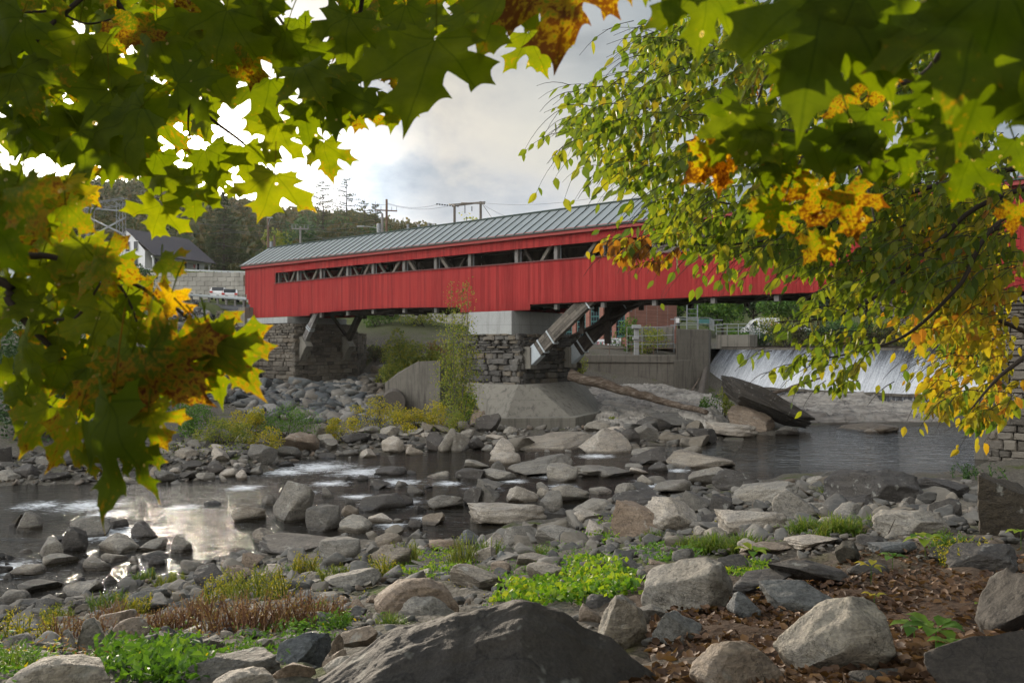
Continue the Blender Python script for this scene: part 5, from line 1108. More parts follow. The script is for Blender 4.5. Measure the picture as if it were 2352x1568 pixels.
# utility poles, frames, wires
def pole(name, u, vt, d, rad, mat, lab, cross=(), arm=None, extra=None):
    x = (u-1176)/F*d; z0 = h1(x, d); zt = CAMZ+(HZ-vt)/F*d; r = empty(name, (x, d, z0), lab, 'pole')
    mb = MB(); mb.tube([(x, d, z0-.5), (x, d, zt)], [rad*1.15, rad*.8], 8); mb.build('pole', M[mat], r)
    for dz, w, yaw in cross:
        m_ = MB(); c = Vector((x, d-.2, zt-dz)); a = Vector((math.cos(yaw), math.sin(yaw), 0)); m_.beam(c-a*w/2, c+a*w/2, .14, .16); ca = m_.build('crossarm', M[mat], r)
        for k in (-.48, -.25, .25, .48): m_ = MB(); p = c+a*w*k; m_.tube([p+Vector((0, 0, .08)), p+Vector((0, 0, .62))], [.05, .03], 6); m_.build('insulator', M['steel'], ca)
    if arm:
        m_ = MB(); p = Vector((x, d-.1, zt-arm[0])); q_ = P(arm[1], arm[2], d-1); m_.tube([p, p.lerp(q_, .35)+Vector((0, 0, (q_.z-p.z)*.45)), p.lerp(q_, .7)+Vector((0, 0, (q_.z-p.z)*.28)), q_], .05, 6); l_ = m_.build('lamp_arm', M['rail'], r)
        m_ = MB(); m_.box(q_-Vector((.45, 0, 0)), (.5, 0, 0), (0, .16, 0), (0, 0, .09)); m_.build('lamp_head', M['rail'], r, bevel=.05)
    if extra:
        m_ = MB(); c = Vector((x-.45, d, zt-extra)); m_.tube([c-Vector((0, 0, .6)), c+Vector((0, 0, .6))], .28, 12); m_.build('transformer', M['steel'], r)
    return Vector((x, d, zt))
P1 = pole('utility_pole', 888, 458, 112, 0.19, 'wood_pole', 'tall brown wooden utility pole with a crossarm behind the roof', ((1.6, 3.0, .3),))
P2 = pole('utility_pole', 878, 490, 108, 0.2, 'grey_pole', 'shorter grey pole with a street lamp arm and transformer can', (), (2.4, 836, 520), 2.0)
P3 = pole('utility_pole', 690, 520, 118, 0.17, 'grey_pole', 'grey pole with small crossarm rising behind the left part of the roof', ((.4, 2.4, .2),))
P4 = pole('utility_pole', 616, 498, 135, 0.22, 'wood_pole', 'brown pole on the slope right of the tall dark spruce', (), (1.5, 626, 500))
P5 = pole('utility_pole', 630, 540, 125, 0.18, 'wood_pole', 'short brown pole with a meter box near the portal', (), None, 1.6)
hf = empty('pole_frame', gp(1078, 110, 12), 'wooden two-pole substation frame with crossbeams standing above the roof', 'pole frame')
for u, vt in ((1044, 471), (1104, 463)):
    m_ = MB(); m_.tube([gp(u, 108, 8), P(u, vt, 108)], .17, 8); m_.build('pole', M['timber'], hf)
def fb_(name, pts, r=.09):
    m_ = MB()
    for a, b in pts: m_.tube([P(*a), P(*b)], r, 6)
    m_.build(name, M['timber'], hf)
fb_('crossbeam', [((1036, 470, 108), (1115, 464, 108))]); fb_('crossbeam', [((1038, 474, 108), (1100, 466, 108))]); fb_('crossbeam', [((1060, 466, 112), (1113, 468, 104))]); fb_('crossbeam', [((1032, 469, 112), (1046, 473, 104))]); fb_('guy', [((1106, 466, 108), (1135, 508, 108))], .03)
m_ = MB()
for k in range(9): a = P(1002+k*6, 469+k*.6, 109); m_.tube([a, a+Vector((.22, 0, 0))], .09, 6)
m_.build('insulator', M['black'], hf)
for u, v0, v1 in ((1068, 470, 490), (1084, 474, 485), (1072, 498, 512)): m_ = MB(); m_.tube([P(u, v0, 108), P(u, v1, 108)], .06, 5); m_.build('hanging_switch', M['black'], hf)
for i, (u, v0, v1) in enumerate([(937, 515, 545), (962, 515, 542), (985, 512, 540), (994, 514, 538)]):
    m_ = MB(); m_.tube([P(u, v1+10, 112), P(u, v0, 112)], .18, 8); o = m_.build('bushing_post', M['steel']); tag(o, ['leftmost grey bushing post poking up behind the roof ridge', 'second grey bushing post behind the roof ridge', 'third grey bushing post behind the roof ridge', 'rightmost grey bushing post nearest the pole frame'][i], 'post', 'bushing posts behind the roof')
def wire(pa, pb, sag, r=0.022, lab='thin overhead power line crossing behind the bridge'):
    a, b = Vector(pa), Vector(pb); pts = [a.lerp(b, i/14)-Vector((0, 0, sag*4*(i/14)*(1-i/14))) for i in range(15)]; m_ = MB(); m_.tube(pts, r, 4); o = m_.build('power_line', M['wire']); tag(o, lab, 'cable', 'overhead power lines'); return o
WL = ['power line from far left to the top of the crossarmed grey pole', 'highest power line from far left to the tall brown pole', 'lower power line from far left to the crossarmed grey pole', 'upper line between the crossarmed grey pole and the lamp pole', 'lower line between the crossarmed grey pole and the lamp pole', 'sagging line from the slope to the foot of the brown pole', 'upper of two lines from the brown pole to the pole frame', 'lower of two lines from the brown pole to the pole frame', 'long line rising from the pole frame over the bridge roof', 'line running on to the upper right behind the leaves', 'short line dropping to the left part of the bridge roof', 'line from far left to the brown slope pole', 'guy line from the pole frame down to the roof ridge', 'line from the slope pole to the lamp pole', 'lowest line crossing above the left portal']
for i, (a, b, s) in enumerate([((140, 478, 130), (690, 520, 118), .8), ((140, 440, 130), (890, 470, 112), 1.2), ((140, 520, 130), (690, 524, 118), 1.0), ((690, 523, 118), (878, 512, 108), .5), ((690, 524, 118), (878, 528, 108), .5), ((480, 520, 140), (888, 532, 112), 1.5), ((888, 466, 112), (1010, 468, 109), .6), ((888, 468, 112), (1030, 473, 108), .6), ((1110, 466, 108), (1500, 428, 70), .8), ((1500, 428, 70), (2300, 330, 45), .3), ((700, 530, 118), (800, 562, 105), .3), ((350, 480, 130), (616, 540, 135), .6), ((1110, 470, 108), (1240, 515, 90), .5), ((616, 505, 135), (878, 500, 108), 1.0), ((500, 560, 120), (700, 575, 110), .4)]):
    wire(P(*a), P(*b), s, 0.006+0.00013*min(a[2], b[2]), WL[i])
# substation at far left: lattice frames, transformer boxes, fence
ss = empty('substation', gp(200, 112, 13), 'grey steel lattice substation structure behind the leaves at far left', 'substation')
def lat(a, b, w, name='lattice_column'):
    m_ = MB(); a, b = Vector(a), Vector(b); d = (b-a).normalized(); x = d.cross(Vector((0, 1, 0.01))).normalized()*w/2; y = d.cross(x).normalized()*w/2; n = max(2, int((b-a).length/w))
    cs = [x+y, x-y, -x-y, -x+y]
    for c in cs: m_.tube([a+c, b+c], .05, 4)
    for i in range(n):
        for k in range(4): m_.tube([a.lerp(b, i/n)+cs[k], a.lerp(b, (i+1)/n)+cs[(k+1) % 4]], .03, 4)
    m_.build(name, M['steel'], ss)
lat(gp(278, 112, 13), P(278, 465, 112), .9); lat(gp(205, 112, 13), P(205, 480, 112), .9); lat(P(190, 478, 112), P(290, 462, 112), .9, 'lattice_beam'); lat(gp(125, 110, 13), P(125, 560, 110), .9); lat(P(60, 570, 110), P(210, 545, 110), .8, 'lattice_beam'); lat(gp(60, 110, 13), P(60, 560, 110), .8)
m_ = MB(); m_.beam(P(140, 473, 112), P(290, 485, 112), .2, .2); m_.beam(P(205, 545, 112), P(288, 500, 112), .2, .2); m_.beam(P(205, 500, 112), P(288, 540, 112), .2, .2); m_.build('beam', M['steel'], ss)
for u0, u1, v0, v1 in ((66, 122, 580, 640), (132, 210, 595, 655), (30, 64, 600, 640)):
    m_ = MB(); a = P(u0, v1, 108); b = P(u1, v0, 108); m_.abox(a.x, b.x, 107, 110, a.z-1, b.z); m_.build('transformer_tank', M['galv'], ss, bevel=.08)
    m_ = MB()
    for k in range(3): c = Vector((a.x+(b.x-a.x)*(k+.5)/3, 108.5, b.z)); m_.tube([c, c+Vector((0, 0, 1.3))], [.22, .08], 8)
    m_.build('insulator', M['steel'], ss)
# white delivery van on the far road and a couple of parked cars
def van():
    c = P(1757, 752, 128); z0 = h1(c.x, 128); r = empty('delivery_van', (c.x, 128, z0), 'white delivery van with purple and orange letters on the far road', 'van'); z = c.z-1.0
    m_ = MB(); m_.prism([(c.x-1.4, 127), (c.x+2.1, 127), (c.x+2.1, 129.2), (c.x-1.4, 129.2)], z, z+2.5, [(c.x-1.3, 127.1), (c.x+2.05, 127.1), (c.x+2.05, 129.1), (c.x-1.3, 129.1)]); m_.build('cargo_body', M['car_white'], r, bevel=.12)
    m_ = MB(); pf = [(-3.6, 0), (-3.6, .85), (-2.9, 1.15), (-2.0, 2.2), (-1.3, 2.4), (-1.3, 0)]; m_.add([(c.x+a, y, z+b) for y in (127.08, 129.1) for a, b in pf], [tuple(range(5, -1, -1)), tuple(range(6, 12))]+[(i, (i+1) % 6, 6+(i+1) % 6, 6+i) for i in range(6)]); m_.build('cab', M['car_white'], r, bevel=.05)
    m_ = MB(); m_.add([(c.x+a, 127.05, z+b) for a, b in [(-2.75, 1.2), (-1.55, 1.2), (-1.55, 1.95), (-2.05, 1.95)]], [(0, 1, 2, 3)]); m_.build('side_window', M['glass'], r)
    for a in (-2.7, 1.2): m_ = MB(); m_.tube([(c.x+a, 127.0, z), (c.x+a, 127.3, z)], .38, 16); m_.build('wheel', M['tyre'], r)
    text('Fed', 1.15, (c.x-0.35, 126.97, z+1.55), (R(90), 0, 0), M['purple'], r); text('Ex', 1.15, (c.x+1.18, 126.97, z+1.55), (R(90), 0, 0), M['orange'], r)
van()
car('parked_car', gp(1835, 130, gz(1835, 130).z+1.0), R(5), 'car_white', 'white car half hidden by bushes right of the delivery van')
car('parked_car', gp(2128, 128, gz(2128, 128).z+0.2), R(10), 'car_white', 'white car on the far bank near the right end of the weir', suv=False)
# ------------------------------------------------------------------ rocks
import bmesh
_ico = {}
def ico(sub):
    if sub not in _ico:
        bm = bmesh.new(); bmesh.ops.create_icosphere(bm, subdivisions=sub, radius=1.0); bm.verts.ensure_lookup_table()
        _ico[sub] = (np.array([v.co[:] for v in bm.verts]), [tuple(v.index for v in f.verts) for f in bm.faces]); bm.free()
    return _ico[sub]
def rock_shape(seed, sub=4, cuts=9, strata=0.05, rough=0.05, flat=0.5):
    rs = np.random.RandomState(seed); v, f = ico(sub); v = v.copy()
    for k in range(cuts):
        n = rs.normal(size=3); n[2] *= 1.0+flat; n /= np.linalg.norm(n); dist = rs.uniform(0.38, 0.76)
        e = v@n-dist; m = e > 0; v[m] -= (e[m]*0.96)[:, None]*n
    o = rs.uniform(0, 50, 3)
    lo = fbm(v*1.1+o, 3)[:, None]*0.085; v = v*(1+lo)
    # bedding: thin ledges running round the stone, tilted
    a = rs.uniform(-0.5, 0.5, 2); s = v[:, 2]+a[0]*v[:, 0]+a[1]*v[:, 1]+0.12*fbm(v*1.7+o, 2)
    q = s*rs.uniform(3.0, 5.0); fr = q-np.floor(q); led = np.where(fr < 0.85, fr/0.85, (1-fr)/0.15)-0.5
    led2 = np.abs(vnoise(np.stack([s*9, v[:, 0]*0.6, v[:, 1]*0.6], 1)+o))
    v[:, :2] *= (1+strata*(led+0.8*led2))[:, None]
    v = v+v*(fbm(v*4.5+o, 4)*rough)[:, None]
    if sub >= 5: v = v+v*(fbm(v*17+o, 4)*rough*0.28)[:, None]
    lo_, hi = v.min(0), v.max(0); v = (v-(lo_+hi)/2)/((hi-lo_)/2)
    return v, f
PROTO = {}
def proto(kind, i, sub):
    key = (kind, i, sub)
    if key not in PROTO:
        par = {'slab': (12, 0.05, 0.04, 1.1), 'block': (15, 0.02, 0.045, 0.2), 'round': (9, 0.01, 0.035, 0.0), 'wedge': (10, 0.025, 0.045, 0.6)}[kind]
        v, f = rock_shape(hash_(kind)*31+i*7+sub*0, sub, par[0], par[1], par[2], par[3])
        me = bpy.data.meshes.new('rock'); me.from_pydata(v.tolist(), [], f); me.polygons.foreach_set('use_smooth', [True]*len(me.polygons)); PROTO[key] = me
    return PROTO[key]
def hash_(s): return sum(ord(c)*(i+3) for i, c in enumerate(s)) % 97
MESHV = {}
def rock(u, vb, w, h, kind='slab', mat='rock', tilt=0, label=None, name='rock', group=None, i=None, d=None, sub=None, yaw=None, deep=0.8, cat='rock', rng_=random.Random(11)):
    dl = d if d is not None else hit(u, vb)
    W_ = pxm(w, dl); ry = W_/2*deep; dc = dl+ry*0.55; x = (u-1176)/F*dc; zg = max(h1(x, dc), -0.15 if vb > 1000 else -0.3)
    zt = CAMZ-(vb-h-HZ)/F*dc
    if zt-zg < 0.3*pxm(h, dl): zg = zt-0.9*pxm(h, dl)
    rz = (zt-zg)/1.55
    sub = sub or (5 if w > 105 else 4)
    i = i if i is not None else rng_.randrange(9)
    me = proto(kind, i, sub); key = (me.name, mat)
    if key not in MESHV:
        m2 = me.copy(); m2.materials.clear(); m2.materials.append(M[mat]); MESHV[key] = m2
    o = bpy.data.objects.new(name, MESHV[key]); COL.objects.link(o)
    t = R(tilt); c, s = abs(math.cos(t)), abs(math.sin(t))
    # pick half-axes so the tilted stone still fills w by h
    a = W_/2; b = rz
    if tilt:
        den = c*c-s*s
        if abs(den) > 0.25: a2, b2 = (a*c-b*s)/den, (b*c-a*s)/den; a, b = (max(a2, a*0.6), max(b2, b*0.28))
    yw = yaw if yaw is not None else rng_.choice([0, 180])+rng_.uniform(-18, 18)
    o.scale = (a*1.03, ry, b); o.rotation_euler = (R(rng_.uniform(-9, 9)), t, R(yw) if abs(tilt) < 6 else 0)
    o.location = (x, dc, zt-rz)
    return tag(o, label, cat, group)
HAND = []
HR = [
 # u, base row, w, h, kind, material, tilt, label
 (670, 1198, 100, 95, 'wedge', 'rock', 0, 'tall pointed grey boulder standing in the stream below the rapids'),
 (742, 1218, 78, 58, 'round', 'rock', 0, 'rounded mottled boulder touching the tall pointed one'),
 (572, 1196, 78, 36, 'slab', 'rock', 0, 'low flat stone left of the tall pointed boulder'),
 (618, 1160, 34, 26, 'block', 'rock', 0, 'small stone behind the tall pointed boulder'),
 (486, 1161, 42, 12, 'slab', 'rock_dark', 0, 'thin dark stone alone in the bright water'),
 (608, 1246, 66, 34, 'wedge', 'rock', 0, 'dark humped stone in the water right of the glare'),
 (672, 1274, 190, 46, 'slab', 'rock_dark', -3, 'long low dark ledge rock at the near waterline'),
 (781, 1292, 95, 56, 'round', 'rock', 0, 'big grey rock right of the long dark ledge rock'),
 (70, 1216, 56, 44, 'block', 'rock', 0, 'upright grey stone in the water at far left'),
 (38, 1210, 34, 30, 'round', 'rock_moss', 0, 'mossy small stone left of the upright grey one'),
 (119, 1285, 60, 50, 'block', 'rock', 0, 'squarish rock at the left end of the midstream pile'),
 (173, 1268, 68, 62, 'block', 'rock_dark', 0, 'tallest dark rock of the midstream pile at left'),
 (137, 1298, 82, 30, 'slab', 'rock', 4, 'pale flat rock leaning at the foot of the midstream pile'),
 (274, 1268, 98, 40, 'slab', 'rock', 5, 'broad sloping slab in the middle of the midstream pile'),
 (346, 1262, 84, 30, 'slab', 'rock', 4, 'flat slab near the right end of the midstream pile'),
 (420, 1267, 47, 40, 'block', 'rock', 0, 'chunky brown stained stone beside the brightest glare'),
 (335, 1235, 74, 40, 'wedge', 'rock_dark', 8, 'dark wedge rock at the back of the midstream pile'),
 (230, 1307, 70, 32, 'slab', 'rock', 8, 'white banded slab in front of the midstream pile'),
 (262, 1290, 62, 25, 'slab', 'rock', 14, 'thin slanted slab between two larger ones of the pile'),
 (206, 1232, 90, 42, 'slab', 'rock', 0, 'low rock breaking the current behind the pile'),
 (310, 1293, 28, 18, 'round', 'rock_pale', 0, 'small pale cobble right of the banded slab'),
 (65, 1318, 88, 27, 'slab', 'rock', 4, 'flat layered stone near the left edge of the stream'),
 (90, 1358, 98, 30, 'slab', 'rock', 3, 'grey low slab at the left waterline'),
 (189, 1366, 82, 36, 'block', 'rock', 0, 'dark faceted rock at the left waterline'),
 (36, 1380, 70, 24, 'slab', 'rock', 0, 'greenish flat rock at the left edge of the bank'),
 (112, 1398, 66, 34, 'slab', 'rock', 12, 'tilted grey slab among weeds at left'),
 (486, 1338, 82, 48, 'wedge', 'rock_dark', -8, 'ridged dark rock at the right end of the glare'),
 (342, 1388, 100, 44, 'slab', 'rock_blue', -10, 'blue grey slab rising from the brown weeds'),
 (626, 1330, 46, 38, 'round', 'rock_pale', 10, 'white knobbly boulder in the goldenrod'),
 (810, 1350, 130, 42, 'slab', 'rock', -4, 'striped grey ledge rock left of the tan boulder'),
 (697, 1354, 42, 32, 'round', 'rock_blue', 0, 'dark rounded cobble in the dead weeds'),
 (216, 1506, 98, 92, 'block', 'rock', 10, 'tall rounded grey boulder with fine pale stripes at lower left'),
 (302, 1480, 84, 62, 'round', 'rock_tan', 0, 'brownish round boulder leaning on the striped one'),
 (40, 1488, 78, 36, 'round', 'rock', 5, 'smooth grey rock at the left edge above the pale boulder'),
 (100, 1508, 98, 48, 'slab', 'rock', 6, 'long grey rock left of the striped boulder'),
 (60, 1528, 98, 34, 'slab', 'rock', 8, 'low slab behind the large pale boulder'),
 (160, 1490, 40, 45, 'block', 'rock', 0, 'narrow dark stone between the striped boulder and the long rock'),
 (136, 1600, 236, 88, 'round', 'rock_pale', 0, 'large smooth pale boulder in the lower left corner'),
 (428, 1500, 84, 48, 'block', 'rock_blue', 0, 'blue grey speckled boulder above the green ferns'),
 (493, 1484, 58, 28, 'round', 'rock', 0, 'low brown grey stone right of the speckled boulder'),
 (540, 1575, 235, 88, 'slab', 'rock', 5, 'broad layered grey slab near the bottom left'),
 (560, 1600, 150, 60, 'round', 'rock_pale', 0, 'pale cracked boulder in front of the layered slab'),
 (674, 1590, 94, 72, 'round', 'rock_tan', 0, 'smooth dark brown boulder left of the great dark rock'),
 (697, 1518, 122, 66, 'wedge', 'rock_blue', 0, 'angular grey boulder above the smooth brown one'),
 (768, 1502, 62, 52, 'block', 'rock_tan', 16, 'tilted tan block beside the great dark rock'),
 (820, 1482, 88, 46, 'round', 'rock_tan', 0, 'rounded tan boulders behind the great dark rock'),
 (722, 1438, 96, 32, 'slab', 'rock', 0, 'layered flat stone in the weeds left of the tan boulder'),
 (954, 1412, 206, 86, 'round', 'rock_tan', 3, 'large smooth tan boulder with a sunlit top'),
 (985, 1416, 130, 46, 'slab', 'rock', -4, 'grey lower lip of stone under the tan boulder'),
 (896, 1304, 100, 58, 'wedge', 'rock', 0, 'grey angular boulder at the waterline left of centre'),
 (893, 1262, 66, 46, 'wedge', 'rock', -14, 'sharp tilted stone behind the grey angular boulder'),
 (1022, 1270, 76, 38, 'slab', 'rock_tan', -6, 'brown flat stone beside the white split boulder'),
 (1080, 1256, 52, 44, 'block', 'rock_blue', 0, 'pale blue stone at the waterline left of the white split boulder'),
 (1134, 1272, 64, 56, 'block', 'rock_pale', 12, 'white split boulder with a dark underside'),
 (1098, 1350, 142, 62, 'slab', 'rock', 12, 'dark brown layered rock slanting down behind the ivy'),
 (1231, 1296, 98, 36, 'slab', 'rock', -6, 'dark topped flat stone in the green weeds'),
 (1149, 1318, 44, 28, 'round', 'rock_tan', 0, 'brown round stone in the middle of the weeds'),
 (1258, 1330, 102, 38, 'slab', 'rock', 0, 'grey slab half buried in bright ivy'),
 (1166, 1200, 176, 50, 'slab', 'rock_pale', 0, 'broad flat pale slab lying in the stream'),
 (1023, 1168, 82, 34, 'slab', 'rock', 0, 'low dark stone at the left of the upright pair'),
 (1084, 1162, 54, 50, 'block', 'rock_dark', 12, 'dark upright stone, left one of a leaning pair'),
 (1123, 1162, 58, 52, 'block', 'rock', 10, 'grey upright stone, right one of a leaning pair'),
 (1199, 1152, 74, 40, 'wedge', 'rock_pale', 0, 'pale triangular stone behind the broad flat slab'),
 (1267, 1176, 72, 58, 'wedge', 'rock', 12, 'slanted stone right of the broad flat slab'),
 (1307, 1153, 98, 48, 'slab', 'rock', 12, 'long smooth slanting slab midstream'),
 (1354, 1180, 112, 34, 'slab', 'rock', 0, 'flat grey slab in front of the long slanting one'),
 (1350, 1208, 78, 42, 'slab', 'rock_pale', 8, 'pale tapering stone near the big brown boulder'),
 (1473, 1230, 156, 84, 'block', 'rock_tan', 0, 'large blocky brown grey boulder right of centre'),
 (1545, 1218, 142, 92, 'slab', 'rock_pale', 20, 'long pale slab slanting down to the right'),
 (1199, 1250, 94, 44, 'slab', 'rock', 0, 'hollowed grey rock at the near waterline'),
 (1288, 1250, 118, 44, 'slab', 'rock', 0, 'wavy grey ledge rock at the near waterline'),
 (1082, 1102, 72, 30, 'block', 'rock_dark', 0, 'dark square stone left of the ribbed slab'),
 (1098, 1076, 68, 22, 'slab', 'rock', 0, 'flat stone behind the dark square one'),
 (1142, 1092, 40, 34, 'round', 'rock', 0, 'rounded stone between the dark square one and the slab'),
 (1243, 1090, 156, 48, 'slab', 'rock', -8, 'ribbed long slab rising from the stream in front of the pier'),
 (1290, 1104, 76, 40, 'round', 'rock', 6, 'smooth boulder leaning on the ribbed slab'),
 (1382, 1094, 142, 30, 'slab', 'rock', 5, 'long low slab with a layered edge'),
 (1411, 1096, 96, 28, 'slab', 'rock', 6, 'thin plate of rock lying on the long low slab'),
 (897, 1092, 74, 22, 'slab', 'rock_dark', 0, 'dark wet stone splitting the rapids'),
 (871, 1121, 50, 22, 'block', 'rock_dark', 0, 'black wet stone below the rapids'),
 (1005, 1098, 60, 14, 'slab', 'rock', 0, 'thin flat stone alone in the dark water'),
 (878, 1170, 104, 36, 'slab', 'rock_dark', 0, 'group of dark wet slabs downstream of the rapids'),
 (875, 1200, 62, 22, 'round', 'rock_pale', 0, 'smooth pale stone at the edge of the channel'),
 (817, 1222, 78, 40, 'block', 'rock', 0, 'grey split boulder right of the mottled one'),
 (785, 1212, 40, 26, 'block', 'rock_dark', 0, 'small black stone wedged between boulders'),
 (1271, 1032, 208, 34, 'slab', 'rock', -3, 'very broad low slab in front of the pier footing'),
 (1437, 1139, 58, 38, 'block', 'rock', 10, 'leaning stone at the narrow channel'),
 (1545, 1128, 98, 30, 'slab', 'rock', 4, 'flat layered boulder at the head of the rock field'),
 (1483, 1048, 66, 24, 'wedge', 'rock', 0, 'pointed low stone near the pool outlet'),
 (1364, 1320, 74, 36, 'slab', 'rock', 6, 'pale flat stone in the grass below the brown boulder'),
 (1447, 1315, 54, 38, 'wedge', 'rock', 20, 'triangular tilted stone left of the great white topped rock'),
 (1432, 1492, 114, 132, 'block', 'rock', 0, 'tall upright brown grey boulder right of the great dark rock'),
 (1357, 1436, 56, 50, 'round', 'rock_tan', 0, 'rounded brown stone peeping behind the upright boulder'),
 (1577, 1414, 206, 136, 'wedge', 'rock', 0, 'massive boulder with a pale crest and shaded right side'),
 (1559, 1490, 124, 92, 'block', 'rock_blue', 14, 'dark blue grey block in the dead leaves'),
 (1708, 1436, 74, 82, 'block', 'rock_blue', 0, 'rounded slate stone standing in the dead leaves'),
 (1908, 1545, 248, 180, 'block', 'rock', 0, 'key white faced boulder in the dead leaves at lower right'),
 (1692, 1600, 212, 125, 'round', 'rock_tan', 0, 'rough tan boulder at the bottom among dead leaves'),
 (1854, 1350, 214, 92, 'slab', 'rock_dark', 16, 'dark wedge shaped slab tilting over the dead leaves'),
 (1838, 1406, 168, 68, 'wedge', 'rock_blue', 0, 'slate grey ridge rock behind the white faced boulder'),
 (1742, 1368, 168, 60, 'slab', 'rock_dark', 5, 'flat dark slab with a fallen orange leaf on it'),
 (1764, 1272, 124, 36, 'slab', 'rock_tan', -6, 'thin brown slab above the dark wedge slab'),
 (2085, 1244, 168, 88, 'block', 'rock', -4, 'big pale and dark boulder above the litter'),
 (2002, 1158, 226, 94, 'block', 'rock_dark', 0, 'largest rounded boulder at the edge of the pool'),
 (1985, 1160, 150, 44, 'slab', 'rock_dark', -5, 'lower shelf of stone in front of the largest pool boulder'),
 (2166, 1146, 124, 56, 'slab', 'rock_dark', 10, 'long dark slab at the right end of the pool'),
 (1757, 1158, 164, 66, 'slab', 'rock', -12, 'sloping smooth slab rising to the right by the pool'),
 (1686, 1124, 106, 50, 'wedge', 'rock_dark', 0, 'dark faceted boulder at the pool edge'),
 (1621, 1110, 78, 40, 'round', 'rock', 0, 'smooth round topped boulder at the pool edge'),
 (1608, 1074, 156, 46, 'wedge', 'rock', -5, 'double boulder standing in the pool outlet'),
 (1728, 1224, 164, 68, 'slab', 'rock_pale', -6, 'layered pale rock outcrop above the grass'),
 (1656, 1176, 58, 44, 'block', 'rock_dark', 0, 'dark knobbly boulder between two slabs'),
 (1598, 1178, 88, 56, 'block', 'rock', 12, 'cracked dark stone right of the long pale slab'),
 (1955, 1194, 80, 42, 'round', 'rock', 0, 'rounded granite boulder above the grass'),
 (1905, 1175, 46, 18, 'round', 'rock_pale', 0, 'small white rounded stone beside the granite boulder'),
 (1870, 1176, 84, 32, 'slab', 'rock', 8, 'brown and grey slab left of the small white stone'),
 (1725, 1268, 64, 34, 'wedge', 'rock_pale', 6, 'pale wedge stone in the grass'),
 (1872, 1264, 132, 34, 'slab', 'rock_pale', 0, 'long smooth pale stone below the grass tuft'),
 (2003, 1268, 78, 48, 'block', 'rock_dark', 8, 'dark angular stone beside the root stump'),
 (2049, 1278, 104, 42, 'slab', 'rock_blue', -4, 'slate slab below the big pale and dark boulder'),
 (1991, 1322, 92, 34, 'slab', 'rock_dark', 0, 'dark stone sunk in dead leaves'),
 (2254, 1312, 170, 84, 'slab', 'rock_dark', -18, 'dark sloping boulder at the right edge under the mossy rock'),
 (2305, 1238, 170, 175, 'block', 'rock_moss', -12, 'huge dark mossy ribbed rock at the right edge'),
 (2350, 1462, 250, 165, 'block', 'rock_grain', -12, 'coarse grey boulder at the right edge above the lichened one'),
 (2280, 1640, 330, 215, 'block', 'rock_grain', -8, 'dark lichened boulder filling the lower right corner'),
 (2040, 1585, 168, 34, 'slab', 'rock_dark', 0, 'flat dark stone at the bottom between two boulders'),
 (2173, 1193, 88, 50, 'wedge', 'rock_dark', 0, 'mossy pyramid stone left of the huge ribbed rock'),
 (2130, 1262, 60, 34, 'round', 'rock_tan', 0, 'tan stone by the yellow sprouts'),
 (2190, 1290, 110, 30, 'slab', 'rock_dark', 0, 'low dark stone under the sprouting vines'),
 (1500, 1432, 60, 44, 'round', 'rock', 0, 'grey stone between the upright boulder and the massive one'),
 (1380, 1400, 70, 34, 'slab', 'rock_dark', 0, 'dark stone behind the ivy patch'),
 (1680, 1300, 70, 26, 'round', 'rock_dark', 0, 'small dark stone under the fern'),
 (1725, 987, 122, 62, 'slab', 'rock_tan', 14, 'sloping brown slab lying under the great tilted one'),
 (1680, 1000, 112, 32, 'slab', 'rock_pale', 0, 'flat pale ledge below the shrubs by the great slab'),
 (1806, 1000, 62, 28, 'slab', 'rock', 10, 'small slab at the tip of the great tilted one'),
 (1990, 991, 142, 24, 'slab', 'rock', 4, 'low dark layered rock island in the pool'),
 (2002, 994, 34, 11, 'round', 'rock_pale', 0, 'small pale boulder in front of the rock island'),
 (1612, 1018, 82, 42, 'slab', 'rock_dark', 8, 'dark rounded rock at the pool margin below the ledge'),
 (1575, 985, 190, 40, 'slab', 'rock', 6, 'long dark slab on the near edge of the ledge'),
 (1500, 990, 90, 34, 'block', 'rock_dark', 0, 'dark mossy stone at the foot of the ledge'),
 (1425, 1000, 70, 24, 'block', 'rock_pale', 0, 'pink brown stone against the pier footing'),
 (690, 1040, 96, 58, 'slab', 'rock_tan', 12, 'large layered tan rock on the far shore'),
 (658, 1052, 74, 36, 'slab', 'rock', 12, 'grey slanting stone under the layered tan rock'),
 (756, 1036, 50, 30, 'round', 'rock', 0, 'grey stone right of the layered tan rock'),
 (1000, 1035, 52, 44, 'wedge', 'rock_dark', 8, 'dark triangular stone on the far shore'),
 (1026, 1038, 46, 50, 'slab', 'rock', 35, 'plate of grey rock tilted steeply on the far shore'),
 (1054, 1038, 46, 44, 'round', 'rock', 0, 'rounded grey stone right of the steeply tilted plate'),
 (845, 1050, 40, 22, 'round', 'rock_pale', 0, 'pale stone at the far waterline'),
 (1105, 975, 50, 34, 'block', 'rock_tan', 0, 'brown block resting on the pier footing corner'),
 (1112, 948, 52, 15, 'slab', 'rock_tan', 0, 'thin brown slab lying above the brown block'),
]
for r_ in HR: rock(*r_[:7], label=r_[7], name='boulder' if r_[2] > 60 else 'rock')
# the great tilted slab by the weir pool
o = rock(1758, 992, 232, 120, 'slab', 'rock_dark', 27, 'great dark slab tilted up beside the pool below the weir', 'boulder', None, 2, 55.0, 6, 0, 0.5)
o.scale = (3.55, 1.7, 1.05); o.location = (P(1755, 925, 56.5).x, 56.5, P(1755, 925, 56.5).z); o.rotation_euler = (R(6), R(28), R(-8))
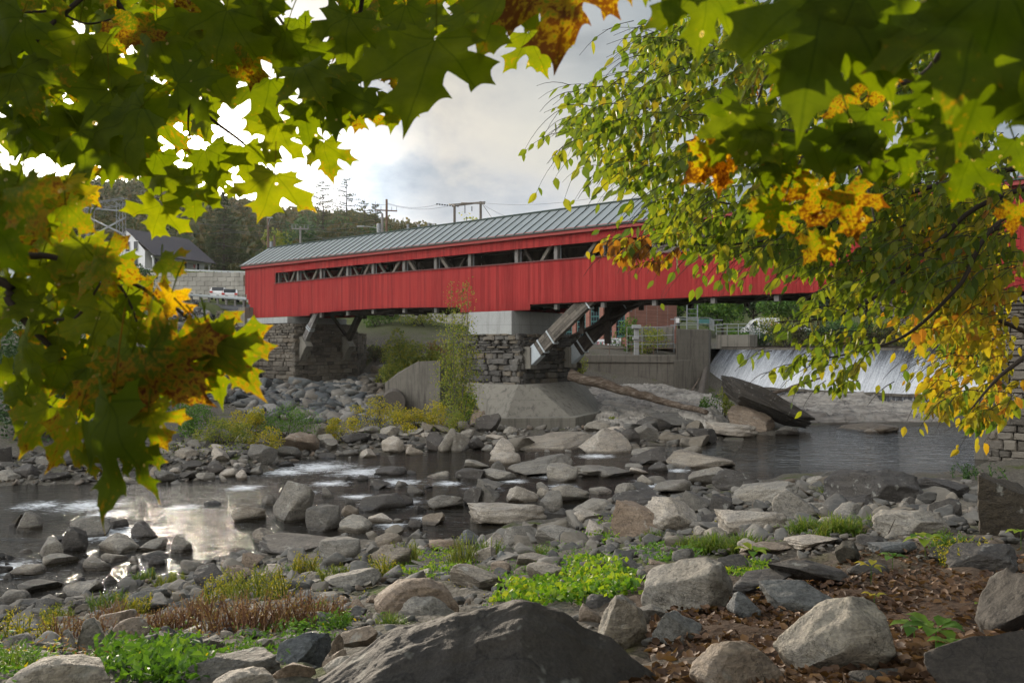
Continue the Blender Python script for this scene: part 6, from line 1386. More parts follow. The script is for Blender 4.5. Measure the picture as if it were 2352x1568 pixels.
# great foreground rock
def great_rock():
    nx, ny = 300, 200; d = 4.35
    us = [600, 690, 760, 850, 900, 960, 1050, 1110, 1160, 1199, 1250, 1290, 1340, 1400, 1450, 1540, 1620]; vs = [1660, 1572, 1532, 1482, 1452, 1431, 1409, 1393, 1381, 1376, 1385, 1402, 1431, 1456, 1500, 1570, 1660]
    U, Y = np.meshgrid(np.linspace(600, 1620, nx), np.linspace(-1.35, 0.55, ny), indexing='ij'); X = (U-1176)/F*d
    top = CAMZ-(np.interp(U, us, vs)-HZ)/F*d+0.012*fbm(np.stack([U*0.02, U*0, U*0], -1), 3)
    front = np.clip(-Y/1.35, 0, 1); backk = np.clip(Y/0.55, 0, 1)
    Z = top-0.50*front**1.15-0.75*backk**1.5
    X = X*(1+0.10*front)
    p = np.stack([X*1.6, Y*1.6, X*0+5], -1); f1 = fbm(p, 3)
    # broad chipped faces: several planes, each takes over from the next along a worn edge
    rs = np.random.RandomState(8); pl = [(rs.uniform(-.22, .22), rs.uniform(-.30, .25), rs.uniform(0, .10), rs.uniform(-.7, .8), rs.uniform(-.9, .1)) for _ in range(14)]
    cut = np.full(X.shape, 9.0)
    for a_, b_, c_, x0, y0 in pl: cut = np.minimum(cut, a_*(X-x0)+b_*(Y-y0)+c_)
    Z = Z+0.5*np.minimum(cut, 0.02)*np.clip(front*4, 0, 1)+0.035*f1*np.clip(0.3+front*3, 0, 1)
    str_ = fbm(np.stack([X*3+Y*2, Y*16-X*3, X*0], -1), 4); Z = Z+0.010*str_+0.004*fbm(np.stack([X*22, Y*22, Z*5], -1), 4)
    Yw = Y+d-0.02+0.02*fbm(np.stack([X*5, Y*5, Z*5], -1), 3)
    mb = MB(); mb.V = [np.stack([X, Yw, Z], -1).reshape(-1, 3)]; mb.n = nx*ny
    mb.Fc = [(i*ny+j, (i+1)*ny+j, (i+1)*ny+j+1, i*ny+j+1) for i in range(nx-1) for j in range(ny-1)]
    rim = [0*ny+j for j in range(ny)]+[i*ny+ny-1 for i in range(1, nx)]+[(nx-1)*ny+j for j in range(ny-2, -1, -1)]+[i*ny for i in range(nx-2, 0, -1)]
    V0 = mb.V[0]; low = V0[rim].copy(); low[:, 2] = 3.3; n0 = mb.n; mb.V.append(low); mb.n += len(low); m = len(rim)
    mb.Fc += [(rim[k], rim[(k+1) % m], n0+(k+1) % m, n0+k) for k in range(m)]
    return tag(mb.build('boulder', M['rock_grain'], None, True), 'great dark coarse rock at the bottom centre of the near bank', 'rock')
great_rock()
# root stump
o = rock(1948, 1296, 72, 62, 'block', 'rock_moss', 20, 'gnarled brown root stump beside the dark angular stone', 'root_stump', cat='stump')
# scattered stones: the larger ones single things, the rest two masses of stones
ZONES = [
 # polygon, count, size range px, materials, label, min gap
 ([(300, 1110), (300, 1020), (640, 1000), (1180, 985), (1180, 1040), (860, 1045), (700, 1060), (560, 1105)], 88, (28, 62), ['rock', 'rock', 'rock_pale', 'rock_dark'], 'grey stone in the belt of stones along the far shore below the yellow weeds'),
 ([(0, 1110), (0, 1060), (300, 1070), (300, 1110)], 12, (40, 80), ['rock', 'rock_dark'], 'dark stone along the far left shore under the bush'),
 ([(1150, 1040), (1380, 985), (1660, 990), (1560, 1100), (1500, 1160), (1250, 1190), (1050, 1170)], 50, (40, 100), ['rock', 'rock', 'rock_pale', 'rock_dark'], 'flat grey stone in the rock field of the stream before the pier'),
 ([(1300, 1190), (1550, 1110), (1900, 1110), (2200, 1130), (2200, 1200), (1700, 1250), (1500, 1260), (1300, 1260)], 42, (42, 110), ['rock', 'rock', 'rock_dark', 'rock_pale'], 'grey stone in the near rock field below the pool'),
 ([(700, 1110), (980, 1080), (1000, 1220), (760, 1240)], 14, (22, 50), ['rock', 'rock_dark'], 'wet stone scattered in the middle of the rapids'),
 ([(0, 1270), (300, 1200), (420, 1260), (240, 1400), (0, 1430)], 22, (26, 60), ['rock', 'rock_dark'], 'wet grey stone in the shallows at lower left'),
 ([(520, 1290), (900, 1260), (1300, 1250), (1340, 1330), (1000, 1340), (860, 1400), (560, 1380)], 26, (30, 70), ['rock', 'rock_blue', 'rock_pale', 'rock_tan'], 'stone among the weeds of the near bank left of centre'),
 ([(0, 1430), (400, 1400), (860, 1430), (780, 1560), (0, 1560)], 22, (34, 80), ['rock', 'rock_pale', 'rock_tan', 'rock_blue'], 'stone on the lower left bank between the larger boulders'),
 ([(1450, 1270), (2100, 1250), (2200, 1290), (1900, 1300), (1480, 1340)], 10, (30, 70), ['rock', 'rock_dark', 'rock_tan'], 'stone half sunk in grass and litter on the near right bank'),
]
GRP = ['stones of the far shore', 'stones of the far left shore', 'rock field before the pier', 'near rock field by the pool', 'stones in the rapids', 'stones of the left shallows', 'stones among the near bank weeds', 'stones of the lower left bank', 'stones of the near right bank']
_used = {}
def auto_label(u, v, w, kd, mt_, zi, tl_):
    size = 'small' if w < 38 else 'medium' if w < 62 else 'large'
    col = {'rock': 'grey', 'rock_pale': 'pale', 'rock_dark': 'dark', 'rock_blue': 'bluish', 'rock_tan': 'brown'}[mt_]; shp = {'slab': 'flat stone', 'block': 'blocky stone', 'wedge': 'angular stone', 'round': 'round stone'}[kd]
    c = sorted(((a[0]-u)**2+((a[1]-v)*2.2)**2, a) for a in HR if len(a[7].split()) <= 10)[:9]
    for _, a in c:
        dx, dy = u-a[0], (v-a[1])*2.2; side = ('right of' if dx > 0 else 'left of') if abs(dx) > abs(dy) else ('below' if dy > 0 else 'above')
        l = '%s %s %s %s the %s' % (size, col, shp, side, a[7])
        if len(l.split()) <= 16 and l not in _used: _used[l] = 1; return l
    return l
rz_ = random.Random(99); placed = [(a[0], a[1], a[2]) for a in HR]
for zi, (poly, cnt, (s0, s1), mats, lab) in enumerate(ZONES):
    xs = [p[0] for p in poly]; ys = [p[1] for p in poly]; k = 0; tries = 0
    while k < cnt and tries < 3000:
        tries += 1; u = rz_.uniform(min(xs), max(xs)); v = rz_.uniform(min(ys), max(ys))
        if not inpoly(u, v, poly): continue
        w = rz_.uniform(s0, s1)*(0.7+0.6*rz_.random()**2)
        if any(abs(u-a) < (w+c)*0.36 and -c*0.25 < (b-v) < c*0.30+4 for a, b, c in placed): continue
        placed.append((u, v, w)); k += 1
        kd = rz_.choice(['slab', 'block', 'wedge', 'slab', 'wedge']); mt_ = rz_.choice(mats); hh_ = w*(rz_.uniform(0.28, 0.5) if kd == 'slab' else rz_.uniform(0.45, 0.8)); tl_ = rz_.choice([0, 0, rz_.uniform(-25, 25)])
        rock(u, v, w, hh_, kd, mt_, tl_, auto_label(u, v, w, kd, mt_, zi, tl_), 'rock', GRP[zi], rng_=rz_)
# small stones as one mass each
def stones(name, mat, label, gen, n, seed, sub=2):
    rs = np.random.RandomState(seed); mb = MB(); protos = [rock_shape(900+i, sub, 13, 0.04, 0.06, .6) for i in range(8)]
    for k in range(n):
        g_ = gen(rs)
        if g_ is None: continue
        (x, y, z), s = g_; v, f = protos[rs.randint(8)]; a = rs.uniform(0, 6.28); sc = s*rs.uniform(0.6, 1.2, 3)*np.array([1, 0.85, 0.6]); q = v*sc
        tl = rs.uniform(-.5, .5); q = np.stack([q[:, 0]*math.cos(tl)-q[:, 2]*math.sin(tl), q[:, 1], q[:, 0]*math.sin(tl)+q[:, 2]*math.cos(tl)], 1)
        ca, sa = math.cos(a), math.sin(a); q = np.stack([q[:, 0]*ca-q[:, 1]*sa, q[:, 0]*sa+q[:, 1]*ca, q[:, 2]], 1)+np.array([x, y, z]); mb.add(q, f)
    return tag(mb.build(name, M[mat], None, True), label, 'stones', None, 'stuff')
def gen_poly(poly, s0, s1, lift=0.2):
    xs = [p[0] for p in poly]; ys = [p[1] for p in poly]
    def g(rs):
        u = rs.uniform(min(xs), max(xs)); v = rs.uniform(min(ys), max(ys))
        if not inpoly(u, v, poly): return None
        d = hit(u, v); x = (u-1176)/F*d; s = pxm(rs.uniform(s0, s1)*(0.6+0.8*rs.rand()**2), d)/2; return (x, d, h1(x, d)+s*lift), s
    return g
stones('small_stones', 'pebble', 'small stones and gravel covering the near bank', gen_poly([(0, 1440), (0, 1330), (400, 1330), (600, 1290), (860, 1250), (1100, 1245), (1400, 1180), (1700, 1120), (2250, 1110), (2352, 1200), (2352, 1260), (1500, 1300), (1450, 1380), (900, 1420), (700, 1560), (0, 1600)], 8, 34), 6500, 1)
stones('small_stones', 'pebble', 'gravel and small stones around the great dark rock', gen_poly([(700, 1460), (900, 1400), (1100, 1370), (1400, 1370), (1560, 1430), (1560, 1560), (1400, 1450), (1000, 1430), (750, 1560)], 10, 40), 420, 7)
stones('small_stones', 'pebble', 'small stones between the shore stones on the far side of the stream', gen_poly([(0, 1110), (0, 1050), (330, 1020), (1180, 960), (1660, 985), (1560, 1090), (1180, 1045), (860, 1048), (560, 1110)], 8, 24), 3200, 2)
for i_, (pl, n_, s0_, s1_, lab_) in enumerate([([(1150, 1040), (1380, 985), (1660, 990), (1560, 1100), (1500, 1160), (1250, 1180), (1060, 1150)], 420, 22, 60, 'broken flat stones filling the rock field of the stream'), ([(1100, 1250), (1300, 1190), (1550, 1110), (1900, 1105), (2240, 1110), (2240, 1220), (1700, 1260), (1500, 1290), (1100, 1330)], 620, 24, 66, 'broken stones filling the near rock field below the pool'), ([(0, 1350), (300, 1310), (600, 1270), (1000, 1250), (1100, 1340), (860, 1400), (400, 1480), (0, 1540)], 520, 24, 62, 'broken stones between the weeds of the near bank'), ([(700, 1130), (1000, 1090), (1040, 1230), (760, 1250)], 60, 16, 40, 'wet stones breaking the surface of the rapids'), ([(0, 1230), (420, 1230), (420, 1290), (200, 1400), (0, 1420)], 130, 18, 50, 'wet stones in the shallows at lower left')]):
    stones('field_stones', 'field', lab_, gen_poly(pl, s0_, s1_, 0.30), n_, 60+i_, 3)
def gen_slope(u0, u1, d0, d1, s0, s1):
    def g(rs):
        d = rs.uniform(d0, d1); u = rs.uniform(u0, u1); x = (u-1176)/F*d; t_ = (Vector((x, d, 0))-A0).dot(TD); o_ = (Vector((x, d, 0))-A0).dot(ND)
        if t_ > 27 and o_ > -0.9: return None
        s = rs.uniform(s0, s1)*(0.5+rs.rand()); return (x, d, h1(x, d)+s*0.25), s
    return g
stones('riprap', 'riprap', 'blue grey broken riprap on the slope around the left abutment', gen_slope(400, 900, 64, 92, 0.14, 0.55), 4200, 3)
stones('riprap', 'riprap', 'tumbled boulders at the foot of the left abutment beside the stream', gen_slope(560, 905, 60, 74, 0.35, 0.8), 620, 4)
stones('riprap', 'masonry', 'brown rubble slope right of the left abutment', gen_slope(835, 900, 70, 86, 0.3, 0.7), 420, 5)
# ------------------------------------------------------------------ near plants
def blades(name, u, v, w, hgt, mat, label, n, seed, d=None, lean=0.6, wid=0.006, group=None, cat='grass', kind=None, poly=None, curl=1.0):
    rs = np.random.RandomState(seed); d0 = d or hit(u, v); mb = MB(); V = []; Fq = []
    for k in range(n):
        if poly: 
            uu, vv = rs.uniform(u-w/2, u+w/2), rs.uniform(v-hgt, v)
        a = rs.normal(size=2)*0.42; dd_ = d0+pxm(w, d0)*0.30*a[1]; x = (u-1176)/F*d0+pxm(w, d0)/2*a[0]; z = h1(x, dd_)-.02 if k % 3 == 0 else z_
        z_ = z
        L_ = pxm(hgt, d0)*rs.uniform(0.2, 1.15)*(1.1-0.5*min(1, abs(a[0]))); b = np.array([x, dd_, z]); di = rs.normal(size=3)*lean; di[2] = 1; di /= np.linalg.norm(di); out = np.array([di[0], di[1], 0])
        s = np.array([-di[1], di[0], 0])+1e-6; s = s/np.linalg.norm(s); ww = wid*d0*0.11*rs.uniform(0.7, 1.3)
        p0 = b; p1 = b+di*L_*.45; p2 = b+di*L_*0.8+out*L_*0.25*curl; p3 = b+di*L_*0.95+out*L_*0.6*curl-np.array([0, 0, L_*.10*curl])
        i0 = len(V); V += [p0-s*ww, p0+s*ww, p1-s*ww*.85, p1+s*ww*.85, p2-s*ww*.55, p2+s*ww*.55, p3]; Fq += [(i0, i0+1, i0+3, i0+2), (i0+2, i0+3, i0+5, i0+4), (i0+4, i0+5, i0+6)]
    mb.add(np.array(V), Fq); return tag(mb.build(name, M[mat]), label, cat, group, kind)
def weeds(name, u, v, w, hgt, mat, label, nst, nl, leaf, seed, d=None, stem='bark', cat='plant', group=None, lean=0.25, top=0.25, asp=0.4):
    """upright stems carrying small leaves"""
    rs = np.random.RandomState(seed); d0 = d or hit(u, v); c = gp(u, d0, 0); root = empty(name, (c.x, d0, h1(c.x, d0)), label, cat, group); ms = MB(); pts = []
    for k in range(nst):
        a = rs.uniform(-1, 1, 2); x = c.x+pxm(w, d0)/2*a[0]; y = d0+pxm(w, d0)*0.35*a[1]; z = h1(x, y); L_ = pxm(hgt, d0)*rs.uniform(0.5, 1.05)
        di = Vector((rs.normal()*lean, rs.normal()*lean, 1)).normalized(); b = Vector((x, y, z-.03)); m_ = b+di*L_*.55; t = b+di*L_+Vector((di.x, di.y, 0))*L_*.3; ms.tube([b, m_, t], [0.0009*d0+.001, .0006*d0+.0008, .0004*d0], 3)
        for j in range(nl):
            f = top+(1-top)*rs.rand(); p = b.lerp(m_, f*2) if f < .5 else m_.lerp(t, f*2-1); pts.append(np.array(p)+rs.normal(size=3)*leaf*0.55)
    ms.build('stems', M[stem], root); mb = MB(); add_leaves(mb, np.array(pts), leaf, rs, asp); mb.build('foliage', M[mat], root); return root
# brown dead weeds and goldenrod at left
W_ = [
 (440, 1440, 90, 62, 'weed_b', 'brown dead weeds in front of the blue grey slab'), (520, 1450, 100, 72, 'weed_b', 'tall brown dead stalks left of centre'), (600, 1452, 100, 74, 'weed_b', 'densest reddish brown dead weeds'), (680, 1440, 100, 70, 'weed_b', 'brown dead weeds around the dark rounded cobble'), (750, 1420, 80, 50, 'weed_b', 'thin brown weeds left of the tan boulder'), (180, 1470, 110, 60, 'weed_b', 'purple brown dead stalks above the striped boulder'), (250, 1440, 80, 50, 'weed_b', 'low brown stalks beside yellow sprouts'), (370, 1450, 90, 48, 'weed_b', 'brown stalks left of the dead weed patch'),
 (500, 1390, 80, 60, 'weed_y', 'yellow goldenrod left of the ridged dark rock'), (565, 1385, 90, 72, 'weed_yg', 'tall yellow green goldenrod behind the dead weeds'), (620, 1380, 80, 70, 'weed_y', 'goldenrod around the white knobbly boulder'), (700, 1320, 50, 46, 'weed_y', 'small goldenrod spray above the dark cobble'), (770, 1345, 60, 40, 'weed_yg', 'yellowish herbs left of the striped ledge rock'), (60, 1480, 130, 66, 'weed_y', 'bright yellow herbs at the lower left edge'), (130, 1420, 80, 40, 'weed_yg', 'purple flowered herbs at the left waterline'), (300, 1420, 70, 45, 'weed_y', 'small yellow sprouts near the left waterline'), (390, 1345, 60, 30, 'weed_yg', 'sparse yellow sprigs against the glare'), (330, 1330, 50, 25, 'weed_g', 'green sprigs at the bright waterline'), (250, 1395, 70, 45, 'weed_g', 'narrow green blades by the left waterline stones'),
 (870, 1330, 60, 45, 'weed_y', 'yellow weeds in front of the grey angular boulder'), (930, 1300, 60, 50, 'weed_yg', 'feathery yellow green weed by the grey angular boulder'), (1060, 1300, 60, 60, 'weed_yg', 'yellow leaved seedlings before the white split boulder'), (1120, 1290, 60, 50, 'weed_g', 'green seedlings under the white split boulder'),
 (2205, 1300, 80, 60, 'weed_y', 'yellow green sprouts beside the huge ribbed rock'), (2170, 1275, 50, 50, 'weed_g', 'green vine sprouts left of the huge ribbed rock'),
]
for i, (u, v, w, h_, mt, lab) in enumerate(W_):
    b_ = mt == 'weed_b'; weeds('dead_weeds' if b_ else 'wildflowers', u, v, w, h_*1.25, mt, lab, 60 if b_ else 34, 12 if b_ else 26, 0.035 if b_ else 0.045, 500+i, stem='weed_b' if b_ else 'weed_yg', asp=0.35)
def carpet(name, poly, mat, label, n, leaf, seed, hmax=0.18, asp=0.75, cat='ground cover'):
    rs = np.random.RandomState(seed); xs = [p[0] for p in poly]; ys = [p[1] for p in poly]; pts = []
    c = [(rs.uniform(min(xs), max(xs)), rs.uniform(min(ys), max(ys)), rs.uniform(0.3, 1.0)) for _ in range(40)]
    while len(pts) < n:
        u = rs.uniform(min(xs), max(xs)); v = rs.uniform(min(ys), max(ys))
        if not inpoly(u, v, poly): continue
        k = min(range(40), key=lambda j: (c[j][0]-u)**2+(c[j][1]-v)**2*6); hh = hmax*c[k][2]
        d = hit(u, v)+rs.uniform(0, .25); x = (u-1176)/F*d; 
        z = h1(x, d); m = rs.randint(3, 8)
        for j in range(m): pts.append((x+rs.normal()*.06, d+rs.normal()*.06, z+hh*rs.uniform(.15, 1)))
    mb = MB(); add_leaves(mb, np.array(pts), leaf, rs, asp); return tag(mb.build(name, M[mat]), label, cat, None, 'stuff')
carpet('ivy_patch', [(1130, 1395), (1180, 1345), (1260, 1320), (1330, 1300), (1400, 1300), (1450, 1330), (1460, 1380), (1400, 1400), (1300, 1400)], 'ivy', 'bright green leafy ground cover behind the great dark rock', 2200, 0.10, 601, 0.34)
carpet('ground_cover', [(880, 1340), (900, 1295), (1000, 1275), (1100, 1285), (1080, 1330), (980, 1345)], 'ivy', 'bright green weeds above the tan boulder', 1500, 0.08, 602, 0.24, 0.5)
carpet('ground_cover', [(230, 1568), (240, 1500), (330, 1475), (440, 1480), (470, 1540), (430, 1590)], 'weed_g', 'green leafy herbs at the bottom left', 2200, 0.075, 603, 0.24, 0.5)
carpet('ground_cover', [(1100, 1330), (1180, 1270), (1300, 1250), (1420, 1270), (1440, 1320), (1300, 1340)], 'weed_g', 'green weeds between the slabs in the middle of the near bank', 1800, 0.07, 604, 0.18, 0.4)
carpet('ground_cover', [(480, 1510), (560, 1460), (720, 1450), (760, 1480), (640, 1510)], 'weed_g', 'green herbs in front of the dead weeds', 900, 0.06, 605, 0.16, 0.4)
carpet('ground_cover', [(1440, 1270), (1560, 1230), (1640, 1240), (1600, 1290), (1500, 1310)], 'weed_g', 'leafy weeds below the large brown boulder', 900, 0.08, 606, 0.2, 0.5)
carpet('fern_patch', [(1640, 1310), (1700, 1285), (1770, 1290), (1760, 1320), (1680, 1330)], 'ivy', 'bright ferns under the dark wedge slab', 500, 0.09, 607, 0.16, 0.3)
carpet('creeper', [(1320, 1250), (1370, 1205), (1420, 1200), (1440, 1240), (1400, 1260)], 'ivy', 'low green shrub left of the large brown boulder', 500, 0.10, 608, 0.35, 0.5)
NB = [(0, 1470), (300, 1380), (560, 1300), (900, 1280), (1150, 1260), (1450, 1230), (1650, 1200), (2000, 1170), (2150, 1230), (1700, 1290), (1480, 1340), (1400, 1400), (1100, 1400), (850, 1450), (650, 1540), (0, 1600)]
carpet('sparse_weeds', NB, 'weed_g', 'thin green weeds growing between the stones of the near bank', 1500, 0.05, 611, 0.14, 0.4)
carpet('sparse_weeds', NB, 'weed_y', 'thin yellowing weeds growing between the stones of the near bank', 700, 0.045, 612, 0.16, 0.4)
carpet('sparse_weeds', [(0, 1490), (400, 1400), (800, 1390), (860, 1440), (500, 1490), (100, 1560)], 'weed_b', 'dry brown weeds between the stones at lower left', 900, 0.045, 613, 0.22, 0.3)
carpet('sparse_weeds', [(330, 1060), (420, 960), (700, 960), (1090, 950), (1100, 1000), (760, 1010), (560, 1060)], 'weed_yg', 'low yellow green herbs among the far shore stones', 1500, 0.12, 614, 0.5, 0.5)
carpet('slope_scrub', [(440, 930), (430, 760), (560, 820), (640, 900), (600, 960)], 'forest', 'dry scrub on the rubble slope left of the abutment', 400, 0.2, 615, 0.5, 0.5)
carpet('slope_scrub', [(840, 800), (850, 745), (1090, 745), (1085, 860), (900, 870)], 'weed_yg', 'scrub covering the slope seen under the bridge', 1500, 0.26, 616, 1.0, 0.5)
carpet('moss_ground', [(0, 1600), (0, 1500), (90, 1530), (140, 1560), (100, 1600)], 'weed_g', 'green herbs at the lower left edge', 500, 0.06, 609, 0.2, 0.3)
for i, (u, v, w, h_, n, lab) in enumerate([(1640, 1262, 110, 46, 900, 'lush green grass tuft left of the pale wedge stone'), (1710, 1262, 90, 48, 700, 'green grass around the pale wedge stone'), (1590, 1255, 70, 36, 400, 'short grass below the long pale slab'), (1930, 1240, 120, 52, 900, 'bright grass tuft above the long smooth pale stone'), (2000, 1230, 90, 40, 600, 'grass below the granite boulder'), (1850, 1235, 80, 40, 450, 'sparse grass left of the bright tuft'), (1915, 1145, 60, 50, 300, 'yellow green grass growing on the pool boulder shelf'), (2080, 1150, 60, 40, 250, 'dark grass between two pool boulders'), (30, 1560, 120, 90, 420, 'long arching grass blades in the lower left corner'), (240, 1520, 110, 50, 300, 'thin pale grass between lower left boulders'), (900, 1440, 90, 36, 300, 'grass tuft between the tan boulder and the great dark rock'), (1010, 1440, 60, 30, 200, 'little grass behind the great dark rock'), (1240, 1280, 90, 34, 320, 'fine grass at the foot of the wavy ledge rock'), (1500, 1235, 70, 30, 260, 'grass at the right foot of the large brown boulder'), (2060, 1110, 60, 24, 160, 'grassy wisps on the pool shore')]):
    blades('grass_tuft', u, v, w, h_, 'grass', lab, n, 700+i)
for i, (u, v, w, h_, lab) in enumerate([(725, 1475, 60, 34, 'lance leaved green plant beside the angular grey boulder'), (770, 1450, 50, 50, 'upright willow herb left of the rounded tan boulders'), (1215, 1100, 30, 20, 'tiny sprig on the ribbed slab'), (2250, 1100, 120, 42, 'green saw leaved shrub hanging over the right end of the pool'), (680, 1320, 66, 34, 'dark green nettle clump below the long dark ledge rock'), (740, 1400, 90, 24, 'round green leaves beside the dead weeds')]):
    weeds('leafy_plant', u, v, w, h_, 'weed_g' if i != 3 else 'bush_d', lab, 16, 26, 0.05 if i != 3 else 0.13, 760+i, stem='weed_g', lean=.6, asp=.4)
# seedlings with a few larger leaves in the litter
def seedling(u, v, size, mat, label, seed, n=5, d=None):
    rs = np.random.RandomState(seed); d0 = d or hit(u, v); c = gp(u, d0, 0); z = h1(c.x, d0); root = empty('seedling', (c.x, d0, z), label, 'plant'); s = pxm(size, d0); ms = MB(); mb = MB()
    tp = Vector((c.x, d0, z+s*0.8)); ms.tube([Vector((c.x, d0, z-.02)), tp], .004, 4)
    for k in range(n):
        a = 6.283*k/n+rs.uniform(-.3, .3); di = Vector((math.cos(a), math.sin(a)*.8, rs.uniform(-.15, .35))); b = tp+di*s*.12; t = b+di*s*rs.uniform(.5, .75); sd_ = di.cross(Vector((0, 0, 1))).normalized()*s*.20; m1 = b.lerp(t, .35)+Vector((0, 0, s*.08)); m2 = b.lerp(t, .7)+Vector((0, 0, s*.05))
        mb.add([tuple(b), tuple(m1-sd_), tuple(m2-sd_*.8), tuple(t-Vector((0, 0, s*.1))), tuple(m2+sd_*.8), tuple(m1+sd_), tuple(m1-Vector((0, 0, s*.04))), tuple(m2-Vector((0, 0, s*.04)))], [(0, 1, 6), (1, 2, 7, 6), (2, 3, 7), (0, 6, 5), (6, 7, 4, 5), (7, 3, 4)]); ms.tube([tp, b], .002, 3)
    ms.build('stem', M['weed_g'], root); mb.build('leaves', M[mat], root, True)
for i, (u, v, s, mt, lab, n) in enumerate([(1770, 1398, 42, 'weed_y', 'yellow five leaved seedling above the slate stone', 5), (2001, 1345, 46, 'weed_y', 'golden five leaved seedling in the litter', 5), (2008, 1392, 38, 'weed_y', 'yellow green seedling lower in the litter', 5), (1855, 1362, 20, 'elm_o', 'tiny red sprig by the ridge rock', 4), (2050, 1310, 50, 'weed_g', 'pale green lobed seedling beside the sunk stone', 5), (2125, 1290, 66, 'ivy', 'yellow green maple seedling clump at right', 7), (2150, 1510, 95, 'weed_g', 'broad green leafy plant by the lichened boulder', 8), (2190, 1535, 80, 'weed_g', 'lower green leaves of the plant by the lichened boulder', 7), (2100, 1480, 70, 'weed_g', 'left green leaves near the lichened boulder', 6), (2255, 1400, 30, 'ivy', 'single pale green leaf standing in the litter at right', 2), (2120, 1445, 30, 'ivy', 'small yellow green leaf pair in the litter', 3), (2345, 1260, 50, 'ivy', 'green leaves at the right edge above the litter', 5), (1730, 1300, 55, 'ivy', 'bright yellow green plant at the tip of the thin brown slab', 6)]):
    seedling(u, v, s, mt, lab, 800+i, n)
# dead leaves on the ground at right
def litter():
    rs = np.random.RandomState(55); poly = [(1480, 1568), (1500, 1440), (1560, 1400), (1700, 1360), (1850, 1330), (1960, 1280), (2130, 1265), (2352, 1270), (2352, 1660), (1400, 1660)]; V = []; Fq = []
    xs = [p[0] for p in poly]; ys = [p[1] for p in poly]; k = 0
    while k < 7500:
        u = rs.uniform(min(xs), max(xs)); v = rs.uniform(1265, 1660)
        if not inpoly(u, v, poly): continue
        d = hit(u, v)+rs.normal()*.12; x = (u-1176)/F*d; z = h1(x, d)+rs.uniform(0.0, .06); s = rs.uniform(.022, .055)
        a = rs.uniform(0, 6.28); t = rs.normal(size=3)*.55; up = np.array([t[0], t[1], 1.0]); up /= np.linalg.norm(up); di = np.array([math.cos(a), math.sin(a), 0]); di -= up*di.dot(up); di /= np.linalg.norm(di); sd_ = np.cross(up, di); c = np.array([x, d, z]); cu = rs.uniform(.15, .6)*s; w = rs.uniform(.45, .9)*s
        i0 = len(V); V += [c-di*s, c-di*s*.4-sd_*w+up*cu, c-di*s*.4+sd_*w+up*cu*rs.rand(), c-up*.1*s, c+di*s*.45-sd_*w*.9+up*cu, c+di*s*.5+sd_*w*.8+up*cu*1.2, c+di*s*1.1+up*cu*rs.uniform(0, 1.4)]
        Fq += [(i0, i0+1, i0+3), (i0, i0+3, i0+2), (i0+3, i0+1, i0+4), (i0+3, i0+5, i0+2), (i0+3, i0+4, i0+6), (i0+3, i0+6, i0+5)]; k += 1
    mb = MB(); mb.add(np.array(V), Fq); tag(mb.build('leaf_litter', M['litter'], None, True), 'curled brown dead leaves covering the ground at right', 'leaf litter', None, 'stuff')
litter()
# twigs and pine needles
rs = np.random.RandomState(31)
for i, (u, v, a, L_, lab) in enumerate([(1960, 1350, 25, 50, 'bare stick propped on the ridge rock in the litter'), (2040, 1250, 60, 40, 'short dead twig beside the big pale and dark boulder')]):
    d = hit(u, v); p = gz(u, d)+Vector((0, 0, .05)); q = p+Vector((math.cos(R(a))*pxm(L_, d), .05, math.sin(R(a))*pxm(L_, d))); m_ = MB(); m_.tube([p, p.lerp(q, .5)+Vector((0, 0, .01)), q], [.009, .008, .004], 5); tag(m_.build('stick', M['bark']), lab, 'stick')
# ------------------------------------------------------------------ maple leaves close to the camera
def maple_template():
    half = [(0.0, 0.02), (0.06, -0.05), (0.17, -0.08), (0.30, -0.17), (0.47, -0.20), (0.44, -0.06), (0.60, 0.02), (0.43, 0.12), (0.38, 0.17), (0.56, 0.20), (0.80, 0.20), (0.74, 0.33), (0.86, 0.50), (0.66, 0.50), (0.56, 0.60), (0.50, 0.50), (0.40, 0.46), (0.25, 0.42), (0.24, 0.56), (0.40, 0.72), (0.25, 0.72), (0.18, 0.84), (0.10, 0.86), (0.0, 1.08)]
    def arc(a, b, k=0.10):
        m = ((a[0]+b[0])/2, (a[1]+b[1])/2); c = (0.0, 0.25); L_ = math.hypot(b[0]-a[0], b[1]-a[1]); v = (c[0]-m[0], c[1]-m[1]); l = math.hypot(*v)+1e-6
        out = []
        for t in (0.33, 0.67):
            p = (a[0]*(1-t)+b[0]*t, a[1]*(1-t)+b[1]*t); out.append((p[0]+v[0]/l*L_*k, p[1]+v[1]/l*L_*k))
        return out
    right = [half[0]]
    for a, b in zip(half[:-1], half[1:]): right += arc(a, b)+[b]
    left = [(-x, y) for x, y in right[1:-1]][::-1]
    out = right+left
    pts = [Vector(p) for p in out]; n = len(pts)
    inner = []
    for i in range(-7, 8):
        for j in range(-1, 9):
            p = (i*0.12+(0.06 if j % 2 else 0), j*0.12)
            if inpoly(p[0], p[1], out) and min(math.hypot(p[0]-q.x, p[1]-q.y) for q in pts) > 0.055: inner.append(Vector(p))
    r = geometry.delaunay_2d_cdt(pts+inner, [(i, (i+1) % n) for i in range(n)], [], 1, 1e-5)
    V = np.array([(v.x, v.y) for v in r[0]]); Fq = [tuple(f) for f in r[2]]
    return V, Fq
MT_V, MT_F = maple_template()
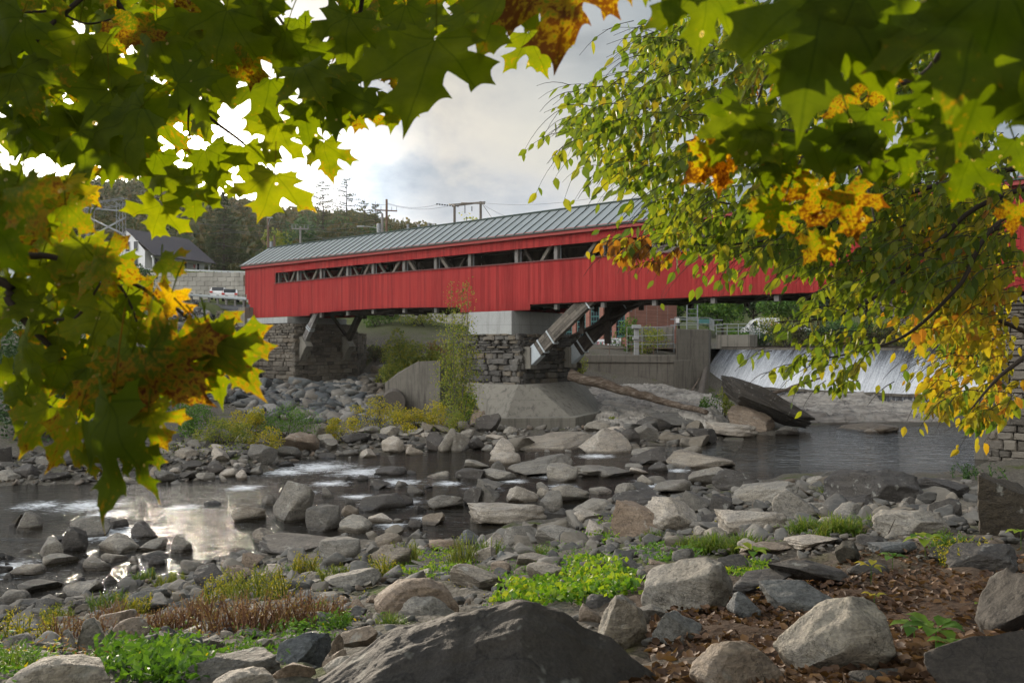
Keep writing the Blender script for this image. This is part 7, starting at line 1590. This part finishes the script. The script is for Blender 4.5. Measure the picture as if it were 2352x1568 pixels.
class Leaves:
    def __init__(s): s.mb = MB(); s.uv = []; s.lc = []; s.pet = MB()
    def add(s, base, tipdir, normal, size, tone, spot, rs, droop=0.25, fold=0.12, wide=1.0):
        t = np.array(tipdir, float); t /= np.linalg.norm(t); n = np.array(normal, float); n -= t*n.dot(t); n /= np.linalg.norm(n)+1e-9; sd_ = np.cross(t, n)
        x, y = MT_V[:, 0]*wide*rs.uniform(0.9, 1.08), MT_V[:, 1]; y = y+0.06*np.sin(x*rs.uniform(2, 4)+rs.uniform(0, 6)); x = x+rs.uniform(-.10, .10)*y*y
        th_ = np.arctan2(x, y); f_ = 1+rs.uniform(-.13, .13)*np.sin(2*th_+rs.uniform(0, 6))+rs.uniform(-.09, .09)*np.sin(3*th_+rs.uniform(0, 6))+.025*np.sin(9*th_+rs.uniform(0, 6)); x = x*f_; y = y*f_; x = x+y*rs.uniform(-.12, .12)
        c1, c2 = rs.uniform(-1, 1, 2); ph = rs.uniform(0, 6.28, 2)
        z = -fold*np.abs(x)**1.2*1.0-droop*(y**2)*0.5-rs.uniform(-.1, .3)*(x**2)+0.09*c1*np.sin(5*x+ph[0])*np.cos(4*y+ph[1])+0.045*np.sin(11*y+7*np.abs(x)+ph[1])
        V = np.array(base)[None]+size*(x[:, None]*sd_+y[:, None]*t+z[:, None]*n)
        s.mb.V.append(V); n0 = s.mb.n; s.mb.Fc.extend([tuple(i+n0 for i in f) for f in MT_F]); s.mb.n += len(V)
        s.uv.append(np.stack([MT_V[:, 0], MT_V[:, 1], MT_V[:, 0]*0], 1)); s.lc.append(np.tile([tone, spot, 0], (len(V), 1)))
    def petiole(s, base, to, r=0.0011):
        b, t = Vector(base), Vector(to); s.pet.tube([b, b.lerp(t, .5)+Vector((0, 0, (t-b).length*.08)), t], [r*.8, r, r*1.2], 4)
    def build(s, root, name='foliage', label=None):
        if s.pet.n:
            n0 = s.mb.n; pv = np.concatenate(s.pet.V); s.mb.V.append(pv); s.mb.Fc.extend([tuple(i+n0 for i in f) for f in s.pet.Fc]); s.mb.n += len(pv); s.uv.append(np.tile([0, 0.0, 0], (len(pv), 1))); s.lc.append(np.tile([0.35, 0.5, 0], (len(pv), 1)))
        s.mb.A['luv'] = ('POINT', 'FLOAT_VECTOR', np.concatenate(s.uv)); s.mb.A['lc'] = ('POINT', 'FLOAT_VECTOR', np.concatenate(s.lc)); o = s.mb.build(name, M['maple'], root, True)
        if label: o['label'] = label
        return o
M['stalk'] = plain('leaf_stalk', (0.10, 0.07, 0.03), 0.6)
def bez(pts, n=18):
    pts = [Vector(p) for p in pts]; out = []
    for i in range(n):
        t = i/(n-1)*(len(pts)-1); k = min(int(t), len(pts)-2); f = t-k; p0 = pts[max(k-1, 0)]; p1 = pts[k]; p2 = pts[k+1]; p3 = pts[min(k+2, len(pts)-1)]
        out.append(0.5*((2*p1)+(p2-p0)*f+(2*p0-5*p1+4*p2-p3)*f*f+(3*p1-p0-3*p2+p3)*f**3))
    return out
def branch(root, pts, r0, r1, name='branch', mat='bark'):
    q = bez([P(*p) for p in pts], 6*len(pts)); m_ = MB(); m_.tube(q, [r0+(r1-r0)*i/(len(q)-1) for i in range(len(q))], 7); m_.build(name, M[mat], root, True); return q
def hand_leaf(L_, u, v, px, ang, d, tone, spot, rs, face=0.25, droop=0.25, fold=0.12, wide=1.0, stalk=True):
    """base of the blade at (u, v); the tip hangs at ang degrees from straight down (+ = to the right)"""
    b = P(u, v, d); a = R(ang); t = Vector((math.sin(a), rs.uniform(-face, face), -math.cos(a))); n = Vector((rs.uniform(-.35, .35), -1, rs.uniform(-.1, .5)))
    L_.add(b, t, n, pxm(px, d), tone, spot, rs, droop, fold, wide)
    if stalk: L_.petiole(b, b-t*pxm(px, d)*rs.uniform(.35, .6)+Vector((rs.uniform(-.02, .02), .01, .02)))
# ---- left maple: hanging canopy at top left and low branch at left
mt = empty('maple_tree', (-3.4, 1.2, h1(-3.4, 1.2)), 'maple whose green and yellow spotted leaves hang over the left and top', 'tree')
trunk = MB(); gz0 = h1(-3.4, 1.2); trunk.tube(bez([(-3.4, 1.2, gz0-.3), (-3.35, 1.25, 5.5), (-3.1, 1.35, 7.5), (-2.6, 1.6, 9.5)], 14), [0.24-.012*i for i in range(14)], 12); trunk.build('trunk', M['bark'], mt, True)
rs = np.random.RandomState(12)
branch(mt, [(-2800, -900, 1.6), (-900, -400, 1.8), (150, -260, 2.0), (265, 0, 2.1), (420, 190, 2.15), (470, 260, 2.15), (560, 330, 2.2), (625, 395, 2.2)], 0.012, 0.002)
branch(mt, [(-2600, -300, 1.5), (-900, 250, 1.6), (-200, 240, 1.7), (50, 112, 1.75), (120, 55, 1.8), (230, -40, 1.85)], 0.010, 0.005)
branch(mt, [(420, 190, 2.15), (433, 240, 2.2), (435, 310, 2.25), (470, 350, 2.3)], 0.004, 0.0015, 'twig')
branch(mt, [(0, 15, 1.9), (60, 28, 1.9), (130, 28, 1.92), (200, 55, 1.95), (270, 40, 2.0)], 0.004, 0.002, 'twig')
branch(mt, [(90, 80, 1.8), (80, 130, 1.85), (55, 195, 1.9)], 0.004, 0.0015, 'twig')
branch(mt, [(560, -60, 2.3), (640, 40, 2.3), (720, 150, 2.3), (780, 85, 2.3)], 0.005, 0.0015, 'twig')
branch(mt, [(-2700, 300, 1.3), (-600, 520, 1.3), (0, 582, 1.3), (110, 588, 1.3), (200, 612, 1.32), (300, 648, 1.34), (400, 705, 1.36), (470, 770, 1.38)], 0.008, 0.002)
branch(mt, [(-2700, 200, 1.2), (-500, 560, 1.25), (-20, 640, 1.3), (20, 690, 1.3), (65, 745, 1.3), (110, 790, 1.32), (160, 842, 1.34), (215, 880, 1.36), (275, 930, 1.38)], 0.010, 0.0018)
branch(mt, [(65, 745, 1.3), (110, 736, 1.3), (170, 735, 1.31), (240, 765, 1.33), (290, 790, 1.34)], 0.004, 0.0015, 'twig')
branch(mt, [(200, 612, 1.32), (260, 640, 1.33), (300, 700, 1.34), (330, 790, 1.36)], 0.003, 0.0015, 'twig')
branch(mt, [(170, 735, 1.31), (200, 700, 1.31), (230, 650, 1.3)], 0.003, 0.0015, 'twig')
branch(mt, [(840, -60, 1.9), (815, 90, 1.95), (770, 190, 2.0), (740, 225, 2.05)], 0.006, 0.0015, 'twig')
LV = Leaves()
TL = [
 # base u, v, px, angle, depth, tone, spots
 (632, 403, 118, -8, 1.9, .42, .25), (742, 330, 88, 8, 2.1, .33, .35), (372, 468, 84, -14, 1.9, .38, .1), (640, 285, 95, -20, 2.0, .36, .1), (905, 222, 82, 3, 2.0, .25, .25),
 (1002, 78, 205, -10, 1.3, .16, .05), (1215, 78, 108, 18, 1.8, .28, .3), (356, 345, 110, -18, 2.1, .10, .05), (470, 345, 100, 15, 2.1, .14, .05), (560, 340, 90, 10, 2.1, .30, .05),
 (905, 170, 40, -5, 1.9, -.1, .6), (1305, -60, 200, 0, 1.2, .28, .75), (1160, -30, 150, -20, 1.3, .20, .3), (700, 95, 120, 20, 1.9, .10, .2), (800, 30, 140, -10, 1.8, .08, .1), (560, 90, 130, 5, 2.0, .20, .6), (620, 190, 120, -15, 2.1, .12, .3), (460, 120, 130, 30, 2.0, .22, .1),
 (830, 230, 85, -10, 2.1, .35, .5), (780, 240, 80, 20, 2.1, .22, .2), (700, 255, 95, 0, 2.1, .12, .1), (420, 400, 100, -20, 2.0, .25, .2), (445, 440, 75, 6, 2.0, .18, .2), (500, 395, 75, -25, 2.1, .25, .1), (150, 395, 100, 40, 1.9, .5, .45), (180, 300, 170, 60, 1.7, .06, .05), (320, 250, 170, -60, 1.7, .06, .1), (250, 200, 160, 10, 1.8, .10, .1), (120, 250, 150, -40, 1.8, .16, .1), (60, 420, 150, 10, 1.4, .30, .55),
 (1085, 30, 120, -30, 1.5, .12, .2), (930, 10, 130, 30, 1.6, .10, .1), (520, 20, 150, -10, 1.8, .10, .2), (360, 60, 140, 15, 1.9, .18, .1), (180, 70, 150, -20, 1.8, .28, .3), (50, 40, 150, -30, 1.7, .06, .1), (30, 160, 140, 30, 1.7, .10, .3), (270, 330, 100, 35, 1.9, .14, .05)]
for a in TL: hand_leaf(LV, *a, rs)
POLY_TL = [(-60, -60), (1130, -60), (1110, 40), (1060, 120), (930, 160), (850, 200), (800, 210), (790, 270), (720, 290), (650, 290), (560, 310), (420, 310), (300, 300), (230, 285), (150, 345), (100, 380), (-60, 330)]
k = 0
while k < 112:
    u, v = rs.uniform(-60, 1130), rs.uniform(-60, 380)
    if not inpoly(u, v, POLY_TL): continue
    d = rs.uniform(1.7, 2.9); hand_leaf(LV, u, v-45, rs.uniform(75, 130)*2.1/d, rs.normal()*38, d, np.clip(rs.normal(.17, .13), -.05, .6), np.clip(rs.normal(.18, .22), 0, .8), rs, .5, rs.uniform(.1, .5), rs.uniform(.05, .3), 1.0, rs.rand() < .5); k += 1
LV.build(mt, 'foliage')
_rs = np.random.RandomState(4); mb = MB(); add_leaves(mb, np.concatenate([crown_points(c, r, 2600, _rs, 26) for c, r in [((-3.5, -3.5, 11.0), (4.5, 5, 2.6)), ((1.5, -4.0, 12.0), (5, 5, 2.6)), ((-5, 1.0, 11.5), (3.5, 3, 2.2)), ((-9, -2.0, 9.5), (4, 4.5, 3.2)), ((-6.5, -3.0, 8.0), (3, 3, 2.2))]]), 0.26, _rs, 0.9); mb.build('crown', M['elm'], mt)  # unseen crown added over and behind the camera to shade the near bank
LB = Leaves()
LBL = [
 (478, 775, 195, 40, 1.15, .30, .42), (470, 765, 150, 2, 1.17, .26, .4), (395, 672, 125, -22, 1.2, .78, .62), (330, 815, 235, 52, 1.1, .16, .55), (290, 800, 210, -28, 1.12, .20, .45), (215, 590, 170, 70, 1.25, .45, .62), (240, 600, 150, -40, 1.25, .40, .55), (370, 600, 110, 70, 1.22, .28, .5), (90, 610, 120, -10, 1.3, .38, .3), (170, 640, 110, 15, 1.3, .34, .2), (60, 790, 190, -35, 1.2, .28, .35), (140, 840, 180, 20, 1.2, .30, .45), (120, 930, 175, -32, 1.15, .42, .5), (340, 950, 150, 30, 1.1, .5, .55), (40, 420, 210, 30, 0.85, .22, .6), (-20, 500, 200, 20, 0.9, .05, .3), (150, 470, 110, 50, 1.1, .38, .55), (100, 700, 150, -70, 1.3, .26, .3), (230, 740, 140, 35, 1.3, .32, .35), (300, 740, 120, -10, 1.3, .35, .3), (130, 740, 160, 40, 1.32, .12, .1), (30, 640, 140, -30, 1.3, .34, .25), (200, 820, 190, 10, 1.22, .15, .45), (400, 800, 140, 62, 1.18, .40, .4), (60, 900, 160, -30, 1.25, .22, .3), (270, 880, 170, 24, 1.12, .22, .5), (190, 1040, 120, 8, 1.08, .3, .5)]
for a in LBL: hand_leaf(LB, a[0], a[1], a[2]*.70, a[3], a[4], a[5]-(.10 if a[5] < .7 else 0), a[6]-.08, rs, .5, .35, .25, rs.uniform(.75, 1.0))
for a in [(472, 782, 190, 42, 1.15, .28, .42, .3, .2, .25, .62), (480, 790, 150, 14, 1.16, .24, .3, .3, .3, .2, .6), (455, 765, 130, 75, 1.16, .3, .45, .3, .3, .2, .8), (330, 800, 215, 40, 1.1, .10, .62, .3, .3, .2, .8), (300, 830, 190, 0, 1.12, .08, .55, .3, .3, .2, .8), (262, 905, 285, -6, 1.05, -.04, .25, .2, .3, .3, .40), (300, 1020, 150, 22, 1.06, .0, .3, .2, .3, .3, .5), (180, 965, 150, -46, 1.1, .38, .5, .2, .3, .2, .5)]: hand_leaf(LB, a[0], a[1], a[2], a[3], a[4], a[5], a[6], rs, a[7], a[8], a[9], a[10])
POLY_LB = [(-80, 340), (90, 390), (170, 470), (200, 560), (300, 640), (330, 700), (400, 790), (430, 860), (330, 940), (290, 1000), (160, 1000), (60, 920), (-80, 900)]
k = 0
while k < 42:
    u, v = rs.uniform(-80, 430), rs.uniform(340, 960)
    if not inpoly(u, v, POLY_LB): continue
    d = rs.uniform(1.25, 1.8); hand_leaf(LB, u, v-50, rs.uniform(80, 125)*1.35/d, rs.normal()*40, d, np.clip(rs.normal(.22, .12), 0, .7), np.clip(rs.normal(.26, .18), 0, .8), rs, .5); k += 1
LB.build(mt, 'low_foliage')
# ---- right maple: large soft leaves close at the top right
mr_ = empty('maple_tree', (3.3, 0.4, h1(3.3, 0.4)), 'nearer maple with large dark leaves hanging over the top right corner', 'tree')
tr = MB(); tr.tube(bez([(3.3, 0.4, 3.9), (3.3, .45, 6.5), (3.0, .6, 9.0)], 12), [0.20-.008*i for i in range(12)], 12); tr.build('trunk', M['bark'], mr_, True)
branch(mr_, [(7000, -600, 1.0), (3600, -300, 1.1), (2450, -60, 1.15), (2330, 30, 1.2), (2260, 90, 1.25)], 0.010, 0.004); branch(mr_, [(7000, -1500, 1.2), (3500, -800, 1.2), (2300, -260, 1.2), (1900, -60, 1.15), (1700, -30, 1.2)], 0.010, 0.003); branch(mr_, [(2300, -260, 1.2), (2200, 40, 1.3), (2080, 190, 1.4), (1800, 150, 1.5), (1740, 230, 1.55)], 0.008, 0.002, 'twig'); branch(mr_, [(1850, 160, 1.5), (1975, 385, 1.45), (2010, 510, 1.4)], 0.003, .0015, 'twig')
LR = Leaves()
LRL = [(1900, -40, 370, -18, .72, .10, .02), (1990, -30, 340, 16, .72, .12, .02), (1870, 60, 230, 8, .75, .14, .02), (1625, -30, 205, -8, 1.0, .22, .10), (1690, -20, 130, 25, 1.05, .24, .1), (1540, -60, 150, 0, 1.0, .12, .1), (2290, -40, 400, -6, .68, .10, .22), (2240, 20, 300, -14, .7, .16, .25), (2370, 60, 300, 10, .7, .02, .1),
 (1655, 352, 135, -48, 1.15, .95, .62), (1660, 360, 120, 12, 1.15, .88, .66), (1640, 350, 95, -115, 1.15, .72, .3), (1720, 255, 165, -20, 1.05, .30, .2), (1745, 300, 130, 30, 1.05, .2, .2), (1770, 365, 100, 4, 1.1, .06, .1), (1955, 290, 150, -14, 1.0, .02, .1), (1990, 330, 150, 18, 1.0, .12, .1), (2190, 290, 165, -12, .95, .20, .15), (2140, 250, 120, -40, .98, .08, .1), (1880, 420, 150, -10, 1.1, .44, .6), (1940, 440, 165, 12, 1.1, .52, .6), (1800, 470, 130, -25, 1.1, .42, .4), (1890, 545, 95, -38, 1.15, .66, .5), (1905, 545, 92, 22, 1.15, .7, .55), (2090, 230, 110, 10, 1.1, .0, .4), (2330, 320, 120, 10, 1.0, .08, .1), (2335, 470, 90, -10, 1.1, .5, .6), (1560, -60, 120, -30, 1.2, .3, .3), (1420, -70, 120, 10, 1.2, .25, .6), (1480, -70, 110, -10, 1.2, .2, .3), (2000, 160, 130, 20, 1.3, .6, .5), (1940, 220, 110, -30, 1.2, .62, .6), (1400, -80, 100, 0, 1.3, .2, .2), (2130, 60, 110, 0, 1.0, .02, .1)]
LRL += [(1700, 240, 150, -20, 1.1, .05, .1), (1780, 330, 140, -5, 1.1, .12, .2), (1850, 300, 160, 10, 1.05, .02, .1), (1990, 250, 170, 0, 1.0, .05, .1), (2080, 330, 150, 25, 1.0, .08, .2), (2230, 360, 150, -20, 1.0, .12, .2), (2150, 180, 160, 8, .95, .02, .1), (1770, 460, 120, 15, 1.1, .25, .2), (1680, 300, 130, -40, 1.1, .2, .2), (1830, 380, 120, -35, 1.1, .3, .5)]
for a in LRL: hand_leaf(LR, a[0], a[1], a[2]*(.9 if a[2] > 190 else .72), a[3], a[4], a[5]-(.10 if a[5] < .35 or a[5] > .8 else .26), a[6]+(.12 if a[5] > .35 else 0), rs, .4, .35, .22, rs.uniform(.8, 1.0))
LR.build(mr_, 'foliage')
_rs = np.random.RandomState(5); mb = MB(); add_leaves(mb, np.concatenate([crown_points(c, r, 2600, _rs, 26) for c, r in [((5.5, -1.5, 11.0), (4.5, 4.5, 2.8)), ((3.0, 2.0, 12.5), (3.5, 3, 1.8))]]), 0.26, _rs, 0.9); mb.build('crown', M['elm'], mr_)  # out-of-view crown added overhead at right, shading the near bank
# ---- elm at right: thin drooping sprays of small pointed leaves
el = empty('elm_tree', (9.5, 4.0, h1(9.5, 4.0)), 'tree at right with drooping sprays of small pointed green and yellow leaves', 'tree')
tr = MB(); tr.tube(bez([(9.5, 4.0, 3.5), (9.3, 4.2, 6.0), (8.6, 4.6, 9.0), (7.4, 5.0, 11.5)], 14), [0.30-.015*i for i in range(14)], 12); tr.build('trunk', M['bark'], el, True)
LIM = []
for pts, r0, r1 in [([(5000, -400, 4.6), (3000, 60, 5), (2400, 20, 5.2), (2180, 150, 5.4), (2000, 240, 5.6), (1880, 295, 5.7), (1700, 335, 5.8), (1560, 342, 5.9)], .055, .006), ([(5000, 0, 4.8), (3000, 200, 5), (2400, 210, 5.2), (2150, 240, 5.4), (1950, 300, 5.6), (1800, 300, 5.8), (1600, 230, 6.0), (1440, 260, 6.1)], .045, .005), ([(5000, 300, 4.8), (3000, 300, 5.0), (2360, 470, 5), (2200, 660, 5.0), (2080, 770, 5.1), (1960, 810, 5.2), (1850, 830, 5.3)], .022, .004), ([(3000, 280, 5.0), (2330, 440, 5.2), (2150, 560, 5.3), (2000, 690, 5.4), (1900, 730, 5.4), (1780, 740, 5.5)], .022, .004), ([(2360, 380, 5), (2100, 440, 5.2), (1900, 520, 5.3), (1700, 560, 5.5), (1500, 560, 5.6)], .02, .003), ([(2150, 240, 5.4), (1900, 160, 5.8), (1650, 110, 6.2), (1500, 170, 6.4)], .03, .004), ([(2500, 700, 4.7), (2352, 820, 4.6), (2290, 870, 4.6), (2230, 940, 4.6)], .02, .004), ([(2352, 500, 5.4), (2200, 560, 5.6), (2060, 600, 5.8), (1960, 640, 5.9)], .025, .004), ([(1880, 295, 5.7), (1800, 430, 5.8), (1700, 470, 5.9), (1560, 440, 6.0)], .02, .003), ([(2600, 900, 6.5), (2352, 760, 6.6), (2200, 720, 6.8), (2120, 800, 6.9)], .03, .004)]:
    LIM.append([tuple(p) for p in pts]); branch(el, pts, r0, r1)
def elm(poly, count, mat, name, seed, dr=(4.6, 7.4), size=(22, 38), ang=(-150, -95), per=(8, 15), length=(90, 190)):
    rs = np.random.RandomState(seed); xs = [p[0] for p in poly]; ys = [p[1] for p in poly]; V = []; Fq = []; tw = MB(); k = 0
    tpl = np.array([(0, 0, 0), (.16, .22, .02), (.19, .45, .03), (.10, .78, .0), (0, 1.0, -.08), (-.10, .78, .0), (-.19, .45, .03), (-.16, .22, .02), (0, .3, -.03), (0, .65, -.04)])
    tf = [(0, 1, 8), (1, 2, 9, 8), (2, 3, 4, 9), (0, 8, 7), (8, 9, 6, 7), (9, 4, 5, 6)]
    while k < count:
        u, v = rs.uniform(min(xs), max(xs)), rs.uniform(min(ys), max(ys))
        if not inpoly(u, v, poly): continue
        k += 1; d = rs.uniform(*dr); a = R(rs.uniform(*ang)); L_ = pxm(rs.uniform(*length), d); p = P(u, v, d); di = Vector((math.sin(a), rs.uniform(-.4, .4), -abs(math.cos(a))*0.3 if rs.rand() < .6 else 0.25)).normalized(); di = Vector((math.cos(a+math.pi/2)*-1 if False else -abs(math.sin(a)), rs.uniform(-.5, .5), rs.uniform(-.55, .25))).normalized()
        n = rs.randint(*per); pts = []
        q = p.copy(); dd_ = di.copy()
        for i in range(n+1): pts.append(q.copy()); q = q+dd_*(L_/n); dd_ = (dd_+Vector((0, 0, -.10))).normalized()
        tw.tube(pts[::2] if len(pts) > 4 else pts, [.003*(1-.7*i/len(pts[::2])) for i in range(len(pts[::2] if len(pts) > 4 else pts))], 4)
        sdv = dd_.cross(Vector((0, 1, 0))).normalized()
        for i in range(1, n+1):
            s = pxm(rs.uniform(*size)*rs.choice([.7, 1, 1.15]), d)*(0.7+.3*(1-abs(i/n-.5)*1.2)); sg = 1 if i % 2 else -1
            ld = (dd_*.7+sdv*sg*.8+Vector((rs.uniform(-.3, .3), rs.uniform(-.5, .5), -.75+rs.uniform(-.4, .3)))).normalized() if i < n else (dd_+Vector((0, 0, -.6))).normalized()
            nn = Vector((rs.normal()*.5, -1+rs.normal()*.5, .5+rs.normal()*.6)); nn = (nn-ld*nn.dot(ld)).normalized(); sx = ld.cross(nn); b = pts[i]
            uu = P(0, 0, 1); pu = 1176+b.x/b.y*F; pv = HZ+(CAMZ-b.z)/b.y*F
            if not inpoly(pu, pv, poly) and rs.rand() < .8: continue
            w = np.array(b)[None]+s*(tpl[:, :1]*np.array(sx)[None]*rs.uniform(1.05, 1.5)+tpl[:, 1:2]*np.array(ld)[None]+tpl[:, 2:]*np.array(nn)[None]*rs.uniform(-.5, 2))
            i0 = len(V)*10; V.append(w); Fq += [tuple(j+i0 for j in f) for f in tf]
    mb = MB(); mb.add(np.concatenate(V), Fq); mb.build(name, M[mat], el, False); tw.build('twigs', M['bark'], el)
elm([(1520, 60), (1700, -20), (2360, -20), (2360, 330), (2100, 420), (1850, 560), (1620, 580), (1480, 520), (1500, 440), (1380, 400), (1310, 320), (1290, 230), (1310, 180), (1420, 170), (1480, 120)], 700, 'elm', 'foliage', 901)
elm([(1420, 60), (1460, 20), (1600, 10), (1640, 120), (1560, 160), (1480, 150)], 26, 'elm', 'foliage', 902)
elm([(1640, 500), (1850, 480), (2360, 330), (2360, 620), (2200, 700), (2080, 700), (1990, 660), (1900, 640), (1850, 630), (1780, 590), (1640, 580)], 330, 'elm', 'foliage', 903)
elm([(1880, 640), (2000, 600), (2120, 640), (2060, 760), (1990, 870), (1900, 830), (1860, 800), (1850, 720)], 34, 'elm', 'foliage', 904, (4.6, 5.6))
elm([(1740, 800), (1860, 790), (2000, 850), (2090, 850), (2060, 880), (1900, 895), (1790, 890)], 14, 'elm', 'foliage', 905, (4.8, 5.6), length=(60, 120))
elm([(2060, 430), (2360, 400), (2360, 960), (2290, 930), (2260, 870), (2220, 840), (2160, 800), (2080, 760), (2120, 680), (2060, 600)], 250, 'elm_y', 'yellow_foliage', 906, (5.2, 7.8))
elm([(2120, 860), (2280, 880), (2340, 900), (2300, 970), (2230, 975), (2160, 950)], 34, 'elm_y', 'yellow_foliage', 907, (4.6, 5.6), length=(60, 130))
elm([(2160, 720), (2352, 640), (2352, 900), (2200, 850), (2150, 800)], 34, 'elm_y', 'yellow_foliage', 908, (6.5, 8.5), (18, 28))
elm([(1395, 545), (1480, 535), (1600, 560), (1560, 600), (1510, 605), (1400, 590)], 16, 'elm_o', 'brown_foliage', 909, (5.4, 6), (22, 34), length=(50, 90))
elm([(1700, 60), (1780, 40), (2000, 200), (1950, 260), (1800, 220), (1700, 150)], 60, 'elm_o', 'brown_foliage', 910, (6.6, 7.6), (14, 22))
def f_haze(h): return None
hm = bpy.data.materials.new('haze'); hm.use_nodes = True; hm.node_tree.nodes.clear(); h_ = NT(hm.node_tree)
_o = hm.node_tree.nodes.new('ShaderNodeOutputMaterial'); _v = h_.n('ShaderNodeVolumePrincipled', {'Color': (0.93, 0.94, 0.95, 1), 'Density': 0.00009, 'Anisotropy': 0.5}); hm.node_tree.links.new(_v, _o.inputs['Volume'])
mb = MB(); mb.abox(-900, 900, -60, 1500, -12, 110); tag(mb.build('haze', hm), 'thin pale autumn haze in the valley', 'haze', None, 'stuff')
